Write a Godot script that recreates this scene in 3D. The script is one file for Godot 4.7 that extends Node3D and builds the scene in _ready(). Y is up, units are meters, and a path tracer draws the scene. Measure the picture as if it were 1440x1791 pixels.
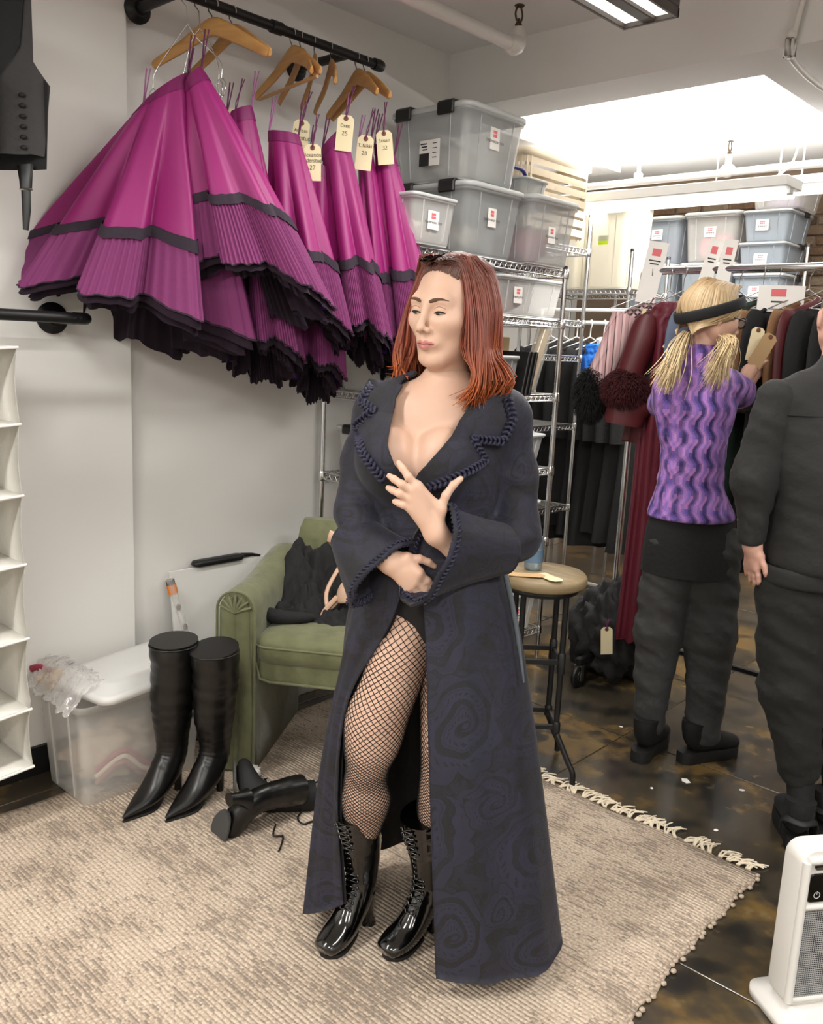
extends Node3D

var M := {}
var taken := {}
var rng := RandomNumberGenerator.new()
var nz := FastNoiseLite.new()

# ---------------------------------------------------------------- mesh helpers
class MB:
	var st := SurfaceTool.new()
	var n := 0
	var col := Color(1, 1, 1)
	var pos := PackedVector3Array()
	var ids := PackedInt32Array()
	var mark := 0
	var is_flat := false
	func _init(flat := false):
		is_flat = flat
		st.begin(Mesh.PRIMITIVE_TRIANGLES)
		st.set_smooth_group(-1 if flat else 0)
	func v(p: Vector3, uv := Vector2.ZERO) -> int:
		st.set_color(col)
		st.set_uv(uv)
		st.add_vertex(p)
		pos.append(p)
		n += 1
		return n - 1
	func tri(a: int, b: int, c: int):
		ids.append(a); ids.append(b); ids.append(c)
	func quad(a: int, b: int, c: int, d: int):
		tri(a, b, c); tri(a, c, d)
	func begin():
		mark = ids.size()
	# turn the triangles since begin() so that the closed shape faces out (clockwise fronts)
	func close():
		var s := 0.0
		var o := Vector3.ZERO
		if mark < ids.size(): o = pos[ids[mark]]
		for i in range(mark, ids.size(), 3):
			s += (pos[ids[i]] - o).dot((pos[ids[i + 1]] - o).cross(pos[ids[i + 2]] - o))
		if s > 0.0:
			for i in range(mark, ids.size(), 3):
				var t := ids[i + 1]
				ids[i + 1] = ids[i + 2]
				ids[i + 2] = t
	func mesh() -> ArrayMesh:
		for i in ids: st.add_index(i)
		st.generate_normals()
		return st.commit()
	# rows of points joined into a sheet; ring: each row is closed on itself
	func sheet(rows: Array, ring := false, caps := false, us := 1.0, vs := 1.0):
		begin()
		var nr := rows.size()
		var nc: int = rows[0].size()
		var w := nc + (1 if ring else 0)
		var base := n
		for i in nr:
			var r: PackedVector3Array = rows[i]
			for j in w:
				v(r[j % nc], Vector2(us * j / float(w - 1), vs * i / float(max(1, nr - 1))))
		for i in nr - 1:
			for j in w - 1:
				var a := base + i * w + j
				quad(a, a + 1, a + w + 1, a + w)
		if caps:
			for e in 2:
				if not is_flat: st.set_smooth_group(1 + e)
				var r: PackedVector3Array = rows[0 if e == 0 else nr - 1]
				var c := Vector3.ZERO
				for p in r: c += p
				c /= nc
				var k := v(c, Vector2(0.5, 0.5))
				var b := n
				for j in nc: v(r[j], Vector2(0.5, 0.5))
				for j in nc:
					if e == 0: tri(k, b + (j + 1) % nc, b + j)
					else: tri(k, b + j, b + (j + 1) % nc)
			if not is_flat: st.set_smooth_group(0)
		if ring: close()
	# a sheet with thickness
	func shell(rows: Array, th: float, us := 1.0, vs := 1.0, ring := false):
		var nr := rows.size()
		var nc: int = rows[0].size()
		var back := []
		for i in nr:
			var rr := PackedVector3Array()
			for j in nc:
				var jl: int = (j - 1 + nc) % nc if ring else max(j - 1, 0)
				var jr: int = (j + 1) % nc if ring else min(j + 1, nc - 1)
				var du: Vector3 = rows[i][jr] - rows[i][jl]
				var dv: Vector3 = rows[min(i + 1, nr - 1)][j] - rows[max(i - 1, 0)][j]
				rr.append(rows[i][j] - du.cross(dv).normalized() * th)
			back.append(rr)
		sheet(rows, ring, false, us, vs)
		sheet(back, ring, false, us, vs)
		sheet([rows[0], back[0]], ring)
		sheet([rows[nr - 1], back[nr - 1]], ring)
		if not ring:
			for e in [0, nc - 1]:
				var a := PackedVector3Array()
				var b := PackedVector3Array()
				for i in nr:
					a.append(rows[i][e]); b.append(back[i][e])
				sheet([a, b])
	# tube along a path; ra / rb half widths (number or list) along side and across it
	func tube(path: Array, ra, sides := 8, caps := true, rb = null, side := Vector3.ZERO, us := 1.0, vs := 1.0):
		var m := path.size()
		var rows := []
		var t0: Vector3 = (path[1] - path[0]).normalized()
		var s := side
		if s == Vector3.ZERO:
			s = Vector3.UP.cross(t0)
			if s.length() < 0.2: s = Vector3.RIGHT.cross(t0)
		for i in m:
			var t: Vector3 = (path[min(i + 1, m - 1)] - path[max(i - 1, 0)]).normalized()
			s = (s - t * s.dot(t)).normalized()
			var u := t.cross(s)
			var r1: float = ra[i] if ra is Array else ra
			var r2: float = r1 if rb == null else (rb[i] if rb is Array else rb)
			var row := PackedVector3Array()
			for k in sides:
				var a := TAU * k / sides
				row.append(path[i] + s * (cos(a) * r1) + u * (sin(a) * r2))
			rows.append(row)
		sheet(rows, true, caps, us, vs)
	# chamfered box
	func box(c: Vector3, size: Vector3, bev := 0.0, bs := Basis.IDENTITY):
		begin()
		var h := size / 2
		var b: float = min(bev, min(h.x, min(h.y, h.z)) * 0.9)
		if b <= 0.0:
			var q := []
			for i in 8: q.append(c + bs * Vector3(h.x * (1 if i & 1 else -1), h.y * (1 if i & 2 else -1), h.z * (1 if i & 4 else -1)))
			for f in [[0, 1, 3, 2], [5, 4, 6, 7], [4, 0, 2, 6], [1, 5, 7, 3], [2, 3, 7, 6], [4, 5, 1, 0]]:
				var k := n
				for e in 4: v(q[f[e]], [Vector2(0, 0), Vector2(1, 0), Vector2(1, 1), Vector2(0, 1)][e])
				quad(k, k + 1, k + 2, k + 3)
			close()
			return
		var id := {}
		for sx in [-1, 1]:
			for sy in [-1, 1]:
				for sz in [-1, 1]:
					for ax in 3:
						var p := Vector3(sx * (h.x - b), sy * (h.y - b), sz * (h.z - b))
						p[ax] = [sx, sy, sz][ax] * h[ax]
						id[[sx, sy, sz, ax]] = v(c + bs * p, Vector2(p.x + p.z, p.y))
		for ax in 3:
			var o1 := (ax + 1) % 3
			var o2 := (ax + 2) % 3
			for s in [-1, 1]:
				var f := []
				for e in [[-1, -1], [1, -1], [1, 1], [-1, 1]]:
					var k := [0, 0, 0, ax]
					k[ax] = s; k[o1] = e[0]; k[o2] = e[1]
					f.append(id[k])
				if s > 0: f.reverse()
				quad(f[0], f[1], f[2], f[3])
			# edges along axis ax
			for s1 in [-1, 1]:
				for s2 in [-1, 1]:
					var f := []
					for e in [[-1, o1], [1, o1], [1, o2], [-1, o2]]:
						var k := [0, 0, 0, e[1]]
						k[ax] = e[0]; k[o1] = s1; k[o2] = s2
						f.append(id[k])
					if s1 * s2 > 0: f.reverse()
					quad(f[0], f[1], f[2], f[3])
		for sx in [-1, 1]:
			for sy in [-1, 1]:
				for sz in [-1, 1]:
					if sx * sy * sz > 0: tri(id[[sx, sy, sz, 0]], id[[sx, sy, sz, 2]], id[[sx, sy, sz, 1]])
					else: tri(id[[sx, sy, sz, 0]], id[[sx, sy, sz, 1]], id[[sx, sy, sz, 2]])
		close()
	func lathe(prof: Array, seg := 16, c := Vector3.ZERO, bs := Basis.IDENTITY):
		var rows := []
		for q in prof:
			var row := PackedVector3Array()
			for k in seg:
				var a := TAU * k / seg
				row.append(c + bs * Vector3(cos(a) * q[0], q[1], sin(a) * q[0]))
			rows.append(row)
		sheet(rows, true, true)
	func ball(c: Vector3, r: Vector3, seg := 12, bs := Basis.IDENTITY):
		var pf := []
		var m := int(seg / 2.0) + 1
		for i in range(0, m + 1):
			var a: float = -PI / 2 + PI * clampf(i / float(m), 0.02, 0.98)
			pf.append([cos(a), sin(a)])
		lathe(pf, seg, c, bs * Basis.from_scale(r))
	# outline in the plane, mapped to space by f, with thickness th behind it
	func patch(poly: PackedVector2Array, f: Callable, th: float, cell := 0.02, us := 1.0):
		var lo := poly[0]
		var hi := poly[0]
		for p in poly:
			lo = lo.min(p); hi = hi.max(p)
		var e := 0.002
		var fb := func(p: Vector2) -> Vector3:
			var c: Vector3 = f.call(p)
			var nn: Vector3 = (f.call(p + Vector2(e, 0)) - c).cross(f.call(p + Vector2(0, e)) - c).normalized()
			return c - nn * th
		var nx := int(ceil((hi.x - lo.x) / cell))
		var ny := int(ceil((hi.y - lo.y) / cell))
		for i in nx:
			for j in ny:
				var a := lo + Vector2(i, j) * cell
				var rect := PackedVector2Array([a, a + Vector2(cell, 0), a + Vector2(cell, cell), a + Vector2(0, cell)])
				for pg in Geometry2D.intersect_polygons(poly, rect):
					var tr := Geometry2D.triangulate_polygon(pg)
					for side in 2:
						var b := n
						for p in pg: v(f.call(p) if side == 0 else fb.call(p), p * us)
						for k in range(0, tr.size(), 3):
							var q := [pg[tr[k]], pg[tr[k + 1]], pg[tr[k + 2]]]
							var ccw: bool = (q[1] - q[0]).cross(q[2] - q[0]) > 0
							if ccw == (side == 0): tri(b + tr[k], b + tr[k + 2], b + tr[k + 1])
							else: tri(b + tr[k], b + tr[k + 1], b + tr[k + 2])
		var a1 := PackedVector3Array()
		var a2 := PackedVector3Array()
		for i in poly.size():
			var p := poly[i]
			var q := poly[(i + 1) % poly.size()]
			var m: int = max(1, int(p.distance_to(q) / cell))
			for k in m:
				var c := p.lerp(q, k / float(m))
				a1.append(f.call(c)); a2.append(fb.call(c))
		sheet([a1, a2], true)

func V(x: float, y: float, z: float) -> Vector3:
	return Vector3(x, y, z)

# Catmull-Rom through rows of numbers (or vectors), n samples
func crow(keys: Array, n: int) -> Array:
	var out := []
	var m := keys.size()
	for i in n:
		var t := float(i) / (n - 1) * (m - 1)
		var k: int = min(int(t), m - 2)
		var u := t - k
		var p0 = keys[max(k - 1, 0)]
		var p1 = keys[k]
		var p2 = keys[k + 1]
		var p3 = keys[min(k + 2, m - 1)]
		if p1 is Array:
			var r := []
			for j in p1.size(): r.append(_cr(p0[j], p1[j], p2[j], p3[j], u))
			out.append(r)
		else:
			out.append(_cr(p0, p1, p2, p3, u))
	return out

func _cr(a, b, c, d, t: float):
	return (b * 2.0 + (c - a) * t + (a * 2.0 - b * 5.0 + c * 4.0 - d) * (t * t) + (b * 3.0 - a - c * 3.0 + d) * (t * t * t)) * 0.5

# elliptical sections: keys [x, y, z, half width x, half depth z, power]
func sections(keys: Array, nr: int, ns: int) -> Array:
	var rows := []
	for k in crow(keys, nr):
		var row := PackedVector3Array()
		var e: float = 2.0 / (k[5] if k.size() > 5 else 2.0)
		for j in ns:
			var a := TAU * j / ns
			var c := cos(a)
			var s := sin(a)
			row.append(V(k[0] + k[3] * signf(c) * pow(absf(c), e), k[1], k[2] + k[4] * signf(s) * pow(absf(s), e)))
		rows.append(row)
	return rows

func rrect(w: float, d: float, r: float, y: float, k := 4) -> PackedVector3Array:
	var out := PackedVector3Array()
	for q in 4:
		var cx: float = (w / 2 - r) * (1 if q == 0 or q == 3 else -1)
		var cz: float = (d / 2 - r) * (1 if q < 2 else -1)
		for i in k + 1:
			var a := PI / 2 * (q + i / float(k))
			out.append(V(cx + r * cos(a), y, cz + r * sin(a)))
	return out

# ---------------------------------------------------------------- smooth solid from a distance field
# prims: [0, a, b, ra, rb, k, sign] tapered capsule; [1, centre, radii, inverse basis, 0, k, sign] ellipsoid
func field(pr: Array, p: Vector3) -> float:
	var d := 1e3
	for q in pr:
		var e: float
		if q[0] == 0:
			var a: Vector3 = q[1]
			var ab: Vector3 = q[2] - a
			var h: float = clampf((p - a).dot(ab) / max(ab.length_squared(), 1e-9), 0.0, 1.0)
			e = (p - a - ab * h).length() - lerpf(q[3], q[4], h)
		else:
			var l: Vector3 = q[3] * (p - q[1])
			var r: Vector3 = q[2]
			var k0 := (l / r).length()
			e = k0 * (k0 - 1.0) / max((l / (r * r)).length(), 1e-6)
		var k: float = q[5]
		if q[6] > 0:
			var h2: float = max(k - absf(d - e), 0.0) / k
			d = min(d, e) - h2 * h2 * k * 0.25
		else:
			var h3: float = max(k - absf(d + e), 0.0) / k
			d = max(d, -e) + h3 * h3 * k * 0.25
	return d

func solid(mb: MB, fn: Callable, lo: Vector3, hi: Vector3, h: float, paint = null):
	var nx := int(ceil((hi.x - lo.x) / h / 4)) * 4 + 1
	var ny := int(ceil((hi.y - lo.y) / h / 4)) * 4 + 1
	var nzz := int(ceil((hi.z - lo.z) / h / 4)) * 4 + 1
	var val := PackedFloat32Array()
	val.resize(nx * ny * nzz)
	val.fill(99.0)
	var sy := nx
	var sz := nx * ny
	var blocks := []
	var lim := h * 4.2
	for bz in range(0, nzz - 1, 4):
		for by in range(0, ny - 1, 4):
			for bx in range(0, nx - 1, 4):
				if absf(fn.call(lo + V(bx + 2, by + 2, bz + 2) * h)) > lim: continue
				blocks.append(Vector3i(bx, by, bz))
				for k in 5:
					for j in 5:
						var o := (bz + k) * sz + (by + j) * sy + bx
						for i in 5:
							if val[o + i] > 90.0:
								val[o + i] = fn.call(lo + V(bx + i, by + j, bz + k) * h)
	var vid := PackedInt32Array()
	vid.resize(nx * ny * nzz)
	vid.fill(-1)
	var cells := []
	var off := [0, 1, sy, sy + 1, sz, sz + 1, sz + sy, sz + sy + 1]
	var ed := [[0, 1], [2, 3], [4, 5], [6, 7], [0, 2], [1, 3], [4, 6], [5, 7], [0, 4], [1, 5], [2, 6], [3, 7]]
	for b in blocks:
		for k in 4:
			for j in 4:
				for i in 4:
					var o: int = (b.z + k) * sz + (b.y + j) * sy + b.x + i
					var neg := 0
					var c := []
					for e in 8:
						var x := val[o + off[e]]
						c.append(x)
						if x < 0.0: neg += 1
					if neg == 0 or neg == 8: continue
					var s := Vector3.ZERO
					var m := 0
					for e in ed:
						var c0: float = c[e[0]]
						var c1: float = c[e[1]]
						if (c0 < 0.0) != (c1 < 0.0):
							var t := c0 / (c0 - c1)
							var q0 := V(e[0] & 1, (e[0] >> 1) & 1, e[0] >> 2)
							var q1 := V(e[1] & 1, (e[1] >> 1) & 1, e[1] >> 2)
							s += q0.lerp(q1, t)
							m += 1
					var p: Vector3 = lo + (V(b.x + i, b.y + j, b.z + k) + s / m) * h
					if paint != null: mb.col = paint.call(p)
					vid[o] = mb.v(p, Vector2(p.x, p.y))
					cells.append([o, b.x + i, b.y + j, b.z + k])
	for q in cells:
		var o: int = q[0]
		var s0 := val[o] < 0.0
		for ax in 3:
			var d: int = [1, sy, sz][ax]
			var d1: int = [sy, sz, 1][ax]
			var d2: int = [sz, 1, sy][ax]
			if q[1 + (ax + 1) % 3] == 0 or q[1 + (ax + 2) % 3] == 0: continue
			if s0 == (val[o + d] < 0.0): continue
			var a := vid[o]
			var b2 := vid[o - d1]
			var c2 := vid[o - d1 - d2]
			var e2 := vid[o - d2]
			if a < 0 or b2 < 0 or c2 < 0 or e2 < 0: continue
			if s0: mb.quad(a, e2, c2, b2)
			else: mb.quad(a, b2, c2, e2)
	mb.col = Color(1, 1, 1)

# ---------------------------------------------------------------- object helpers
func numbered(called: String) -> String:
	if not taken.has(called):
		taken[called] = 0
		return called
	taken[called] += 1
	return "%s_%03d" % [called, taken[called]]

func meta(o: Node, label: String, category: String, group := "", kind := ""):
	if label: o.set_meta("label", label)
	if category: o.set_meta("category", category)
	if group: o.set_meta("group", group)
	if kind: o.set_meta("kind", kind)

func thing(called: String, label: String, category: String, at := Vector3.ZERO, turn := 0.0, group := "") -> Node3D:
	var o := Node3D.new()
	o.name = numbered(called)
	add_child(o)
	o.position = at
	o.rotation.y = turn
	meta(o, label, category, group)
	return o

func obj(called: String, mb, mat: Material, parent: Node = self) -> MeshInstance3D:
	var o := MeshInstance3D.new()
	o.mesh = mb.mesh() if mb is MB else mb
	o.material_override = mat
	o.name = numbered(called) if parent == self else called
	parent.add_child(o, true)
	return o

func struct(called: String, mb, mat: Material) -> MeshInstance3D:
	var o := obj(called, mb, mat)
	o.set_meta("kind", "structure")
	return o

func slab(called: String, a: Vector3, b: Vector3, mat: Material, bev := 0.0) -> MeshInstance3D:
	var m := MB.new(true)
	m.box((a + b) / 2, (b - a).abs(), bev)
	return struct(called, m, mat)

func mat(c: Color, rough := 0.6, metal := 0.0) -> StandardMaterial3D:
	var m := StandardMaterial3D.new()
	m.albedo_color = c
	m.roughness = rough
	m.metallic = metal
	return m

func tex_mat(img: Image, scale: float, rough := 0.6, tri := true) -> StandardMaterial3D:
	var m := mat(Color(1, 1, 1), rough)
	m.albedo_texture = ImageTexture.create_from_image(img)
	if tri:
		m.uv1_triplanar = true
		m.uv1_world_triplanar = true
	m.uv1_scale = Vector3.ONE * scale
	return m

func relief(m: StandardMaterial3D, img: Image, depth: float):
	var b: Image = img.duplicate()
	b.bump_map_to_normal_map(depth)
	m.normal_enabled = true
	m.normal_texture = ImageTexture.create_from_image(b)

func noise_img(n: int, freq: float, seed: int, oct := 4) -> Image:
	var f := FastNoiseLite.new()
	f.seed = seed
	f.frequency = freq
	f.fractal_octaves = oct
	return f.get_seamless_image(n, n)

func words(text: String, size: float, m: Material, parent: Node, at: Vector3, bs := Basis.IDENTITY, called := "lettering") -> MeshInstance3D:
	var t := TextMesh.new()
	t.text = text
	t.font_size = 32
	t.pixel_size = size / 32.0
	t.depth = 0.0004
	t.curve_step = 4.0
	var f := SystemFont.new()
	f.font_names = PackedStringArray(["Droid Sans"])
	t.font = f
	var o := MeshInstance3D.new()
	o.mesh = t
	o.material_override = m
	o.name = called
	parent.add_child(o, true)
	o.transform = Transform3D(bs, at)
	return o

# ---------------------------------------------------------------- the scene
func _ready():
	rng.seed = 7
	nz.seed = 3
	nz.frequency = 1.0
	var cam := Camera3D.new()
	cam.name = "camera"
	add_child(cam)
	cam.position = V(0, 1.5, 0)
	cam.rotation_degrees = V(-10.75, 42.5, 2.6)
	cam.fov = 60.61
	cam.near = 0.02
	cam.current = true
	var we := WorldEnvironment.new()
	we.name = "world_environment"
	var env := Environment.new()
	env.background_mode = Environment.BG_COLOR
	env.background_color = Color(0.02, 0.02, 0.02)
	env.tonemap_mode = Environment.TONE_MAPPER_LINEAR
	env.tonemap_exposure = 1.34
	env.sdfgi_enabled = true
	env.ssao_enabled = true
	env.ssil_enabled = true
	we.environment = env
	add_child(we)
	materials()
	# the lamps of the place: two rows of twin-tube fittings under the near ceiling, one hung in the far bay
	lamp("ceiling_lamp", "twin tube ceiling lamp with dark centre strip above the room", V(-1.585, 2.585, -2.16), 1.24, 0.0, 2.0, 0.0)
	lamp("ceiling_lamp", "twin tube ceiling lamp over the rug", V(-1.585, 2.585, 0.3), 1.24, 0.0, 3.0, 0.0)
	lamp("ceiling_lamp", "twin tube ceiling lamp behind the camera", V(0.45, 2.585, 0.9), 1.24, 0.0, 4.0, 0.0)
	lamp("ceiling_lamp", "twin tube ceiling lamp on the right side", V(0.45, 2.585, -1.6), 1.24, 0.0, 3.0, 0.0)
	lamp("ceiling_lamp", "twin tube ceiling lamp farthest behind the camera", V(-1.585, 2.585, 2.2), 1.24, 0.0, 4.0, 0.0)
	lamp("ceiling_lamp", "twin tube ceiling lamp in the right rear corner", V(2.2, 2.585, 0.4), 1.24, 0.0, 4.0, 0.0)
	lamp("pendant_lamp", "white linear pendant lamp hanging in front of the brick wall", V(-2.29, 2.30, -4.40), 1.24, PI / 2, 2.2, 2.2)
	lamp("pendant_lamp", "white linear pendant lamp over the far rack", V(-0.4, 2.30, -4.40), 1.24, PI / 2, 2.2, 2.2)
	lamp("pendant_lamp", "white linear pendant lamp under the far pipe, left one", V(-3.10, 2.50, -5.46), 1.24, PI / 2, 1.4, 1.6)
	lamp("pendant_lamp", "white linear pendant lamp under the far pipe, right one", V(-1.82, 2.50, -5.46), 0.60, PI / 2, 1.0, 1.2)
	room()
	pipes()
	rug()
	build_all()

func lamp(called: String, label: String, at: Vector3, length: float, turn: float, down: float, up: float):
	var t := thing(called, label, "lamp", at, turn, "linear lamps")
	var m := MB.new(true)
	var w := 0.20
	m.box(V(0, 0.035, 0), V(w, 0.05, length), 0.004)
	for s in ([-1, 1] if up == 0.0 else []):
		m.box(V(s * (w / 2 - 0.006), -0.004, 0), V(0.012, 0.03, length), 0.002)
		m.box(V(0, -0.004, s * (length / 2 - 0.006)), V(w, 0.03, 0.012), 0.002)
	obj("housing", m, M.lamp_dark if up == 0.0 else M.lamp_white, t)
	m = MB.new(true)
	m.box(V(0, -0.002, 0), V(0.045, 0.026, length - 0.02), 0.003)
	obj("centre_strip", m, M.lamp_dark if up == 0.0 else M.lamp_white, t)
	for s in [-1, 1]:
		m = MB.new()
		if up > 0.0: m.tube([V(s * 0.05, -0.012, length / 2 - 0.02), V(s * 0.05, -0.012, 0.02 - length / 2)], 0.017, 12)
		else: m.box(V(s * 0.056, 0.002, 0), V(0.062, 0.012, length - 0.03), 0.002)
		obj("diffuser", m, M.glow, t)
	if up > 0.0:
		m = MB.new(true)
		m.box(V(0, 0.061, 0), V(0.15, 0.006, length - 0.03), 0.001)
		obj("upper_diffuser", m, M.glow, t)
		for s in [-1, 1]:
			m = MB.new()
			m.tube([V(0, 0.06, s * (length / 2 - 0.08)), V(0, 2.85 - at.y, s * (length / 2 - 0.08))], 0.004, 6)
			obj("cable", m, M.white_paint, t)
	else:
		for s in [-1, 1]:
			m = MB.new()
			m.tube([V(0, 0.06, s * (length / 2 - 0.25)), V(0, 2.807 - at.y, s * (length / 2 - 0.25))], 0.007, 6)
			obj("stem", m, M.lamp_dark, t)
	for q in [[down, -0.034, -PI / 2], [up, 0.075, PI / 2]]:
		if q[0] <= 0.0: continue
		var l := AreaLight3D.new()
		l.name = "light"
		t.add_child(l, true)
		l.position = V(0, q[1], 0)
		l.rotation.x = q[2]
		l.area_size = Vector2(0.18, length - 0.04)
		l.area_normalize_energy = true
		l.light_energy = q[0]
		l.light_color = Color(1.0, 0.985, 0.965)
		l.area_range = 12.0
		l.area_attenuation = 2.0
		l.shadow_enabled = true

func materials():
	M.white_wall = mat(Color(0.90, 0.895, 0.88), 0.75)
	M.far_wall = mat(Color(0.90, 0.895, 0.885), 0.8)
	M.ceil = mat(Color(0.90, 0.895, 0.885), 0.85)
	M.beam = mat(Color(0.91, 0.905, 0.895), 0.8)
	M.lamp_dark = mat(Color(0.33, 0.30, 0.28), 0.5)
	M.lamp_white = mat(Color(0.88, 0.88, 0.87), 0.4)
	M.white_paint = mat(Color(0.88, 0.87, 0.85), 0.45)
	M.glow = mat(Color(1, 1, 1), 0.4)
	M.glow.emission_enabled = true
	M.glow.emission = Color(1, 0.98, 0.95)
	M.glow.emission_energy_multiplier = 1.3
	M.brass = mat(Color(0.35, 0.30, 0.24), 0.4, 0.8)
	M.black_pipe = mat(Color(0.07, 0.07, 0.075), 0.45, 0.2)
	M.chrome = mat(Color(0.80, 0.80, 0.80), 0.18, 1.0)
	M.chrome_dull = mat(Color(0.62, 0.61, 0.59), 0.3, 1.0)
	M.black_plastic = mat(Color(0.07, 0.07, 0.075), 0.45)
	M.black_cloth = cloth(Color(0.075, 0.075, 0.08), 0.85)
	M.paper = mat(Color(0.90, 0.89, 0.87), 0.7)
	M.manila = mat(Color(0.89, 0.84, 0.69), 0.75)
	M.ink = mat(Color(0.10, 0.09, 0.09), 0.7)
	M.red_print = mat(Color(0.84, 0.42, 0.44), 0.7)
	M.basket = mat(Color(0.86, 0.80, 0.70), 0.7)
	M.blue_plastic = mat(Color(0.12, 0.12, 0.45), 0.4)
	M.card = mat(Color(0.55, 0.46, 0.32), 0.85)
	M.card_light = mat(Color(0.72, 0.62, 0.44), 0.8)
	M.eyelet = mat(Color(0.42, 0.24, 0.16), 0.5)
	M.bin = plastic(Color(0.82, 0.80, 0.74), 0.80, 0.4)
	M.wood = wood_mat(Color(0.80, 0.62, 0.38), Color(0.70, 0.50, 0.28))
	M.leather = mat(Color(0.045, 0.043, 0.043), 0.33)
	M.patent = mat(Color(0.02, 0.02, 0.02), 0.16)
	M.patent.clearcoat_enabled = true
	M.patent.clearcoat = 0.8
	M.patent.clearcoat_roughness = 0.08
	M.suede = mat(Color(0.05, 0.048, 0.047), 0.7)
	M.vert = mat(Color(1, 1, 1), 0.55)
	M.vert.vertex_color_use_as_albedo = true
	M.skin = mat(Color(1, 1, 1), 0.5)
	M.skin.vertex_color_use_as_albedo = true
	M.skin.subsurf_scatter_enabled = true
	M.skin.subsurf_scatter_strength = 0.12
	M.hair = mat(Color(1, 1, 1), 0.42)
	M.hair.vertex_color_use_as_albedo = true

func cloth(c: Color, rough := 0.8) -> StandardMaterial3D:
	var m := mat(c, rough)
	m.rim_enabled = true
	m.rim = 0.12
	m.rim_tint = 0.6
	m.normal_enabled = true
	m.normal_texture = weave_tex()
	m.normal_scale = 0.35
	m.uv1_triplanar = true
	m.uv1_scale = Vector3.ONE * 9.0
	return m

var _weave: Texture2D
func weave_tex() -> Texture2D:
	if _weave == null:
		var a := noise_img(256, 0.02, 21, 3)
		a.bump_map_to_normal_map(6.0)
		_weave = ImageTexture.create_from_image(a)
	return _weave

func wood_mat(a: Color, b: Color) -> StandardMaterial3D:
	var im := Image.create(128, 128, false, Image.FORMAT_RGB8)
	var f := FastNoiseLite.new()
	f.frequency = 0.05
	for y in 128:
		for x in 128:
			var g := f.get_noise_2d(x * 0.12, y * 1.6) * 0.6 + f.get_noise_2d(x * 0.5 + 90, y * 5.0) * 0.4
			im.set_pixel(x, y, a.lerp(b, clampf(0.5 + g * 1.2, 0, 1)))
	return tex_mat(im, 2.2, 0.45, true)

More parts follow.
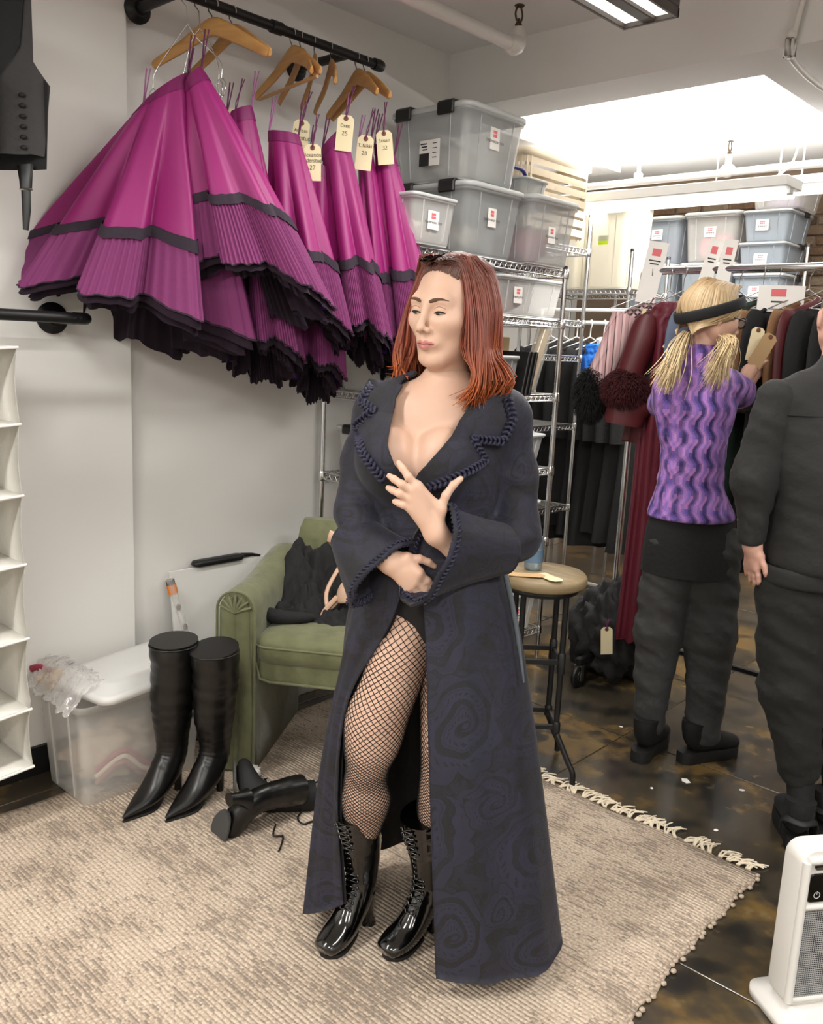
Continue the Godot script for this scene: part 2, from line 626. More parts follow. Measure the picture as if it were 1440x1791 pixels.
func room():
	# floor: polished dark concrete cut into slabs
	var n1 := noise_img(512, 0.006, 5, 5)
	var n2 := noise_img(512, 0.035, 9, 4)
	var n3 := noise_img(512, 0.012, 17, 3)
	var im := Image.create(512, 512, false, Image.FORMAT_RGB8)
	for y in 512:
		for x in 512:
			var a := n1.get_pixel(x, y).r
			var b := n2.get_pixel(x, y).r
			var c := n3.get_pixel(x, y).r
			var k := Color(0.245, 0.22, 0.18).lerp(Color(0.42, 0.335, 0.195), smoothstep(0.42, 0.75, a * 0.7 + b * 0.3))
			k = k.lerp(Color(0.155, 0.145, 0.13), smoothstep(0.5, 0.75, c))
			k = k.lerp(Color(0.45, 0.40, 0.30), smoothstep(0.70, 0.86, b * 0.8 + a * 0.2) * 0.6)
			im.set_pixel(x, y, k)
	M.floor = tex_mat(im, 0.55, 0.24)
	M.floor.clearcoat_enabled = true
	M.floor.clearcoat = 0.3
	M.floor.clearcoat_roughness = 0.12
	M.joint = mat(Color(0.40, 0.35, 0.27), 0.8)
	var fl := slab("floor", V(-4.3, -0.10, -6.7), V(3, -0.006, 3), M.joint)
	var g := 1.09
	var sm := MB.new(true)
	sm.box(V(0, -0.003, 0), V(g - 0.006, 0.006, g - 0.006), 0.0015)
	var smesh := sm.mesh()
	for i in range(-3, 5):
		for j in range(-5, 5):
			var x := -1.57 + (i + 0.5) * g
			var z := -1.94 + (j + 0.5) * g
			if x < -4.3 or x > 3 or z < -6.7 or z > 3: continue
			var o := obj("slab", smesh, M.floor, fl)
			o.position = V(x, 0, z)
	# near room
	slab("wall_left", V(-3.0, 0, -3.62), V(-2.85, 2.807, 3), M.white_wall)
	slab("trim_1", V(-2.85, 0, -1.587), V(-2.80, 2.807, 3), M.white_wall)
	slab("baseboard_left", V(-2.80, 0, -1.587), V(-2.785, 0.10, 3), M.black_plastic)
	slab("ceiling", V(-3.0, 2.807, -3.24), V(3.15, 2.95, 3.15), M.ceil)
	slab("wall_right", V(3, 0, -6.7), V(3.15, 2.95, 3.15), M.white_wall)
	slab("wall_near", V(-3.0, 0, 3), V(3.15, 2.95, 3.15), M.white_wall)
	slab("ceiling_beam", V(-3.0, 2.565, -3.49), V(3, 2.95, -3.23), M.beam)
	slab("ceiling_beam", V(-1.49, 2.565, -6.7), V(-0.95, 2.95, -3.49), M.beam)
	# far bay
	slab("ceiling", V(-4.4, 2.86, -6.85), V(3.1, 2.98, -3.24), M.far_wall)
	slab("wall_left", V(-4.45, 0, -6.85), V(-4.3, 2.95, -3.5), M.far_wall)
	slab("wall_left", V(-4.4, 0, -3.62), V(-3.0, 2.95, -3.47), M.far_wall)
	slab("trim_2", V(-4.3, 2.60, -5.0), V(-2.97, 2.86, -3.62), M.far_wall)
	# brick wall at the back
	var back := slab("wall_back", V(-4.4, 0, -6.85), V(3.1, 2.95, -6.70), mat(Color(0.50, 0.43, 0.36), 0.95))
	var cols := [Color(0.44, 0.34, 0.26), Color(0.50, 0.41, 0.33), Color(0.38, 0.31, 0.25), Color(0.52, 0.45, 0.38)]
	var bm := []
	for c in cols:
		var m := mat(c, 0.95)
		m.normal_enabled = true
		m.normal_texture = weave_tex()
		m.normal_scale = 1.2
		m.uv1_triplanar = true
		m.uv1_scale = Vector3.ONE * 6
		bm.append(m)
	var bmesh := []
	for k in 4:
		var q := MB.new(true)
		var s := 0.012 + 0.005 * k
		q.box(V(0, 0, s / 2), V(0.205 - 0.004 * k, 0.058, s), 0.006)
		bmesh.append(q.mesh())
	for r in 18:
		for i in 11:
			var o := obj("brick", bmesh[rng.randi() % 4], bm[rng.randi() % 4], back)
			o.position = V(-3.55 + i * 0.218 + (0.109 if r % 2 else 0.0), 1.52 + r * 0.070, -6.70)
			o.rotation = V(rng.randf_range(-0.03, 0.03), rng.randf_range(-0.02, 0.02), rng.randf_range(-0.015, 0.015))

func pipes():
	var m := MB.new()
	m.tube([V(-2.185, 2.62, -1.2), V(-2.175, 2.62, -2.80)], 0.024, 12)
	var t := thing("sprinkler_pipe", "white sprinkler pipe with elbow under the near ceiling", "pipe", V(0, 0, 0))
	obj("pipe", m, M.white_paint, t)
	m = MB.new()
	m.tube(crow([V(-2.176, 2.62, -2.79), V(-2.176, 2.622, -2.83), V(-2.178, 2.645, -2.85), V(-2.18, 2.69, -2.85)], 8), [0.026, 0.033, 0.036, 0.036, 0.034, 0.033, 0.03, 0.022], 12)
	obj("elbow", m, M.white_paint, t)
	sprinkler(t, V(-2.18, 2.69, -2.85))
	m = MB.new()
	m.lathe([[0.030, -0.012], [0.030, 0.012]], 12, V(-2.182, 2.62, -2.13), Basis(V(1, 0, 0), PI / 2))
	m.tube([V(-2.182, 2.64, -2.13), V(-2.182, 2.807, -2.13)], 0.006, 6)
	obj("hanger_ring", m, M.white_paint, t)
	m = MB.new()
	m.tube([V(-4.28, 2.60, -5.31), V(-1.45, 2.60, -5.30)], 0.022, 10)
	t = thing("sprinkler_pipe", "white sprinkler pipe crossing the far bay in front of the brick", "pipe", V(0, 0, 0))
	obj("pipe", m, M.white_paint, t)
	m = MB.new()
	m.tube([V(-3.02, 2.62, -5.31), V(-3.02, 2.86, -5.31)], 0.012, 8)
	m.lathe([[0.02, 0], [0.028, 0.02], [0.028, 0.05], [0.015, 0.06]], 10, V(-3.02, 2.60, -5.31))
	obj("drop", m, M.white_paint, t)
	m = MB.new()
	m.ball(V(-2.42, 2.61, -5.30), V(0.05, 0.04, 0.04), 10)
	m.tube([V(-2.42, 2.63, -5.30), V(-2.42, 2.70, -5.30)], 0.02, 8)
	obj("tee", m, M.white_paint, t)
	sprinkler(t, V(-2.42, 2.70, -5.30))
	# conduit on the beam, right
	t = thing("conduit", "white conduit with junction fitting on the ceiling beam", "pipe", V(0, 0, 0))
	m = MB.new()
	m.tube([V(-1.245, 2.80, -3.20), V(-1.285, 2.575, -3.21)], 0.011, 8)
	m.tube(crow([V(-1.30, 2.545, -3.24), V(-1.31, 2.535, -3.32), V(-1.33, 2.535, -3.6), V(-1.31, 2.535, -4.2)], 10), 0.011, 8)
	obj("pipe", m, M.white_paint, t)
	m = MB.new()
	m.box(V(-1.292, 2.552, -3.215), V(0.035, 0.07, 0.04), 0.008)
	m.lathe([[0.018, 0.0], [0.02, 0.015], [0.012, 0.03]], 8, V(-1.29, 2.583, -3.21))
	obj("fitting", m, M.white_paint, t)
	# smoke detector with cable
	t = thing("smoke_detector", "round white ceiling rose with white cable by the beam", "ceiling rose", V(-1.93, 2.86, -5.15))
	m = MB.new()
	m.lathe([[0.085, 0], [0.085, -0.035], [0.07, -0.05], [0.045, -0.05], [0.045, -0.07], [0.01, -0.075]], 20)
	obj("cover", m, M.white_paint, t)
	m = MB.new()
	m.tube(crow([V(0, -0.07, 0), V(0.0, -0.2, 0.08), V(0.08, -0.35, 0.35), V(0.16, -0.49, 0.74)], 12), 0.006, 6)
	obj("cable", m, M.white_paint, t)

func sprinkler(t: Node3D, at: Vector3):
	var m := MB.new()
	m.lathe([[0.012, 0], [0.014, 0.01], [0.008, 0.02], [0.006, 0.03]], 8, at)
	m.tube(crow([at + V(0.0, 0.02, 0.012), at + V(0, 0.045, 0.022), at + V(0, 0.07, 0.01), at + V(0, 0.074, 0)], 8), 0.004, 5)
	m.tube(crow([at + V(0.0, 0.02, -0.012), at + V(0, 0.045, -0.022), at + V(0, 0.07, -0.01), at + V(0, 0.074, 0)], 8), 0.004, 5)
	m.lathe([[0.018, 0.072], [0.02, 0.076], [0.004, 0.082]], 10, at)
	obj("sprinkler_head", m, M.brass, t)

func rug():
	# woven rows along x, heathered beige with dark dashes
	var n := 1024
	var im := Image.create(n, n, false, Image.FORMAT_RGB8)
	var hm := Image.create(n, n, false, Image.FORMAT_L8)
	var f := FastNoiseLite.new()
	f.seed = 31
	f.frequency = 0.01
	var r := RandomNumberGenerator.new()
	r.seed = 5
	var rows := 128
	var ph := PackedFloat32Array()
	for i in rows: ph.append(r.randf() * 50.0)
	var ca := Color(0.80, 0.735, 0.66)
	var cb := Color(0.63, 0.56, 0.49)
	var cd := Color(0.34, 0.31, 0.29)
	for y in n:
		var row := y / 8
		var v := (y % 8) / 8.0
		var ridge := sin(v * PI)
		for x in n:
			var xs := float(x)
			var st := absf(sin((xs / 7.0 + ph[row]) * PI))
			var patchy := f.get_noise_2d(xs * 0.6, y * 0.6)
			var dash := f.get_noise_2d(xs * 1.6 + ph[row] * 40.0, row * 37.0)
			var k := ca.lerp(cb, clampf(0.45 + f.get_noise_2d(xs * 14.0, y * 14.0) * 1.1 + patchy * 0.5, 0, 1))
			if dash + patchy * 0.55 > 0.20 and v > 0.5: k = k.lerp(cd, 0.55)
			im.set_pixel(x, y, k)
			var q := ridge * (0.6 + 0.4 * st)
			hm.set_pixel(x, y, Color(q, q, q))
	var m := tex_mat(im, 0.62, 0.95, false)
	relief(m, hm, 2.2)
	M.rug = m
	M.fringe = mat(Color(0.86, 0.81, 0.72), 0.95)
	var t := thing("rug", "large beige woven rug with dark dashed rows and cream fringe on the floor", "rug", V(-1.7, 0, -0.6))
	var mb := MB.new()
	# sheet with slightly wavy edge, 12 mm thick
	var xs := 40
	var zs := 60
	var gr := []
	for i in zs + 1:
		var row := PackedVector3Array()
		for j in xs + 1:
			var wx := lerpf(-2.62, -0.80, j / float(xs))
			var wz := lerpf(-2.475, 1.6, i / float(zs))
			if j == xs: wx += 0.008 * sin(i * 2.1) + 0.05 * smoothstep(-2.1, -1.2, wz)
			if i == 0: wz += 0.01 * sin(j * 0.7)
			if j == 0: wx += 0.02 * sin(i * 0.4)
			var hgt := 0.011 + 0.0012 * nz.get_noise_2d(wx * 6, wz * 6)
			if j == xs or i == 0 or j == 0: hgt = 0.006
			row.append(V(wx, hgt, wz) - t.position)
		gr.append(row)
	mb.sheet(gr, false)
	# uv by real size
	var mb2 := MB.new()
	for q in [0.0]:
		for i in zs + 1:
			for j in xs + 1:
				var p: Vector3 = gr[i][j]
				mb2.v(p, Vector2(p.x, p.z))
		for i in zs:
			for j in xs:
				var a := i * (xs + 1) + j
				mb2.quad(a, a + 1, a + xs + 2, a + xs + 1)
	var rim := PackedVector3Array()
	var low := PackedVector3Array()
	for j in xs + 1: rim.append(gr[0][j])
	for i in range(1, zs + 1): rim.append(gr[i][xs])
	for j in range(xs - 1, -1, -1): rim.append(gr[zs][j])
	for i in range(zs - 1, 0, -1): rim.append(gr[i][0])
	for p in rim: low.append(V(p.x, 0.0005, p.z))
	mb2.sheet([rim, low], true)
	obj("woven_field", mb2, M.rug, t)
	# selvedge loops on the right edge
	for i in 130:
		var z := -2.46 + i * 0.0195
		var lp := MB.new()
		lp.ball(V(-0.80 + 0.008 * sin(i * 2.0) + 0.05 * smoothstep(-2.1, -1.2, z), 0.007, z) - t.position, V(0.008, 0.005, 0.0095), 6)
		obj("selvedge_loop", lp, M.rug, t)
	# fringe tassels on the far edge
	for i in 62:
		var x := -2.60 + i * 0.029 + r.randf_range(-0.006, 0.006)
		var fm := MB.new()
		var ang := r.randf_range(-0.5, 0.5)
		for s in 5:
			var a := ang + r.randf_range(-0.45, 0.45)
			var L := r.randf_range(0.05, 0.085)
			var p0 := V(x + r.randf_range(-0.006, 0.006), 0.008, -2.468)
			var p1 := p0 + V(sin(a) * L * 0.5, r.randf_range(0.0, 0.008), -cos(a) * L * 0.5)
			var p2 := p0 + V(sin(a + 0.3) * L, -0.002, -cos(a + 0.3) * L)
			fm.tube(crow([p0 - t.position, p1 - t.position, p2 - t.position], 5), [0.0035, 0.0035, 0.003, 0.003, 0.002], 4)
		obj("fringe_tassel", fm, M.fringe, t)

# ---------------------------------------------------------------- shelving and boxes
func plastic(c: Color, a: float, rough := 0.3) -> StandardMaterial3D:
	var m := mat(Color(c.r, c.g, c.b, a), rough)
	m.transparency = BaseMaterial3D.TRANSPARENCY_ALPHA
	return m

func wire_unit(label: String, x0: float, x1: float, z0: float, z1: float, top: float, levels: Array, foot := 0.0):
	var c := V((x0 + x1) / 2, 0, (z0 + z1) / 2)
	var t := thing("wire_shelf_unit", label, "shelf", c, 0.0, "chrome wire shelving")
	var w := x1 - x0
	var d := absf(z1 - z0)
	for sx in [-1, 1]:
		for sz in [-1, 1]:
			var m := MB.new()
			var px: float = sx * w / 2
			var pz: float = sz * d / 2
			m.tube([V(px, foot, pz), V(px, top, pz)], 0.0125, 10)
			var y := foot + 0.03
			while y < top - 0.02:
				m.lathe([[0.0132, y], [0.0132, y + 0.004]], 10, V(px, 0, pz))
				y += 0.0254 * 2
			var p := obj("post", m, M.chrome, t)
			m = MB.new()
			m.lathe([[0.0135, top - 0.012], [0.0135, top + 0.004], [0.01, top + 0.008]], 10, V(px, 0, pz))
			obj("cap", m, M.black_plastic, p)
	for y in levels:
		var s := MB.new()
		var hw := w / 2 - 0.004
		var hd := d / 2 - 0.004
		for e in [[V(-hw, 0, -hd), V(hw, 0, -hd)], [V(hw, 0, -hd), V(hw, 0, hd)], [V(hw, 0, hd), V(-hw, 0, hd)], [V(-hw, 0, hd), V(-hw, 0, -hd)]]:
			var a: Vector3 = e[0] + V(0, y, 0)
			var b: Vector3 = e[1] + V(0, y, 0)
			var lo := V(0, -0.03, 0)
			s.tube([a, b], 0.0045, 6)
			s.tube([a + lo, b + lo], 0.0045, 6)
			var k := int(a.distance_to(b) / 0.036)
			var zig := []
			for i in k * 2 + 1:
				zig.append(a.lerp(b, i / float(k * 2)) + (lo if i % 2 else Vector3.ZERO))
			for i in zig.size() - 1: s.tube([zig[i], zig[i + 1]], 0.0022, 4, false)
		var nw := int(d / 0.028)
		for i in range(1, nw):
			var z := -hd + 2 * hd * i / nw
			s.tube([V(-hw, y + 0.003, z), V(hw, y + 0.003, z)], 0.0022, 4, false)
		for k in 3:
			var x: float = [-0.5, 0.0, 0.5][k] * w
			s.tube([V(x * 0.9, y - 0.012, -hd), V(x * 0.9, y - 0.012, hd)], 0.003, 4, false)
		for sx in [-1, 1]:
			for sz in [-1, 1]:
				s.lathe([[0.016, y - 0.036], [0.018, y - 0.03], [0.017, y + 0.004], [0.015, y + 0.008]], 10, V(sx * w / 2, 0, sz * d / 2))
		obj("shelf", s, M.chrome, t)
	return t

# box standing at "at" (centre of its base); card: [face angle, sideways, height, wide, tall]
func storage_box(label: String, at: Vector3, turn: float, w: float, d: float, h: float, m: Material, latches := [], cards := [], group := "clear storage boxes", called := "storage_box") -> Node3D:
	var t := thing(called, label, "storage box", at, turn, group)
	var mb := MB.new()
	var r: float = min(w, d) * 0.10
	var rows := [rrect(w * 0.80, d * 0.80, r * 0.7, 0.002), rrect(w * 0.84, d * 0.84, r, 0.008)]
	for i in range(0, 7):
		var k := i / 6.0
		rows.append(rrect(w * lerpf(0.85, 0.955, k), d * lerpf(0.85, 0.955, k), r, lerpf(0.014, h * 0.88, k)))
	rows.append(rrect(w * 0.99, d * 0.99, r, h * 0.885))
	rows.append(rrect(w * 0.99, d * 0.99, r, h * 0.925))
	mb.sheet(rows, true, false)
	mb.sheet([rows[0], rrect(0.01, 0.01, 0.004, 0.002)], true)
	var tub := obj("tub", mb, m, t)
	# upright ribs moulded into the faces
	for q in [[0.0, w, d], [PI / 2, d, w]]:
		for s in [-1, 1]:
			for e in [-1, 1]:
				var rb := MB.new()
				var b := Basis(Vector3.UP, q[0])
				var p0: Vector3 = b * V(s * q[1] * 0.24, 0.02, e * q[2] * 0.43)
				var p1: Vector3 = b * V(s * q[1] * 0.27, h * 0.87, e * q[2] * 0.48)
				rb.tube([p0, p1], 0.004, 4)
				obj("rib", rb, m, tub)
	mb = MB.new()
	rows = [rrect(w * 0.985, d * 0.985, r, h * 0.925), rrect(w * 1.02, d * 1.02, r * 1.1, h * 0.93), rrect(w * 1.02, d * 1.02, r * 1.1, h * 0.985), rrect(w * 1.0, d * 1.0, r * 1.1, h), rrect(w * 0.93, d * 0.93, r, h), rrect(w * 0.90, d * 0.90, r, h * 0.975), rrect(0.02, 0.02, 0.008, h * 0.975)]
	mb.sheet(rows, true, true)
	obj("lid", mb, M.lid, t)
	for q in latches:
		mb = MB.new(true)
		var b := Basis(Vector3.UP, q[0])
		var dist: float = (w if absf(sin(q[0])) > 0.5 else d) * 0.51
		mb.box(b * V(q[1], h * 0.93, dist + 0.006), V(q[2], h * 0.17, 0.016), 0.005, b)
		mb.box(b * V(q[1], h * 1.01, dist - 0.012), V(q[2], 0.012, 0.04), 0.004, b)
		obj("latch", mb, M.black_plastic, t)
	for q in cards:
		var b := Basis(Vector3.UP, q[0])
		var dist: float = (w if absf(sin(q[0])) > 0.5 else d)
		var off: float = lerpf(0.85, 0.955, q[2] / (h * 0.88)) * dist / 2 + 0.006
		mb = MB.new(true)
		mb.box(Vector3.ZERO, V(q[3], q[4], 0.001), 0.0004)
		var c := obj("label_card", mb, M.paper, t)
		c.transform = Transform3D(b, b * V(q[1], q[2], off))
		mb = MB.new(true)
		for i in 2:
			for j in 3: mb.box(V((j - 1) * q[3] * 0.135, q[4] * (0.30 - i * 0.17), 0.0008), V(q[3] * 0.12, q[4] * 0.14, 0.0008))
		obj("red_mark", mb, M.red_print, c)
		if q.size() > 5:
			words(q[5], q[4] * 0.20, M.ink, c, V(0, -q[4] * 0.12, 0.0008))
		else:
			mb = MB.new(true)
			for i in 5: mb.box(V((i - 2) * q[3] * 0.15, -q[4] * 0.12, 0.0008), V(q[3] * 0.12, q[4] * 0.07, 0.0006))
			for i in 6: mb.box(V((i - 2.5) * q[3] * 0.12, -q[4] * 0.30, 0.0008), V(q[3] * 0.09, q[4] * 0.035, 0.0006))
			obj("print", mb, M.ink, c)
	return t

# crumpled cloth lump, a bumpy closed shape
func lump(mb: MB, c: Vector3, r: Vector3, seed: int, rough := 0.35, n := 20):
	var f := FastNoiseLite.new()
	f.seed = seed
	f.frequency = 1.1
	var rows := []
	for i in n + 1:
		var a: float = -PI / 2 + PI * clampf(i / float(n), 0.01, 0.99)
		var row := PackedVector3Array()
		for j in n * 2:
			var b := TAU * j / (n * 2)
			var d := V(cos(a) * cos(b), sin(a), cos(a) * sin(b))
			var k := 1.0 + rough * f.get_noise_3dv(d * 2.2) + rough * 0.35 * absf(f.get_noise_3dv(d * 6.0))
			var q := d * r * k
			q.y = clampf(q.y, -r.y * 0.8, r.y * 1.4)
			row.append(c + q)
		rows.append(row)
	mb.sheet(rows, true, true)

func contents(label: String, at: Vector3, r: Vector3, m: Material, seed: int):
	var mb := MB.new()
	lump(mb, V(0, r.y * 0.8, 0), r * 0.84, seed, 0.32, 16)
	var o := obj("stored_clothes", mb, m)
	o.position = at
	meta(o, label, "clothes", "clothes stored in clear boxes", "stuff")

func shelves():
	M.lid = plastic(Color(0.80, 0.81, 0.81), 0.82, 0.35)
	M.tub = plastic(Color(0.70, 0.715, 0.72), 0.50, 0.25)
	M.tub_far = plastic(Color(0.66, 0.70, 0.74), 0.62, 0.3)
	M.tub_clear = plastic(Color(0.86, 0.86, 0.85), 0.42, 0.3)
	M.cream = cloth(Color(0.80, 0.77, 0.72))
	M.pink = cloth(Color(0.78, 0.50, 0.52))
	M.blue_grey = cloth(Color(0.36, 0.40, 0.48))
	M.plum = cloth(Color(0.36, 0.12, 0.30))
	wire_unit("near chrome wire shelf unit standing against the white wall", -2.80, -2.35, -3.545, -2.475, 1.885, [1.87, 1.642, 1.302, 0.95, 0.60, 0.15])
	wire_unit("second chrome wire shelf unit standing behind the near one", -3.30, -2.85, -4.52, -3.68, 2.35, [2.085, 1.68, 1.48, 1.08, 0.59, 0.15])
	wire_unit("chrome wire shelf unit under the tall pale bins", -3.75, -2.98, -5.75, -5.25, 2.17, [1.925, 1.2, 0.3])
	wire_unit("long chrome wire shelf unit in front of the brick wall", -3.52, -2.15, -6.55, -6.02, 2.25, [1.82, 1.1, 0.3])
	var G := "clear boxes on the near wire unit"
	var L2 := [[0.0, -0.125, 0.085], [0.0, 0.105, 0.085]]
	storage_box("large grey clear box with black latches, topmost on the near wire unit", V(-2.545, 2.158, -2.962), 0, 0.43, 0.395, 0.287, M.tub, L2, [[PI / 2, -0.01, 0.175, 0.062, 0.085, "Underwear Box"]], G)
	storage_box("grey clear box with black latches under the topmost box", V(-2.545, 1.875, -2.985), 0, 0.43, 0.385, 0.280, M.tub, L2, [[PI / 2, -0.02, 0.155, 0.055, 0.075, "Underwear Box"]], G)
	storage_box("small clear box at the skirt end of the top wire shelf", V(-2.43, 1.875, -2.565), 0, 0.28, 0.255, 0.180, M.tub_clear, [], [[PI / 2, -0.01, 0.09, 0.062, 0.068, "Underwear Box"]], G)
	storage_box("tall clear box at the far end of the top wire shelf", V(-2.51, 1.875, -3.375), 0, 0.43, 0.36, 0.285, M.tub, [], [[PI / 2, -0.02, 0.13, 0.055, 0.07, "Underwear Box"]], G)
	# product sticker on the topmost box
	var st := thing("product_sticker", "black and white product sticker on the topmost clear box", "sticker", V(-2.53, 2.268, -2.770))
	var q := MB.new(true)
	q.box(V(0, 0, 0), V(0.11, 0.10, 0.001))
	obj("sheet", q, M.paper, st)
	q = MB.new(true)
	q.box(V(-0.027, -0.025, 0.0008), V(0.054, 0.05, 0.0008))
	for i in 3: q.box(V(-0.032 + 0.004 * i, 0.036 - 0.011 * i, 0.0008), V(0.034 - 0.004 * i, 0.005, 0.0006))
	for i in 4: q.box(V(0.028, 0.035 - 0.018 * i, 0.0008), V(0.022, 0.003, 0.0006))
	obj("print", q, M.ink, st)
	contents("pale crumpled clothes inside the topmost clear box", V(-2.58, 2.17, -2.96), V(0.14, 0.10, 0.13), M.cream, 3)
	contents("white crumpled clothes inside the box under the topmost one", V(-2.56, 1.885, -2.98), V(0.15, 0.08, 0.13), M.cream, 4)
	contents("white lace pieces inside the small clear box", V(-2.43, 1.88, -2.565), V(0.10, 0.06, 0.09), M.cream, 5)
	contents("pinkish clothes inside the tall clear box", V(-2.50, 1.885, -3.37), V(0.15, 0.10, 0.13), M.pink, 6)
	# cream basket and blue handled box behind
	var bk := thing("basket", "cream slatted basket behind the tall clear box", "basket", V(-2.95, 2.09, -3.95))
	for i in 7:
		q = MB.new()
		q.sheet([rrect(0.50, 0.60, 0.05, 0.02 + i * 0.05), rrect(0.50, 0.60, 0.05, 0.055 + i * 0.05)], true)
		obj("slat", q, M.basket, bk)
	for i in 14:
		q = MB.new(true)
		var a := rrect(0.49, 0.59, 0.05, 0.19, 3)[int(i * 16 / 14.0)]
		q.box(a, V(0.014, 0.36, 0.014))
		obj("upright", q, M.basket, bk)
	q = MB.new()
	q.sheet([rrect(0.50, 0.60, 0.05, 0.35), rrect(0.53, 0.63, 0.05, 0.36), rrect(0.53, 0.63, 0.05, 0.385), rrect(0.46, 0.56, 0.05, 0.385)], true)
	obj("rim", q, M.basket, bk)
	var hb := storage_box("clear box with a dark blue carrying handle behind the tall box", V(-2.56, 2.160, -3.40), 0, 0.24, 0.20, 0.10, M.tub, [], [], G)
	q = MB.new()
	q.tube(crow([V(0.0, 0.10, 0.085), V(0.0, 0.125, 0.08), V(0.0, 0.155, 0.05), V(0.0, 0.16, 0.0), V(0.0, 0.155, -0.05), V(0.0, 0.125, -0.08), V(0.0, 0.10, -0.085)], 18), 0.009, 8)
	obj("handle", q, M.blue_plastic, hb)
	# second shelf
	storage_box("clear box with pinkish clothes on the second wire shelf", V(-2.54, 1.647, -2.86), 0, 0.40, 0.30, 0.205, M.tub, [], [[PI / 2, -0.09, 0.10, 0.05, 0.065, "Underwear"]], G)
	storage_box("open clear box of jewelry on the second wire shelf", V(-2.52, 1.647, -3.19), 0, 0.36, 0.29, 0.17, M.tub_clear, [], [[PI / 2, 0.0, 0.09, 0.062, 0.07, "Jewelry Box"]], G)
	contents("brown and white jewelry inside the open clear box", V(-2.50, 1.66, -3.19), V(0.14, 0.045, 0.11), mat(Color(0.50, 0.36, 0.34), 0.5), 8)
	contents("pinkish clothes inside the box on the second shelf", V(-2.54, 1.66, -2.86), V(0.14, 0.06, 0.11), M.pink, 9)
	var pc := thing("plum_cloth", "folded plum purple cloth on the second wire shelf", "cloth", V(-2.62, 1.84, -3.37))
	q = MB.new()
	lump(q, V(0, -0.09, 0), V(0.13, 0.075, 0.13), 44, 0.4, 18)
	obj("fold", q, M.plum, pc)
	# third shelf: cardboard box, small clear box, black folders, rolled pattern
	var cb := thing("cardboard_box", "long brown cardboard box lying on the third wire shelf", "box", V(-2.66, 1.305, -3.12))
	q = MB.new(true)
	q.box(V(0, 0.13, 0), V(0.16, 0.25, 0.68), 0.003)
	obj("carton", q, M.card, cb)
	q = MB.new()
	for i in 18:
		var a0 := TAU * i / 18
		var a1 := TAU * (i + 1) / 18
		q.tube([V(0.0825, 0.20 + 0.026 * sin(a0), -0.16 + 0.02 * cos(a0)), V(0.0825, 0.20 + 0.026 * sin(a1), -0.16 + 0.02 * cos(a1))], 0.0025, 4)
	q.tube([V(0.0825, 0.215, -0.16), V(0.0825, 0.185, -0.16)], 0.004, 4)
	q.tube([V(0.0825, 0.21, -0.155), V(0.0825, 0.195, -0.168)], 0.004, 4)
	obj("printed_mark", q, M.ink, cb)
	storage_box("small clear box in front of the cardboard box", V(-2.44, 1.305, -3.10), 0, 0.20, 0.26, 0.17, M.tub, [], [[PI / 2, -0.03, 0.095, 0.055, 0.062, "Jewelry Bits"]], G)
	contents("blue grey trimmings inside the small clear box", V(-2.44, 1.31, -3.10), V(0.08, 0.045, 0.10), M.blue_grey, 12)
	for i in 3:
		var fo := thing("black_folder", ["black folder leaning against the small clear box", "black folder in the middle of the leaning three", "black folder beside the rolled pattern"][i], "folder", V(-2.44, 1.30, -3.255 - i * 0.03))
		q = MB.new(true)
		q.box(V(0, 0.10, 0), V(0.20, 0.20, 0.014), 0.003)
		obj("cover", q, M.black_plastic, fo)
		fo.rotation.x = -0.22
	var ro := thing("pattern_roll", "brown paper roll in clear film on the third wire shelf", "paper roll", V(-2.38, 1.33, -3.39))
	q = MB.new()
	q.tube([V(0.0, 0.0, 0.04), V(0, 0.27, -0.07)], 0.024, 12)
	obj("roll", q, M.card_light, ro)
	q = MB.new()
	q.tube([V(0.0, -0.012, 0.04), V(0, 0.28, -0.07)], 0.036, 10, false)
	obj("film", q, plastic(Color(0.9, 0.9, 0.88), 0.25, 0.15), ro)
	q = MB.new()
	q.lathe([[0.02, 0], [0.02, 0.004], [0.008, 0.005]], 12, V(0, -0.004, 0.04), Basis(V(0, 0, 1), -PI / 2))
	obj("end_ring", q, M.wood, ro)
	# lower shelves of the near unit
	storage_box("clear box with a black latch on the fourth wire shelf", V(-2.60, 0.955, -2.66), 0, 0.34, 0.30, 0.20, M.tub_clear, [[0.0, -0.06, 0.09]], [], G)
	storage_box("clear box with a blue grey base on the fourth wire shelf", V(-2.55, 0.955, -3.36), 0, 0.38, 0.30, 0.16, M.tub_clear, [], [], G)
	var hb2 := storage_box("clear box with a dark blue handle on the fifth wire shelf", V(-2.55, 0.605, -3.36), 0, 0.38, 0.30, 0.19, M.tub, [], [], G)
	q = MB.new()
	q.tube(crow([V(0.17, 0.19, 0.06), V(0.19, 0.23, 0.05), V(0.19, 0.25, 0.0), V(0.19, 0.23, -0.05), V(0.17, 0.19, -0.06)], 14), 0.008, 8)
	obj("handle", q, M.blue_plastic, hb2)
	storage_box("clear box on the lowest shelf of the near wire unit", V(-2.52, 0.155, -3.36), 0, 0.38, 0.28, 0.20, M.tub_clear, [], [[PI / 2, -0.02, 0.10, 0.06, 0.07]], G)
	storage_box("clear box on the third wire shelf behind the skirts", V(-2.58, 1.305, -2.63), 0, 0.38, 0.26, 0.18, M.tub_clear, [], [], G)
	# boxes on the second unit
	storage_box("flat clear box on the second wire unit", V(-3.05, 1.69, -4.1), 0, 0.36, 0.5, 0.20, M.tub_clear, [], [], "clear boxes on the second wire unit")
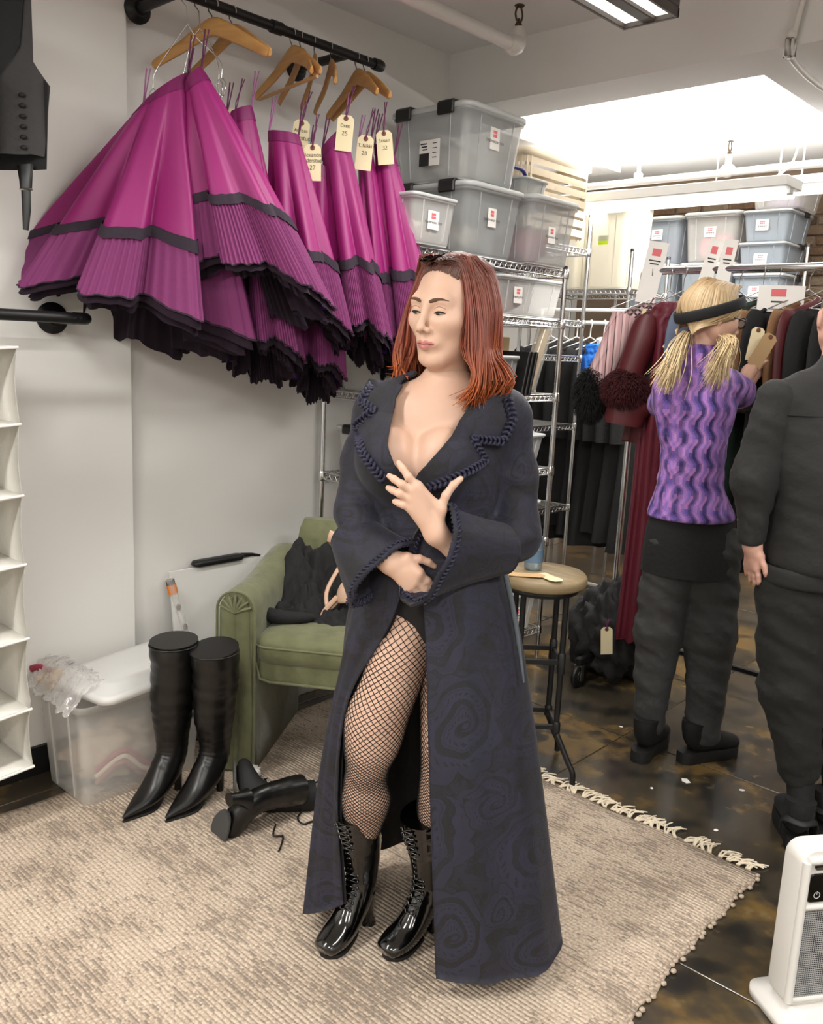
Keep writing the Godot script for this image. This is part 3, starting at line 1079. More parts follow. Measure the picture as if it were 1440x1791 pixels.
	# tall pale bins
	for i in 2:
		var x: float = -3.60 + i * 0.35
		var bn := storage_box(["tall pale plastic bin behind the wire posts, farther left", "tall pale plastic bin with a yellow green sticky note"][i], V(x + 0.03, 1.935, -5.46), 0, 0.34, 0.40, 0.62, M.bin, [], [], "tall pale bins", "plastic_bin")
		if i == 1:
			q = MB.new(true)
			q.box(V(0, 0.31, 0.181), V(0.075, 0.06, 0.001))
			obj("sticky_note", q, mat(Color(0.78, 0.90, 0.10), 0.7), bn)
	# boxes on the far unit
	var F := "clear boxes on the far wire unit"
	var z := -6.22
	var RL := [[PI / 2, 0.06, 0.07]]
	storage_box("far clear box with lilac clothes, upper left in front of the brick", V(-3.245, 2.165, z), 0, 0.40, 0.44, 0.325, M.tub_far, RL, [[0.0, 0.02, 0.20, 0.085, 0.07]], F)
	storage_box("far clear box with red and pink clothes in front of the brick", V(-2.825, 2.165, z), 0, 0.40, 0.44, 0.335, M.tub_clear, RL, [[0.0, 0.0, 0.20, 0.085, 0.07]], F)
	storage_box("far clear box under the lilac one, behind the rack rail", V(-3.265, 1.83, z), 0, 0.40, 0.44, 0.33, M.tub_far, RL, [[0.0, 0.03, 0.2, 0.06, 0.06]], F)
	storage_box("far clear box under the red and pink one", V(-2.83, 1.83, z), 0, 0.40, 0.44, 0.33, M.tub_far, RL, [[0.0, 0.0, 0.18, 0.07, 0.06]], F)
	storage_box("far grey blue box, second from the top of the right stack", V(-2.445, 2.282, z), 0, 0.32, 0.44, 0.205, M.tub_far, RL, [[0.0, -0.02, 0.11, 0.085, 0.07]], F)
	storage_box("far blue box, third from the top of the right stack", V(-2.455, 2.085, z), 0, 0.32, 0.44, 0.195, M.tub_far, RL, [[0.0, 0.0, 0.09, 0.09, 0.065]], F)
	storage_box("far clear box at the bottom of the right stack", V(-2.46, 1.83, z), 0, 0.34, 0.44, 0.25, M.tub_far, RL, [[0.0, -0.01, 0.13, 0.085, 0.07]], F)
	storage_box("far clear box with a lilac lid on top of the right stack", V(-2.40, 2.489, z), 0, 0.34, 0.44, 0.175, M.tub_clear, RL, [], F)
	contents("lilac clothes inside the upper left far box", V(-3.245, 2.18, z + 0.06), V(0.15, 0.10, 0.13), mat(Color(0.62, 0.46, 0.56), 0.9), 21)
	contents("red and pink clothes inside the far clear box", V(-2.825, 2.18, z + 0.04), V(0.15, 0.12, 0.15), mat(Color(0.80, 0.40, 0.46), 0.9), 22)
	contents("dark blue clothes inside the third far box", V(-2.455, 2.09, z + 0.05), V(0.12, 0.06, 0.14), M.blue_grey, 23)
	contents("dark clothes inside the second far box", V(-2.445, 2.29, z + 0.05), V(0.12, 0.05, 0.14), M.blue_grey, 24)
	contents("lilac clothes inside the topmost far box", V(-2.40, 2.50, z), V(0.13, 0.05, 0.14), mat(Color(0.66, 0.58, 0.72), 0.9), 25)
	contents("pale clothes inside the box under the lilac one", V(-3.265, 1.84, z + 0.05), V(0.15, 0.10, 0.14), M.cream, 26)
	contents("pale clothes inside the box under the red one", V(-2.83, 1.84, z + 0.05), V(0.15, 0.10, 0.14), M.cream, 27)

# ---------------------------------------------------------------- rods, hangers and skirts
func rods():
	var t := thing("pipe_rail", "black pipe clothes rail fixed high on the white wall", "clothes rail", V(-2.55, 2.53, -2.0))
	var m := MB.new()
	m.tube([V(0, 0, 0.39), V(0, 0, -0.47)], 0.0165, 12)
	obj("pipe", m, M.black_pipe, t)
	m = MB.new()
	m.lathe([[0.021, -0.022], [0.021, 0.022]], 12, V(0, 0, 0.0), Basis(V(1, 0, 0), PI / 2))
	obj("coupling", m, M.black_pipe, t)
	for z in [0.375, -0.33]:
		var wall := -0.30 if z < 0 else -0.25
		m = MB.new()
		m.tube([V(0, 0, z), V(wall, 0, z)], 0.0165, 12)
		obj("arm", m, M.black_pipe, t)
		m = MB.new()
		m.lathe([[0.045, 0.0], [0.045, 0.012], [0.026, 0.016], [0.024, 0.03]], 20, V(wall + 0.001, 0, z), Basis(V(0, 0, 1), -PI / 2))
		obj("flange", m, M.black_pipe, t)
	m = MB.new()
	m.lathe([[0.021, 0.0], [0.022, 0.03], [0.019, 0.045], [0.008, 0.05]], 12, V(0, 0, -0.46), Basis(V(1, 0, 0), -PI / 2))
	obj("end_cap", m, M.black_pipe, t)
	t = thing("pipe_rail", "black pipe clothes rail fixed low on the white wall at the left", "clothes rail", V(-2.55, 1.535, -0.9))
	m = MB.new()
	m.tube([V(0, 0, 0.8), V(0, 0, -0.38)], 0.0165, 12)
	obj("pipe", m, M.black_pipe, t)
	m = MB.new()
	m.tube(crow([V(0, 0, -0.36), V(-0.01, 0, -0.40), V(-0.05, 0, -0.41), V(-0.25, 0, -0.41)], 10), 0.018, 12)
	obj("arm", m, M.black_pipe, t)
	m = MB.new()
	m.lathe([[0.05, 0.0], [0.05, 0.012], [0.026, 0.016], [0.024, 0.03]], 20, V(-0.249, 0, -0.41), Basis(V(0, 0, 1), -PI / 2))
	obj("flange", m, M.black_pipe, t)

func hook(mb: MB, top: Vector3, drop: float, b: Basis, r := 0.0022):
	# open hook over a 33 mm pipe, then down to the neck
	var p := []
	for i in 9:
		var a := lerpf(-0.25, PI, i / 8.0)
		p.append(top + b * V(cos(a) * 0.02, sin(a) * 0.02 - 0.02, 0))
	p.append(top + b * V(-0.017, -0.035, 0))
	p.append(top + b * V(-0.004, -0.05, 0))
	p.append(top + b * V(0, -drop, 0))
	mb.tube(p, r, 6)

func wood_hanger(label: String, at: Vector3, turn: float, bar := false):
	var t := thing("wooden_hanger", label, "hanger", at, turn, "wooden hangers on the black rail")
	var m := MB.new()
	hook(m, Vector3.ZERO, 0.085, Basis(Vector3.UP, 0.0))
	obj("hook", m, M.chrome, t)
	m = MB.new()
	var path := crow([V(-0.225, -0.185, 0.02), V(-0.20, -0.172, 0.018), V(-0.12, -0.132, 0.004), V(-0.05, -0.098, 0), V(0, -0.082, 0), V(0.05, -0.098, 0), V(0.12, -0.132, 0.004), V(0.20, -0.172, 0.018), V(0.225, -0.185, 0.02)], 33)
	var ra := []
	var rb := []
	for i in 33:
		var s := absf(i / 16.0 - 1.0)
		ra.append(lerpf(0.028, 0.014, smoothstep(0.0, 1.0, s)) if s < 0.97 else 0.008)
		rb.append(0.0065)
	m.tube(path, ra, 10, true, rb, V(0, 1, 0))
	obj("shoulder", m, M.wood, t)
	if bar:
		m = MB.new()
		m.tube([V(-0.20, -0.195, 0.018), V(0.20, -0.195, 0.018)], 0.006, 8)
		obj("bar", m, M.wood, t)

func wire_hanger(label: String, at: Vector3, turn: float, w: float, tilt := 0.0):
	var t := thing("wire_hanger", label, "hanger", at, turn, "steel clip hangers on the black rail")
	t.rotation.z = tilt
	var m := MB.new()
	hook(m, Vector3.ZERO, 0.10, Basis.IDENTITY, 0.0018)
	m.tube(crow([V(0, -0.10, 0), V(-0.03, -0.14, 0), V(-w, -0.24, 0), V(-w - 0.01, -0.29, 0)], 12), 0.0018, 5)
	m.tube(crow([V(0, -0.10, 0), V(0.03, -0.14, 0), V(w, -0.20, 0), V(w + 0.005, -0.25, 0)], 12), 0.0018, 5)
	obj("frame", m, M.chrome, t)
	for s in [-1, 1]:
		m = MB.new()
		var p := V(s * (w + 0.008), -0.29 if s < 0 else -0.25, 0)
		for e in [-1, 1]:
			m.tube([p, p + V(0.012 * e, -0.015, 0.004), p + V(0.008 * e, -0.05, 0.004), p + V(0, -0.055, 0)], 0.0018, 5)
		obj("clip", m, M.chrome, t)

func satin(c: Color) -> StandardMaterial3D:
	var m := mat(c, 0.52)
	m.rim_enabled = true
	m.rim = 0.12
	m.rim_tint = 0.8
	return m

# closed, folded cone between a waist line and a hem line; local frame faces the camera side of the room
func skirt_rows(q: Array, t0: float, t1: float, n: int, fold: float, nf: int, ph: float, depth: float, grow: float, pleat := 0.0, np := 0, ns := 240, wave := 0.0, out := 0.0) -> Array:
	var rows := []
	for i in n:
		var t := lerpf(t0, t1, i / float(n - 1))
		var e := pow(t, 0.92)
		var xl := lerpf(q[0], q[4], e) - grow * t
		var xr := lerpf(q[2], q[6], e) + grow * t
		var yl := lerpf(q[1], q[5], t)
		var yr := lerpf(q[3], q[7], t)
		var row := PackedVector3Array()
		for j in ns:
			var a := TAU * j / ns
			var c := cos(a)
			var s := sin(a)
			var wv := sin(a * nf + ph + 0.5 * sin(a * 2.0 + ph))
			var f := fold * smoothstep(-0.12, 0.6, t) * (wv * 0.8 + 0.35 * sin(a * (nf * 2 - 3) + ph * 2.3) - 0.5 * pow(maxf(0.0, -wv), 3.0))
			var pl := pleat * sin(a * np) * (0.35 + 0.65 * t) + out
			var k := 1.0 + f
			var x := lerpf(xl, xr, 0.5 + 0.5 * c * k) + c * pl
			var y := lerpf(yl, yr, 0.5 + 0.5 * c) - f * 0.10 * t + wave * sin(a * 37 + ph) * t
			var z := (lerpf(0.035, depth, e) * k) * s + s * pl
			# the hem swings up towards the room and hangs lower on the wall side
			y += 0.055 * t * t * s
			row.append(V(x, y, z))
		rows.append(row)
	return rows

func skirts():
	M.satin = satin(Color(0.56, 0.10, 0.41))
	M.satin_dark = satin(Color(0.46, 0.07, 0.34))
	M.pleats = cloth(Color(0.47, 0.18, 0.39), 0.8)
	M.lace = cloth(Color(0.17, 0.13, 0.18), 0.9)
	M.tulle = cloth(Color(0.10, 0.03, 0.10), 0.95)
	M.lining = satin(Color(0.42, 0.20, 0.62))
	M.ribbon = satin(Color(0.36, 0.08, 0.28))
	M.ribbon_pale = satin(Color(0.62, 0.38, 0.56))
	var data := [
		["nearest purple skirt, widest, spreading over the left wall", V(-2.500, 0, -1.600), [-0.119, 2.186, 0.019, 2.285, -0.538, 1.609, 0.158, 1.509], 0.67, 0.22, 0.21, 9, 0.6],
		["purple skirt in front of the nearest one, with the highest hem", V(-2.360, 0, -1.720), [-0.169, 2.247, -0.122, 2.301, -0.148, 1.694, 0.271, 1.629], 0.62, 0.15, 0.18, 7, 2.1],
		["purple skirt half hidden behind the first cream tag", V(-2.520, 0, -1.860), [-0.070, 2.211, 0.015, 2.250, -0.096, 1.460, 0.192, 1.443], 0.66, 0.17, 0.15, 8, 4.0],
		["purple skirt with a dipped waistband, in the middle of the rail", V(-2.460, 0, -2.000), [-0.077, 2.187, 0.023, 2.180, -0.052, 1.566, 0.205, 1.538], 0.64, 0.16, 0.18, 7, 0.2],
		["purple skirt hanging lowest, ruffle below the others", V(-2.580, 0, -2.080), [0.076, 2.138, 0.158, 2.093, 0.019, 1.374, 0.216, 1.377], 0.70, 0.13, 0.14, 6, 1.0],
		["purple skirt under the fourth cream tag", V(-2.440, 0, -2.200), [-0.062, 2.163, 0.015, 2.246, 0.011, 1.521, 0.211, 1.499], 0.64, 0.15, 0.17, 6, 2.8],
		["purple skirt squeezed between the last two", V(-2.540, 0, -2.320), [0.044, 2.215, 0.092, 2.237, 0.090, 1.480, 0.245, 1.465], 0.66, 0.13, 0.14, 6, 5.1],
		["purple skirt farthest along the rail, next to the boxes", V(-2.460, 0, -2.420), [-0.021, 2.227, 0.055, 2.195, 0.035, 1.483, 0.273, 1.471], 0.64, 0.15, 0.17, 6, 3.5]]
	for i in data.size():
		var s: Array = data[i]
		var q: Array = s[2]
		var t := thing("purple_skirt", s[0], "skirt", s[1], deg_to_rad(42.5), "purple skirts on the black rail")
		var tb: float = s[3]
		var m := MB.new()
		var fd: float = s[5]
		var nf: int = s[6]
		var ph: float = s[7]
		var dp: float = s[4]
		m.sheet(skirt_rows(q, 0.0, 0.055, 4, fd, nf, ph, dp, 0.0, 0.0, 0, 330, 0.0, 0.002), true)
		m.sheet(skirt_rows(q, 0.004, 0.05, 3, fd, nf, ph, dp, 0.0, 0.0, 0, 330, 0.0, -0.004), true)
		obj("waistband", m, M.satin_dark, t)
		m = MB.new()
		m.sheet(skirt_rows(q, 0.05, tb, 26, fd, nf, ph, dp, 0.0, 0.0, 0, 330), true)
		obj("satin_panel", m, M.satin, t)
		m = MB.new()
		m.sheet(skirt_rows(q, tb - 0.010, tb + 0.045, 5, fd, nf, ph, dp, 0.0, 0.0, 0, 660, 0.0015, 0.010), true)
		obj("lace_band", m, M.lace, t)
		m = MB.new()
		m.sheet(skirt_rows(q, tb + 0.015, 1.0, 14, fd, nf, ph, dp, 0.0, 0.0042, 110, 660, 0.003, 0.002), true)
		obj("pleated_ruffle", m, M.pleats, t)
		m = MB.new()
		m.sheet(skirt_rows(q, 0.992, 1.0, 2, fd, nf, ph, dp, 0.0, 0.0042, 110, 660, 0.003, 0.005), true)
		obj("hem_edge", m, M.lace, t)
		m = MB.new()
		m.sheet(skirt_rows(q, 0.72, 1.0, 5, fd, nf, ph, dp, 0.0, 0.0, 0, 330, 0.0, -0.022), true)
		obj("lining", m, M.lining, t)
		m = MB.new()
		m.sheet(skirt_rows(q, 0.96, 1.035, 4, fd, nf, ph, dp, 0.0, 0.0, 0, 330, 0.002, -0.012), true)
		obj("black_hem_layer", m, M.tulle, t)
		m = MB.new()
		m.sheet(skirt_rows(q, 0.80, 1.06, 6, fd, nf, ph, dp * 0.9, 0.0, 0.004, 70, 420, 0.004, -0.045), true)
		obj("tulle_layer", m, M.tulle, t)
		# hanging loops of ribbon up to the hanger
		for k in [0, 1]:
			var p := V(q[k * 2], q[k * 2 + 1] - 0.01, 0.0)
			m = MB.new()
			for d in [-1, 1]:
				m.tube([p, p + V((0.02 if k else 0.022) + d * 0.006, 0.115, 0.01)], 0.0025, 4)
			obj("hanging_loop", m, M.ribbon if (i + k) % 3 else M.ribbon_pale, t)
	var hz := [-1.748, -1.822, -2.07, -2.108, -2.17, -2.248, -2.375, -2.419]
	var yaw := [0.32, 0.0, -0.17, -0.44, -0.6, -0.56, -0.33, -0.26]
	var nm := ["wooden hanger nearest the camera on the black rail", "second wooden hanger from the left on the black rail", "wooden hanger with a trouser bar, third from the left", "wooden hanger behind the trouser bar hanger", "narrow looking wooden hanger turned sideways, fifth from the left", "wooden hanger in front of the round flange", "wooden hanger second from the rail end", "wooden hanger at the very end of the rail"]
	for i in 8: wood_hanger(nm[i], V(-2.55, 2.5465, hz[i]), yaw[i], i == 2)
	wire_hanger("steel clip hanger holding the nearest skirt", V(-2.55, 2.5465, -1.655), 0.75, 0.10)
	wire_hanger("steel clip hanger beside the nearest wooden hanger", V(-2.55, 2.5465, -1.70), 0.5, 0.06)
	# cream tags: [place, turn about the view axis, lines]
	var tags := [[Vector3(-2.519, 2.229, -1.814), 0.06, ["Gwen", "26"], "cream paper tag farthest left, between two skirts"],
		[Vector3(-2.520, 2.254, -2.096), 0.1, ["Aurora", "understudy"], "cream paper tag half covered by another tag"],
		[Vector3(-2.407, 2.153, -2.049), -0.02, ["Alexandra", "understudy", "27"], "cream paper tag hanging lowest, reading 27"],
		[Vector3(-2.387, 2.270, -2.181), 0.07, ["Oren", "25"], "large cream paper tag on the fourth skirt, reading 25"],
		[Vector3(-2.402, 2.227, -2.293), 0.08, ["T. Nikki", "28"], "cream paper tag second from the right, reading 28"],
		[Vector3(-2.398, 2.260, -2.375), -0.12, ["Susan", "32"], "cream paper tag farthest right, reading 32"]]
	for s in tags: paper_tag(s[3], s[0], deg_to_rad(42.5), s[1], s[2], 0.058, 0.118)

func paper_tag(label: String, at: Vector3, turn: float, roll: float, lines: Array, w: float, h: float, string := 0.10, group := "cream paper tags on the skirts", m: Material = null) -> Node3D:
	var t := thing("paper_tag", label, "tag", at, turn, group)
	t.basis = Basis(Vector3.UP, turn) * Basis(V(0, 0, 1), -roll)
	var mb := MB.new(true)
	var c := w * 0.22
	var poly := PackedVector2Array([Vector2(-w / 2, -h), Vector2(w / 2, -h), Vector2(w / 2, -c), Vector2(w / 2 - c, 0), Vector2(-w / 2 + c, 0), Vector2(-w / 2, -c)])
	mb.patch(poly, func(p: Vector2) -> Vector3: return Vector3(p.x, p.y, 0.0), 0.0008, 0.2)
	obj("card", mb, m if m else M.manila, t)
	mb = MB.new()
	mb.lathe([[0.0075, -0.001], [0.0085, 0.0006], [0.0075, 0.0014], [0.0035, 0.0012]], 14, V(0, -c * 0.9, 0), Basis(V(1, 0, 0), PI / 2))
	obj("eyelet", mb, M.eyelet, t)
	if string > 0.0:
		mb = MB.new()
		mb.tube([V(0, -c * 0.9, 0.002), V(0.006, 0.02, 0.0), V(0.012, string, -0.02)], 0.0018, 4)
		mb.tube([V(0, -c * 0.9, 0.002), V(0.0, 0.02, 0.0), V(0.02, string, -0.02)], 0.0018, 4)
		obj("string", mb, M.ribbon, t)
	for i in lines.size():
		var last: bool = i == lines.size() - 1
		words(lines[i], h * (0.13 if not last else 0.15), M.ink, t, V(0, -h * (0.30 + 0.15 * i) if not last else -h * (0.38 + 0.13 * i), 0.0006))
	return t

# ---------------------------------------------------------------- furniture and things on the floor
func armchair():
	var v := cloth(Color(0.33, 0.37, 0.20), 0.7)
	v.rim = 0.5
	v.rim_tint = 0.9
	var im := noise_img(256, 0.012, 61, 3)
	var c2 := Image.create(256, 256, false, Image.FORMAT_RGB8)
	for y in 256:
		for x in 256:
			c2.set_pixel(x, y, Color(0.365, 0.375, 0.25).lerp(Color(0.455, 0.465, 0.33), im.get_pixel(x, y).r))
	v.albedo_color = Color(1, 1, 1)
	v.albedo_texture = ImageTexture.create_from_image(c2)
	v.uv1_scale = Vector3.ONE * 3.0
	M.velvet = v
	var t := thing("armchair", "olive green velvet armchair with rounded slab arms", "armchair", V(-2.283, 0.010, -2.123), deg_to_rad(34))
	for s in [-1, 1]:
		var m := MB.new()
		var rows := []
		# arm: slab with a rounded top, running front to back and rising a little to the back
		for i in 12:
			var k := i / 11.0
			var z := lerpf(0.315, -0.27, k)
			var top := 0.655 + 0.05 * smoothstep(0.3, 1.0, k)
			var hw := 0.068
			var e: float = 1.0 if i > 0 else 0.86
			if i == 11: e = 0.86
			var row := PackedVector3Array()
			row.append(V(s * 0.284 - hw * e, 0.0, z))
			for q in 9:
				var a := PI - PI * q / 8.0
				row.append(V(s * 0.284 + cos(a) * hw * e, top - hw + sin(a) * hw * e, z))
			row.append(V(s * 0.284 + hw * e, 0.0, z))
			rows.append(row)
		m.sheet(rows, true, true)
		var arm := obj("arm", m, v, t)
		# two padded rolls on the front face and the welt round it
		for r in [-1, 1]:
			m = MB.new()
			var kk := []
			for i in 14:
				var y := lerpf(0.01, 0.632, i / 13.0)
				kk.append([s * 0.284 + r * 0.030 + 0.008 * r * sin(i * 0.4), y, 0.312, 0.028 if i < 13 else 0.012, 0.016])
			m.sheet(sections(kk, 28, 12), true, true)
			obj("front_roll", m, v, arm)
		for i in 7:
			m = MB.new()
			var a := PI * (i + 0.5) / 7.0
			m.tube([V(s * 0.284, 0.580, 0.328), V(s * 0.284 + cos(a) * 0.030, 0.588 + sin(a) * 0.028, 0.330), V(s * 0.284 + cos(a) * 0.056, 0.59 + sin(a) * 0.050, 0.322)], [0.003, 0.006, 0.004], 6)
			obj("gather", m, v, arm)
		m = MB.new()
		var w := []
		for q in 16:
			var a := PI - PI * q / 15.0
			w.append(V(s * 0.284 + cos(a) * 0.066, 0.587 + sin(a) * 0.066, 0.318))
		w.push_front(V(s * 0.284 - 0.066, 0.0, 0.318))
		w.push_back(V(s * 0.284 + 0.066, 0.0, 0.318))
		m.tube(w, 0.005, 6)
		obj("welt", m, v, arm)
	var m := MB.new()
	var rows := []
	for i in 9:
		var k := i / 8.0
		rows.append(rrect(0.45 - 0.02 * pow(absf(k * 2 - 1), 4), 0.58, 0.03, lerpf(0.335, 0.42, k)))
	m.sheet(rows, true, true)
	obj("seat_base", m, v, t)
	m = MB.new()
	m.tube([V(-0.22, 0.40, 0.296), V(-0.205, 0.345, 0.298), V(-0.17, 0.335, 0.298), V(0.17, 0.335, 0.298), V(0.205, 0.345, 0.298), V(0.22, 0.40, 0.296)], 0.005, 6)
	obj("welt", m, v, t)
	m = MB.new()
	rows = []
	for q in [[0.94, 0.40], [0.99, 0.415], [1.0, 0.44], [1.0, 0.47], [0.985, 0.485], [0.93, 0.497], [0.7, 0.508], [0.2, 0.512]]:
		rows.append(rrect(0.45 * q[0], 0.57 * q[0], 0.05 * q[0], q[1], 6))
	for r in rows:
		for i in r.size(): r[i].z += 0.025
	m.sheet(rows, true, true)
	var cu := obj("seat_cushion", m, v, t)
	m = MB.new()
	var wl := []
	for p in rrect(0.452, 0.572, 0.05, 0.462, 6): wl.append(p + V(0, 0, 0.025))
	wl.append(wl[0])
	m.tube(wl, 0.004, 6)
	obj("welt", m, v, cu)
	m = MB.new()
	rows = []
	for i in 13:
		var a := i / 12.0
		var y := lerpf(0.34, 0.795, a)
		var lean := -0.255 - 0.05 * a
		var hw := 0.245 - 0.05 * pow(maxf(0.0, a - 0.75) * 4.0, 3.0) * 0.4
		var th := 0.055 if i < 12 else 0.03
		if i == 11: th = 0.05
		var row := PackedVector3Array()
		for j in 28:
			var q := TAU * j / 28
			row.append(V(hw * signf(cos(q)) * pow(absf(cos(q)), 0.35), y + (0.0 if i < 12 else 0.0), lean + th * signf(sin(q)) * pow(absf(sin(q)), 0.6)))
		rows.append(row)
	m.sheet(rows, true, true)
	obj("backrest", m, v, t)

	# black garment heaped on the seat
	var g := thing("black_garment", "crumpled black garment heaped on the green armchair seat", "garment", V(-2.36, 0.51, -2.10), deg_to_rad(34))
	m = MB.new()
	var f := FastNoiseLite.new()
	f.seed = 12
	f.frequency = 5.0
	rows = []
	for i in 41:
		var row := PackedVector3Array()
		for j in 61:
			var u := j / 60.0 * 2 - 1
			var w := i / 40.0 * 2 - 1
			var x := u * 0.21
			var z := w * 0.21
			var edge: float = clampf(1.0 - pow(maxf(absf(u), absf(w)), 4.0), 0.0, 1.0)
			var ridge := absf(f.get_noise_2d(x * 1.3, z * 1.3)) * 0.10 + absf(f.get_noise_2d(x * 3 + 9, z * 3)) * 0.04
			var rise := 0.20 * smoothstep(0.5, -0.9, w) * (1.0 - 0.35 * u)
			row.append(V(x + 0.03 * f.get_noise_2d(z * 2, 3.0), 0.004 + edge * (0.015 + ridge + rise), z * 0.85 + 0.03 * f.get_noise_2d(x * 2, 8.0)))
		rows.append(row)
	m.shell(rows, 0.003)
	obj("cloth", m, M.black_cloth, g)
	m = MB.new()
	m.tube(crow([V(-0.20, 0.02, 0.17), V(-0.16, 0.035, 0.19), V(-0.08, 0.03, 0.20), V(0.02, 0.028, 0.16)], 14), [0.006, 0.014, 0.02, 0.024, 0.026, 0.026, 0.026, 0.026, 0.025, 0.024, 0.022, 0.02, 0.016, 0.008], 10)
	obj("sleeve", m, M.black_cloth, g)

	# beige bra lying on the garment
	var nude := cloth(Color(0.84, 0.70, 0.60), 0.7)
	var b := thing("bra", "beige bra lying on the black garment", "bra", V(-2.20, 0.60, -2.17), deg_to_rad(34))
	m = MB.new()
	rows = []
	for i in 10:
		var a := i / 9.0 * PI * 0.5
		var row := PackedVector3Array()
		for j in 25:
			var q := PI * 1.15 * j / 24.0 - 0.2
			row.append(V(-0.02 + cos(q) * sin(a) * 0.07, sin(q) * sin(a) * 0.075, 0.05 + cos(a) * 0.05))
		rows.append(row)
	m.shell(rows, 0.004)
	obj("cup", m, nude, b)
	m = MB.new()
	m.tube(crow([V(-0.06, 0.02, 0.06), V(-0.10, -0.03, 0.07), V(-0.12, -0.04, 0.075), V(-0.13, 0.02, 0.05), V(-0.085, 0.12, 0.01), V(-0.075, 0.15, 0.0)], 22), 0.008, 6, true, 0.002, V(1, 0, 0))
	obj("strap", m, nude, b)
	m = MB.new()
	m.tube(crow([V(-0.085, 0.005, 0.075), V(-0.13, -0.055, 0.09), V(-0.12, -0.085, 0.10), V(-0.06, -0.095, 0.10), V(-0.02, -0.07, 0.09)], 18), 0.010, 6, true, 0.002, V(0, 1, 0))
	obj("band", m, nude, b)
	m = MB.new()
	m.tube(crow([V(-0.15, 0.20, -0.03), V(-0.09, 0.185, -0.02), V(-0.03, 0.165, -0.02), V(0.03, 0.15, -0.02)], 14), 0.024, 8, true, 0.006, V(0, 1, 0))
	obj("back_wing", m, nude, b)

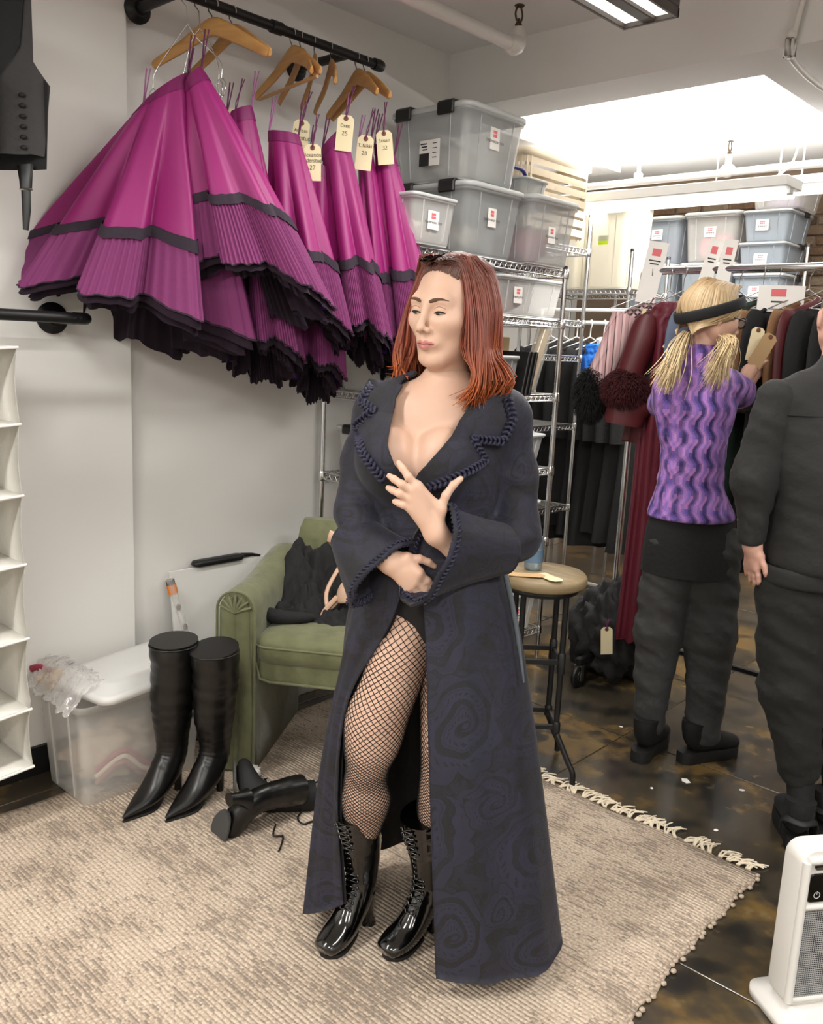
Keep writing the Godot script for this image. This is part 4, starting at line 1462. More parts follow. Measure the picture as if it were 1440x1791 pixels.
func floor_things():
	# clear bin with loose lid, left
	var M2 := plastic(Color(0.84, 0.84, 0.83), 0.42, 0.35)
	var t := thing("storage_bin", "large frosted clear bin with a loose lid on the floor at the left", "storage bin", V(-2.59, 0.0, -1.42))
	var mb := MB.new()
	var rows := [rrect(0.25, 0.40, 0.03, 0.004)]
	for i in 8:
		var k := i / 7.0
		rows.append(rrect(lerpf(0.265, 0.305, k), lerpf(0.415, 0.455, k), 0.035, lerpf(0.012, 0.335, k)))
	rows.append(rrect(0.335, 0.485, 0.04, 0.338))
	rows.append(rrect(0.335, 0.485, 0.04, 0.36))
	mb.sheet(rows, true)
	mb.sheet([rows[0], rrect(0.02, 0.02, 0.008, 0.004)], true)
	var tub := obj("tub", mb, M2, t)
	for e in [[-0.06, 0.225], [0.06, 0.225]]:
		mb = MB.new()
		mb.tube([V(e[0], 0.02, 0.205), V(e[0] * 1.1, 0.33, 0.228)], 0.006, 6)
		obj("rib", mb, M2, tub)
	mb = MB.new()
	rows = [rrect(0.325, 0.475, 0.04, 0.0), rrect(0.345, 0.495, 0.045, 0.0), rrect(0.345, 0.495, 0.045, 0.022), rrect(0.32, 0.47, 0.04, 0.026), rrect(0.30, 0.45, 0.04, 0.026), rrect(0.26, 0.40, 0.03, 0.045), rrect(0.22, 0.36, 0.03, 0.045), rrect(0.02, 0.02, 0.008, 0.045)]
	mb.sheet(rows, true, true)
	var lid := obj("lid", mb, plastic(Color(0.90, 0.90, 0.89), 0.72, 0.35), t)
	lid.position = V(0.03, 0.372, -0.05)
	lid.rotation = V(0.05, 0.10, 0.06)
	mb = MB.new(true)
	mb.box(V(0.08, 0.047, -0.04), V(0.05, 0.001, 0.09))
	obj("white_sticker", mb, M.paper, lid)
	mb = MB.new()
	lump(mb, V(-0.02, 0.10, 0.02), V(0.10, 0.09, 0.16), 71, 0.4, 22)
	var c := obj("packed_clothes", mb, cloth(Color(0.80, 0.72, 0.64)))
	c.position = t.position
	meta(c, "cream clothes packed inside the frosted clear bin", "clothes", "", "stuff")
	for i in 3:
		mb = MB.new()
		mb.tube(crow([V(0.09, 0.10 - i * 0.022, 0.15), V(0.125, 0.16 - i * 0.02, 0.07), V(0.125, 0.10 - i * 0.025, 0.0), V(0.12, 0.05, -0.06)], 16), 0.009, 6, true, 0.003, V(0, 1, 0))
		var r := obj("ribbon_strip", mb, cloth([Color(0.70, 0.42, 0.44), Color(0.86, 0.80, 0.72), Color(0.66, 0.48, 0.46)][i]))
		r.position = t.position
		meta(r, ["rose striped ribbon seen through the frosted bin, uppermost", "cream ribbon seen through the frosted bin, middle one", "dull rose ribbon seen through the frosted bin, lowest"][i], "ribbon", "ribbons in the frosted bin")
	var bag := thing("plastic_bag", "clear plastic bag of clothes bulging out under the bin lid", "plastic bag", V(-2.62, 0.36, -1.26))
	mb = MB.new()
	rows = []
	var f := FastNoiseLite.new()
	f.seed = 5
	f.frequency = 6.0
	for i in 25:
		var row := PackedVector3Array()
		for j in 41:
			var u := j / 40.0 * 2 - 1
			var w := i / 24.0
			row.append(V(u * 0.165, 0.03 - 0.075 * smoothstep(0.4, 1.0, w) + 0.05 * sin(w * 2.2) * (1.0 - u * u * 0.6) + 0.03 * absf(f.get_noise_2d(u, w * 1.5)), -0.06 + w * 0.17 + 0.03 * f.get_noise_2d(u * 1.2, 4.0)))
		rows.append(row)
	mb.sheet(rows)
	obj("film", mb, plastic(Color(0.92, 0.91, 0.90), 0.30, 0.12), bag)
	mb = MB.new()
	lump(mb, V(-0.08, 0.005, 0.03), V(0.06, 0.03, 0.05), 73, 0.5, 18)
	obj("cream_clothes", mb, cloth(Color(0.78, 0.66, 0.52)), bag)
	mb = MB.new()
	mb.tube(crow([V(-0.15, 0.03, 0.07), V(-0.11, 0.045, 0.06), V(-0.07, 0.04, 0.04)], 10), 0.012, 8, true, 0.006, V(0, 1, 0))
	obj("red_cloth_edge", mb, cloth(Color(0.62, 0.22, 0.30)), bag)

	# foam board, black pouch and clear tube against the wall
	var bd := thing("white_board", "white foam board leaning on the wall behind the armchair", "board", V(-2.735, 0, -2.12))
	mb = MB.new(true)
	mb.box(V(0, 0.315, 0), V(0.012, 0.63, 0.76), 0.002)
	obj("sheet", mb, mat(Color(0.87, 0.865, 0.85), 0.6), bd)
	bd.rotation.z = 0.13
	var pch := thing("black_pouch", "flat black pouch on top of the white board", "pouch", V(-2.815, 0.627, -1.96))
	mb = MB.new()
	mb.sheet([rrect(0.04, 0.22, 0.018, 0.0), rrect(0.05, 0.24, 0.022, 0.008), rrect(0.045, 0.23, 0.02, 0.02), rrect(0.02, 0.18, 0.008, 0.024)], true, true)
	obj("body", mb, M.black_plastic, pch)
	mb = MB.new()
	mb.tube([V(0, 0.012, -0.11), V(0.003, 0.010, -0.16), V(0.005, 0.002, -0.20)], [0.012, 0.008, 0.004], 6)
	obj("tail", mb, M.black_plastic, pch)
	var tube := thing("clear_tube", "clear plastic tube with an orange capped bottle leaning on the wall", "tube", V(-2.68, 0.20, -1.80))
	mb = MB.new()
	mb.tube([V(0, 0, 0), V(-0.06, 0.42, 0.105)], [0.026, 0.03], 10, true, [0.012, 0.014])
	obj("sleeve", mb, plastic(Color(0.90, 0.89, 0.87), 0.30, 0.2), tube)
	mb = MB.new()
	mb.tube([V(-0.052, 0.365, 0.094), V(-0.057, 0.40, 0.101)], 0.018, 12)
	obj("orange_label", mb, mat(Color(0.88, 0.50, 0.12), 0.5), tube)
	mb = MB.new()
	mb.tube([V(-0.057, 0.40, 0.101), V(-0.059, 0.418, 0.1045)], 0.016, 12)
	obj("black_cap", mb, M.black_plastic, tube)
	for i in 4:
		mb = MB.new()
		var k := 0.31 - i * 0.075
		mb.ball(V(-0.06 * k / 0.42 + 0.004 * (i % 2), k, 0.105 * k / 0.42), V(0.010, 0.014, 0.009), 8)
		obj("dark_bead", mb, mat(Color(0.25, 0.20, 0.19), 0.5), tube)

	# hanging fabric organiser
	var og := thing("hanging_organizer", "white fabric hanging shelf organizer at the left edge", "hanging organizer", V(-2.56, 0.231, -0.88))
	var wm := cloth(Color(0.88, 0.87, 0.84), 0.85)
	wm.backlight_enabled = true
	wm.backlight = Color(0.25, 0.25, 0.24)
	var lev := [0.0, 0.18, 0.396, 0.615, 0.813, 1.012, 1.22]
	for i in lev.size():
		mb = MB.new()
		var g := []
		for a in 5:
			var row := PackedVector3Array()
			for b in 9:
				var u := b / 8.0 * 2 - 1
				row.append(V(lerpf(-0.14, 0.14, a / 4.0), lev[i] - 0.012 * (1 - u * u), u * 0.155))
			g.append(row)
		mb.shell(g, 0.006)
		var sh := obj("shelf", mb, wm, og)
		mb = MB.new()
		mb.tube([V(0.14, lev[i] - 0.003, -0.158), V(0.14, lev[i] - 0.015, 0), V(0.14, lev[i] - 0.003, 0.158)], 0.0045, 6)
		obj("edge_binding", mb, M.white_paint, sh)
	for s in [-1, 1]:
		mb = MB.new()
		var g := []
		for a in 5:
			var row := PackedVector3Array()
			for b in 43:
				var k := b / 42.0
				row.append(V(lerpf(-0.14, 0.14, a / 4.0), k * 1.22, s * (0.155 - 0.008 * absf(sin(k * PI * 6)))))
			g.append(row)
		mb.shell(g, 0.002)
		obj("side_panel", mb, wm, og)
	mb = MB.new(true)
	mb.box(V(-0.141, 0.61, 0), V(0.002, 1.22, 0.31))
	obj("back_panel", mb, wm, og)
	mb = MB.new()
	hook(mb, V(0.01, 1.323, -0.03), 0.08, Basis(Vector3.UP, 0.0), 0.004)
	mb.tube(crow([V(0.01, 1.25, -0.03), V(0.01, 1.245, -0.08), V(0.01, 1.225, -0.14)], 8), 0.005, 6)
	mb.tube(crow([V(0.01, 1.25, -0.03), V(0.01, 1.245, 0.04), V(0.01, 1.225, 0.12)], 8), 0.005, 6)
	obj("hook", mb, M.white_paint, og)

	vests()
	boots()
	stool()
	heater()

func vests():
	var names := ["black buttoned vest hanging nearest the skirts, top left", "black vest hanging in the middle of the three, top left", "black vest hanging at the very left edge of the picture"]
	var dark := cloth(Color(0.19, 0.185, 0.188), 0.75)
	for i in 3:
		var t := thing("black_vest", names[i], "vest", V(-2.50 + 0.01 * i, 1.92, -1.06 + i * 0.115), deg_to_rad(42.5), "black vests at the top left")
		var sh := -0.03 - 0.02 * i
		var zf := func(p: Vector2) -> Vector3: return Vector3(p.x + sh, p.y, 0.055 - 0.9 * (p.x + 0.07) * (p.x + 0.07) * 1.6 + 0.010 * sin(p.x * 60.0))
		var zb := func(p: Vector2) -> Vector3: return Vector3(p.x + sh, p.y, -0.045 + 0.9 * (p.x + 0.07) * (p.x + 0.07) * 1.2)
		var front := PackedVector2Array([Vector2(-0.02, 0.02), Vector2(0.10, 0.035), Vector2(0.135, 0.03), Vector2(0.15, 0.21), Vector2(0.115, 0.265), Vector2(0.115, 0.42), Vector2(0.055, 0.47), Vector2(0.045, 0.36), Vector2(0.0, 0.22), Vector2(-0.03, 0.20)])
		var left := PackedVector2Array([Vector2(-0.24, 0.03), Vector2(-0.10, 0.02), Vector2(-0.02, 0.0), Vector2(-0.02, 0.22), Vector2(-0.10, 0.36), Vector2(-0.11, 0.47), Vector2(-0.18, 0.42), Vector2(-0.19, 0.265), Vector2(-0.22, 0.21)])
		var back := PackedVector2Array([Vector2(-0.24, 0.0), Vector2(0.135, 0.0), Vector2(0.15, 0.21), Vector2(0.10, 0.27), Vector2(0.09, 0.43), Vector2(0.03, 0.47), Vector2(-0.12, 0.47), Vector2(-0.19, 0.42), Vector2(-0.19, 0.27), Vector2(-0.24, 0.21)])
		for q in [[front, zf, "front_panel", dark], [left, zf, "front_panel", dark], [back, zb, "back_panel", M.black_cloth]]:
			var mb := MB.new()
			mb.patch(q[0], q[1], 0.004, 0.02)
			obj(q[2], mb, q[3], t)
		for q in [PackedVector2Array([Vector2(0.045, 0.45), Vector2(0.10, 0.43), Vector2(0.085, 0.30), Vector2(0.03, 0.19), Vector2(-0.005, 0.20), Vector2(0.035, 0.33)]), PackedVector2Array([Vector2(-0.11, 0.45), Vector2(-0.16, 0.42), Vector2(-0.13, 0.30), Vector2(-0.05, 0.17), Vector2(-0.02, 0.19), Vector2(-0.09, 0.34)])]:
			var mb := MB.new()
			mb.patch(q, func(p: Vector2) -> Vector3: return zf.call(p) + V(0, 0, 0.007), 0.004, 0.02)
			obj("lapel", mb, M.black_cloth, t)
		for k in 6:
			var mb := MB.new()
			mb.ball(zf.call(Vector2(0.085, 0.05 + k * 0.026)) + V(0, 0, 0.005), V(0.010, 0.006, 0.004), 8)
			obj("button_loop", mb, M.suede, t)
		var mb := MB.new()
		mb.tube([V(sh + 0.08, 0.01, 0.0), V(sh + 0.085, -0.03, 0.01), V(sh + 0.085, -0.055, 0.01)], [0.022, 0.018, 0.016], 6, true, 0.003, V(1, 0, 0))
		mb.tube([V(sh + 0.085, -0.055, 0.011), V(sh + 0.085, -0.11, 0.012), V(sh + 0.08, -0.16, 0.01)], [0.013, 0.012, 0.008], 6, true, 0.002, V(1, 0, 0))
		obj("back_strap", mb, M.black_plastic, t)
		mb = MB.new()
		mb.box(V(sh + 0.086, -0.055, 0.012), V(0.036, 0.006, 0.006), 0.002)
		obj("buckle", mb, M.chrome_dull, t)
		mb = MB.new()
		mb.tube([V(sh - 0.05, 0.46, 0.0), V(sh - 0.05, 0.62, 0.0)], 0.003, 6)
		mb.tube([V(sh - 0.20, 0.40, 0.0), V(sh - 0.05, 0.49, 0.0), V(sh + 0.09, 0.41, 0.0)], 0.006, 6)
		obj("hanger", mb, M.black_plastic, t)

# boot along a spine: keys [x, y, z, half width, half height]; toe first
func boot_mesh(keys: Array, n: int, sides := 20, wrinkle := 0.0, from := 0.4, seed := 1) -> MB:
	var mb := MB.new()
	var path := []
	var ra := []
	var rb := []
	var f := FastNoiseLite.new()
	f.seed = seed
	f.frequency = 0.9
	var i := 0
	for k in crow(keys, n):
		path.append(V(k[0], k[1], k[2]))
		var w := 1.0
		var u := i / float(n - 1)
		if u > from: w = 1.0 + wrinkle * f.get_noise_1d(i * 1.1) * smoothstep(from, from + 0.1, u)
		ra.append(k[3] * w)
		rb.append(k[4] * w)
		i += 1
	mb.tube(path, ra, sides, true, rb, V(1, 0, 0))
	return mb

func sole(parent: Node3D, pts: Array, th: float, m: Material, y := 0.0, rise := 0.0, z0 := 0.0, z1 := 1.0):
	# pts: [z, half width] from heel to toe
	var side := crow(pts, 16)
	var rows := []
	for e in [[0.94, 0.0], [1.0, th * 0.25], [1.0, th * 0.8], [0.96, th]]:
		var row := PackedVector3Array()
		for p in side: row.append(V(p[1] * e[0], y + e[1] + rise * smoothstep(z1, z0, p[0]), p[0]))
		for i in 16:
			var p: Array = side[15 - i]
			row.append(V(-p[1] * e[0], y + e[1] + rise * smoothstep(z1, z0, p[0]), p[0]))
		rows.append(row)
	var mb := MB.new()
	mb.sheet(rows, true, true)
	return obj("sole", mb, m, parent)

func boots():
	# tall pointed boots
	var spots := [["tall black leather boot with pointed toe, nearest the clear bin", V(-2.346, 0.011, -1.418), 0.28, V(0.027, 0.54, 0.025)], ["tall black leather boot with pointed toe, beside the lace-up boots", V(-2.250, 0.011, -1.515), 0.23, V(0.04, 0.53, 0.06)]]
	for s in spots:
		var t := thing("tall_boot", s[0], "boot", s[1], s[2], "tall black boots")
		var tp: Vector3 = s[3]
		var mb := boot_mesh([[0, 0.016, 0.170, 0.004, 0.004], [0, 0.022, 0.14, 0.018, 0.013], [0, 0.032, 0.09, 0.038, 0.024], [0, 0.052, 0.04, 0.045, 0.038], [0, 0.090, -0.01, 0.046, 0.054], [0, 0.14, -0.045, 0.046, 0.056], [0, 0.20, -0.05, 0.050, 0.058], [tp.x * 0.2, 0.27, -0.05 + tp.z * 0.2, 0.060, 0.066], [tp.x * 0.5, 0.36, -0.05 + tp.z * 0.4, 0.068, 0.074], [tp.x * 0.9, 0.45, -0.05 + tp.z * 0.6, 0.072, 0.077], [tp.x, tp.y, -0.05 + tp.z * 0.8, 0.074, 0.078]], 74, 26, 0.09, 0.35, int(s[2] * 100))
		obj("shaft", mb, M.leather, t)
		sole(t, [[-0.02, 0.010], [0.02, 0.028], [0.08, 0.038], [0.13, 0.022], [0.172, 0.002]], 0.006, M.suede, 0.0, 0.05, -0.02, 0.06)
		mb = MB.new()
		mb.sheet(sections([[0, 0.0, -0.075, 0.012, 0.012], [0, 0.03, -0.075, 0.013, 0.014], [0, 0.06, -0.065, 0.020, 0.022], [0, 0.085, -0.05, 0.030, 0.036]], 10, 14), true, true)
		obj("heel", mb, M.leather, t)
		mb = MB.new()
		var ring := []
		for k in 25:
			var a := TAU * k / 24
			ring.append(V(tp.x + cos(a) * 0.0745, tp.y - 0.012, -0.05 + tp.z * 0.8 + sin(a) * 0.0785))
		mb.tube(ring, 0.003, 5)
		obj("top_binding", mb, M.leather, t)
	# lace-up boots lying on the rug
	var lie := func(s: Vector3, t: Vector3) -> Basis:
		var y := s.normalized()
		var z := (t - y * t.dot(y)).normalized()
		return Basis(y.cross(z), y, z)
	var lay := [["black lace-up boot lying on its back, upper one by the chair leg", V(-2.15, 0.058, -1.56), lie.call(V(0.55, 0.0, -0.83), V(-0.6, 0.4, -0.5))], ["black lace-up boot lying with its grey sole towards the camera", V(-2.01, 0.095, -1.43), lie.call(V(0.06, -0.14, -1.0), V(-0.35, -0.85, 0.0))]]
	for i in 2:
		var s: Array = lay[i]
		var t := thing("lace_up_boot", s[0], "boot", s[1], 0.0, "black lace-up boots on the rug")
		t.basis = s[2]
		var mb := boot_mesh([[0, 0.025, 0.115, 0.018, 0.012], [0, 0.034, 0.10, 0.034, 0.026], [0, 0.042, 0.06, 0.042, 0.034], [0, 0.06, 0.015, 0.038, 0.042], [0, 0.10, -0.025, 0.036, 0.046], [0, 0.15, -0.035, 0.038, 0.046], [0, 0.21, -0.035, 0.043, 0.05], [0, 0.26, -0.032, 0.046, 0.052]], 44, 22, 0.04, 0.4, 9 + i)
		obj("shaft", mb, M.suede if i == 0 else M.leather, t)
		sole(t, [[-0.005, 0.008], [0.01, 0.026], [0.06, 0.043], [0.095, 0.036], [0.122, 0.008]], 0.008, mat(Color(0.25, 0.25, 0.25), 0.7), 0.0, 0.0)
		mb = MB.new()
		mb.sheet(sections([[0, -0.012, -0.06, 0.022, 0.020], [0, 0.01, -0.058, 0.018, 0.018], [0, 0.04, -0.05, 0.024, 0.026], [0, 0.06, -0.04, 0.034, 0.038]], 12, 14), true, true)
		obj("heel", mb, M.leather, t)
		for k in 9:
			mb = MB.new()
			var y := 0.075 + k * 0.02
			var zf := 0.052 - 0.035 * smoothstep(0.06, 0.14, y)
			mb.tube([V(-0.014, y, zf), V(0.0, y + 0.006, zf + 0.006), V(0.014, y + 0.014, zf - 0.002)], 0.0022, 5)
			mb.tube([V(0.014, y, zf), V(0.0, y + 0.007, zf + 0.007), V(-0.014, y + 0.014, zf - 0.002)], 0.0022, 5)
			obj("lace", mb, M.patent, t)
	var laces := [[V(-2.07, 0.02, -1.80), V(-2.03, 0.055, -1.84), V(-1.99, 0.045, -1.83), V(-2.02, 0.022, -1.79)], [V(-1.98, 0.02, -1.72), V(-1.95, 0.018, -1.66), V(-1.91, 0.016, -1.65), V(-1.90, 0.016, -1.69), V(-1.84, 0.016, -1.76)], [V(-1.96, 0.02, -1.58), V(-1.92, 0.018, -1.54), V(-1.90, 0.016, -1.56), V(-1.86, 0.016, -1.52), V(-1.845, 0.016, -1.50)]]
	for i in 3:
		var mb := MB.new()
		mb.tube(crow(laces[i], 20), 0.0032, 6)
		var o := obj("boot_lace", mb, M.black_plastic)
		meta(o, ["looped end of black boot lace by the upper boot", "black boot lace curling right on the rug", "black boot lace trailing nearest the camera"][i], "lace", "boot laces on the rug")
	var tis := thing("white_tissue", "crumpled white tissue on the rug behind the lace-up boots", "tissue", V(-2.275, 0.011, -1.715))
	var mb := MB.new()
	lump(mb, V(0, 0.02, 0), V(0.04, 0.022, 0.03), 31, 0.7, 14)
	obj("paper", mb, M.paper, tis)
	mb = MB.new()
	mb.tube(crow([V(-1.55, 0.0125, -0.545), V(-1.54, 0.0125, -0.575), V(-1.51, 0.0125, -0.58), V(-1.52, 0.0125, -0.62), V(-1.50, 0.0125, -0.64)], 16), 0.0016, 5)
	var th := obj("black_thread", mb, M.black_plastic)
	meta(th, "short black thread lying on the rug in front", "thread")

func stool():
	var c := V(-1.665, 0, -2.51)
	var t := thing("stool", "tall stool with a round worn wooden top and bent black pipe legs", "stool", c)
	var top := wood_mat(Color(0.62, 0.55, 0.42), Color(0.48, 0.41, 0.30))
	var mb := MB.new()
	mb.lathe([[0.02, 0.70], [0.14, 0.70], [0.153, 0.708], [0.157, 0.72], [0.155, 0.735], [0.148, 0.744], [0.10, 0.746], [0.02, 0.746]], 40)
	obj("top", mb, top, t)
	mb = MB.new()
	mb.lathe([[0.125, 0.68], [0.13, 0.685], [0.13, 0.70], [0.10, 0.70]], 32)
	obj("apron_ring", mb, M.black_pipe, t)
	for i in 4:
		var a := PI / 2 * i
		var d := V(cos(a), 0, -sin(a))
		mb = MB.new()
		mb.tube(crow([d * 0.105 + V(0, 0.69, 0), d * 0.105 + V(0, 0.5, 0), d * 0.105 + V(0, 0.3, 0), d * 0.105 + V(0, 0.19, 0), d * 0.115 + V(0, 0.165, 0), d * 0.165 + V(0, 0.085, 0), d * 0.185 + V(0, 0.055, 0), d * 0.188 + V(0, 0.012, 0)], 32), 0.0105, 10)
		var leg := obj("leg", mb, M.black_pipe, t)
		mb = MB.new()
		mb.lathe([[0.0145, 0.40], [0.0145, 0.47], [0.011, 0.475]], 12, d * 0.105)
		obj("collar", mb, M.black_pipe, leg)
		mb = MB.new()
		mb.lathe([[0.0145, 0.18], [0.0145, 0.215], [0.011, 0.22]], 12, d * 0.105)
		obj("collar", mb, M.black_pipe, leg)
		var d2 := V(cos(a + PI / 2), 0, -sin(a + PI / 2))
		for y in [0.44, 0.20]:
			mb = MB.new(true)
			var p: Vector3 = d * 0.105
			var q: Vector3 = d2 * 0.105
			mb.box((p + q) / 2 + V(0, y, 0), V(p.distance_to(q), 0.018, 0.012), 0.002, Basis(Vector3.UP, atan2(-(q - p).z, (q - p).x)))
			obj("crossbar", mb, M.black_pipe, t)
	var can := thing("drink_can", "silver blue drink can standing on the stool", "can", V(-1.70, 0.746, -2.50))
	mb = MB.new()
	mb.lathe([[0.024, 0], [0.031, 0.008], [0.032, 0.014], [0.032, 0.10], [0.026, 0.118], [0.026, 0.122], [0.02, 0.118]], 24)
	obj("body", mb, mat(Color(0.62, 0.70, 0.78), 0.3, 0.8), can)
	mb = MB.new()
	mb.lathe([[0.0322, 0.03], [0.0322, 0.075]], 24)
	obj("printed_band", mb, mat(Color(0.35, 0.45, 0.55), 0.4), can)
	for i in 2:
		var p := thing("paper_tag", ["brown paper tag lying flat on the stool top", "cream paper tag lying flat on the stool edge"][i], "tag", V(-1.66 + i * 0.065, 0.7485, -2.41 - i * 0.035), 0.5 - i * 0.9, "tags on the stool")
		mb = MB.new(true)
		mb.patch(PackedVector2Array([Vector2(-0.06, -0.026), Vector2(0.045, -0.026), Vector2(0.06, -0.012), Vector2(0.06, 0.012), Vector2(0.045, 0.026), Vector2(-0.06, 0.026)]), func(q: Vector2) -> Vector3: return Vector3(q.x, 0.002 * sin(q.x * 40.0) + 0.002, -q.y), 0.0008, 0.02)
		obj("card", mb, [mat(Color(0.80, 0.66, 0.48), 0.8), M.manila][i], p)

func heater():
	var t := thing("space_heater", "white upright space heater with grey mesh front at the right edge", "heater", V(-0.493, 0, -2.02), 0.95)
	t.scale = Vector3.ONE * 0.84
	var w: Material = M.white_paint
	var mb := MB.new()
	var rows := []
	for q in [[0.28, 0.20, 0.0], [0.30, 0.22, 0.006], [0.30, 0.22, 0.03], [0.24, 0.13, 0.045], [0.22, 0.10, 0.055]]:
		rows.append(rrect(q[0], q[1], 0.04, q[2]))
	mb.sheet(rows, true, true)
	obj("base", mb, w, t)
	# frame: rounded plate with an opening, leaning back slightly
	var fr := func(y0: float, y1: float, x0: float, x1: float, r: float, z0: float, z1: float) -> MB:
		var m := MB.new()
		var rr := []
		for z in [z0, lerpf(z0, z1, 0.1), lerpf(z0, z1, 0.9), z1]:
			var s := 0.006 if z == z0 or z == z1 else 0.0
			var row := PackedVector3Array()
			for p in rrect(x1 - x0 - s, y1 - y0 - s, r, 0.0, 6): row.append(V(p.x + (x0 + x1) / 2, p.z + (y0 + y1) / 2, z))
			rr.append(row)
		m.sheet(rr, true, true)
		return m
	var body := obj("housing", fr.call(0.05, 0.52, -0.125, 0.125, 0.04, -0.045, 0.030), w, t)
	for s in [-1, 1]:
		mb = MB.new()
		mb.tube([V(s * 0.112, 0.07, 0.034), V(s * 0.112, 0.49, 0.034)], 0.012, 10)
		obj("front_rail", mb, w, body)
	for y in [0.075, 0.355, 0.492]:
		mb = MB.new()
		mb.tube([V(-0.11, y, 0.034), V(0.11, y, 0.034)], 0.011 if y > 0.4 else 0.008, 10)
		obj("front_rail", mb, w, body)
	obj("control_panel", fr.call(0.368, 0.452, -0.097, 0.097, 0.012, 0.028, 0.034), mat(Color(0.02, 0.02, 0.02), 0.12), t)
	mb = MB.new()
	for i in 20:
		var a := TAU * (i + 0.5) / 20 * 0.86 + 0.22 + PI / 2
		var b := TAU * (i + 1.5) / 20 * 0.86 + 0.22 + PI / 2
		mb.tube([V(-0.07 + 0.009 * cos(a), 0.39 + 0.009 * sin(a), 0.0345), V(-0.07 + 0.009 * cos(b), 0.39 + 0.009 * sin(b), 0.0345)], 0.0009, 4)
	mb.tube([V(-0.07, 0.392, 0.0345), V(-0.07, 0.402, 0.0345)], 0.0009, 4)
	obj("power_symbol", mb, M.paper, t)
	obj("handle_slot", fr.call(0.462, 0.484, -0.085, 0.085, 0.011, 0.028, 0.0325), M.lamp_dark, t)
	obj("mesh_back", fr.call(0.08, 0.352, -0.10, 0.10, 0.006, 0.028, 0.0315), mat(Color(0.42, 0.42, 0.42), 0.6), t)
	obj("inner_grille", fr.call(0.14, 0.34, -0.06, 0.075, 0.006, 0.0315, 0.033), mat(Color(0.22, 0.22, 0.22), 0.6), t)
	mb = MB.new()
	for i in 34:
		var x := -0.10 + 0.2 * i / 33.0
		mb.tube([V(x, 0.08, 0.036), V(x, 0.352, 0.036)], 0.0011, 4, false)
	for i in 46:
		var y := 0.08 + 0.272 * i / 45.0
		mb.tube([V(-0.10, y, 0.036), V(0.10, y, 0.036)], 0.0011, 4, false)
	var g := obj("wire_mesh", mb, mat(Color(0.72, 0.72, 0.72), 0.4, 0.3), t)
	g.set_meta("kind", "stuff")

# ---------------------------------------------------------------- garment rack and hanging clothes
func rack():
	var t := thing("garment_rack", "chrome rolling garment rack with a round rail behind the two people", "garment rack", V(-1.15, 0, -3.60))
	var m := MB.new()
	m.tube([V(-0.80, 1.865, 0), V(0.85, 1.865, 0.04)], 0.0165, 14)
	obj("rail", m, M.chrome, t)
	for x in [-0.83, 0.85]:
		m = MB.new()
		m.tube(crow([V(x, 0.14, 0), V(x, 0.8, 0), V(x, 1.5, 0), V(x, 1.82, 0), V(x * 0.985, 1.86, 0), V(x * 0.95, 1.865, 0)], 20), 0.0145, 12)
		obj("upright", m, M.chrome, t)
		m = MB.new(true)
		m.box(V(x, 0.125, 0), V(0.03, 0.03, 0.56), 0.004)
		obj("foot_bar", m, M.black_pipe, t)
		for s in [-1, 1]: caster(t, V(x, 0.0, s * 0.26), 0.055)
	m = MB.new(true)
	m.box(V(0.01, 0.125, -0.22), V(1.68, 0.025, 0.025), 0.004)
	obj("base_bar", m, M.black_pipe, t)
	# far rail with white hangers
	t = thing("garment_rack", "white double garment rack at the back with black coats", "garment rack", V(-2.85, 0, -4.80))
	for q in [[1.765, -0.02], [1.685, 0.05]]:
		m = MB.new()
		m.tube([V(-0.50, q[0], q[1]), V(0.42, q[0], q[1])], 0.013, 10)
		obj("rail", m, M.white_paint, t)
	for x in [-0.49, 0.41]:
		m = MB.new()
		m.tube([V(x, 0.02, 0.0), V(x, 1.76, 0.0)], 0.014, 10)
		obj("upright", m, M.white_paint, t)
	m = MB.new()
	for k in 2: m.tube([V([-0.49, 0.41][k], 0.03, -0.22), V([-0.49, 0.41][k], 0.03, 0.22)], 0.016, 8)
	m.tube([V(-0.49, 0.05, 0.0), V(0.41, 0.05, 0.0)], 0.012, 8)
	obj("base", m, M.white_paint, t)

func caster(t: Node3D, at: Vector3, r: float):
	var m := MB.new()
	m.lathe([[r * 0.3, -0.011], [r * 0.9, -0.012], [r, -0.008], [r, 0.008], [r * 0.9, 0.012], [r * 0.3, 0.011]], 24, at + V(0, r, 0), Basis(V(0, 0, 1), PI / 2) * Basis(Vector3.UP, 0.5))
	var w := obj("caster", m, M.black_plastic, t)
	m = MB.new()
	m.lathe([[r * 0.5, -0.013], [r * 0.5, 0.013], [0.004, 0.015]], 16, at + V(0, r, 0), Basis(V(0, 0, 1), PI / 2))
	obj("hub", m, M.chrome_dull, w)
	m = MB.new(true)
	for s in [-1, 1]: m.box(at + V(s * 0.018, r * 1.25, 0), V(0.004, r * 1.3, 0.026), 0.001)
	m.box(at + V(0, r * 1.9, 0), V(0.042, 0.006, 0.034), 0.001)
	obj("fork", m, M.chrome_dull, w)

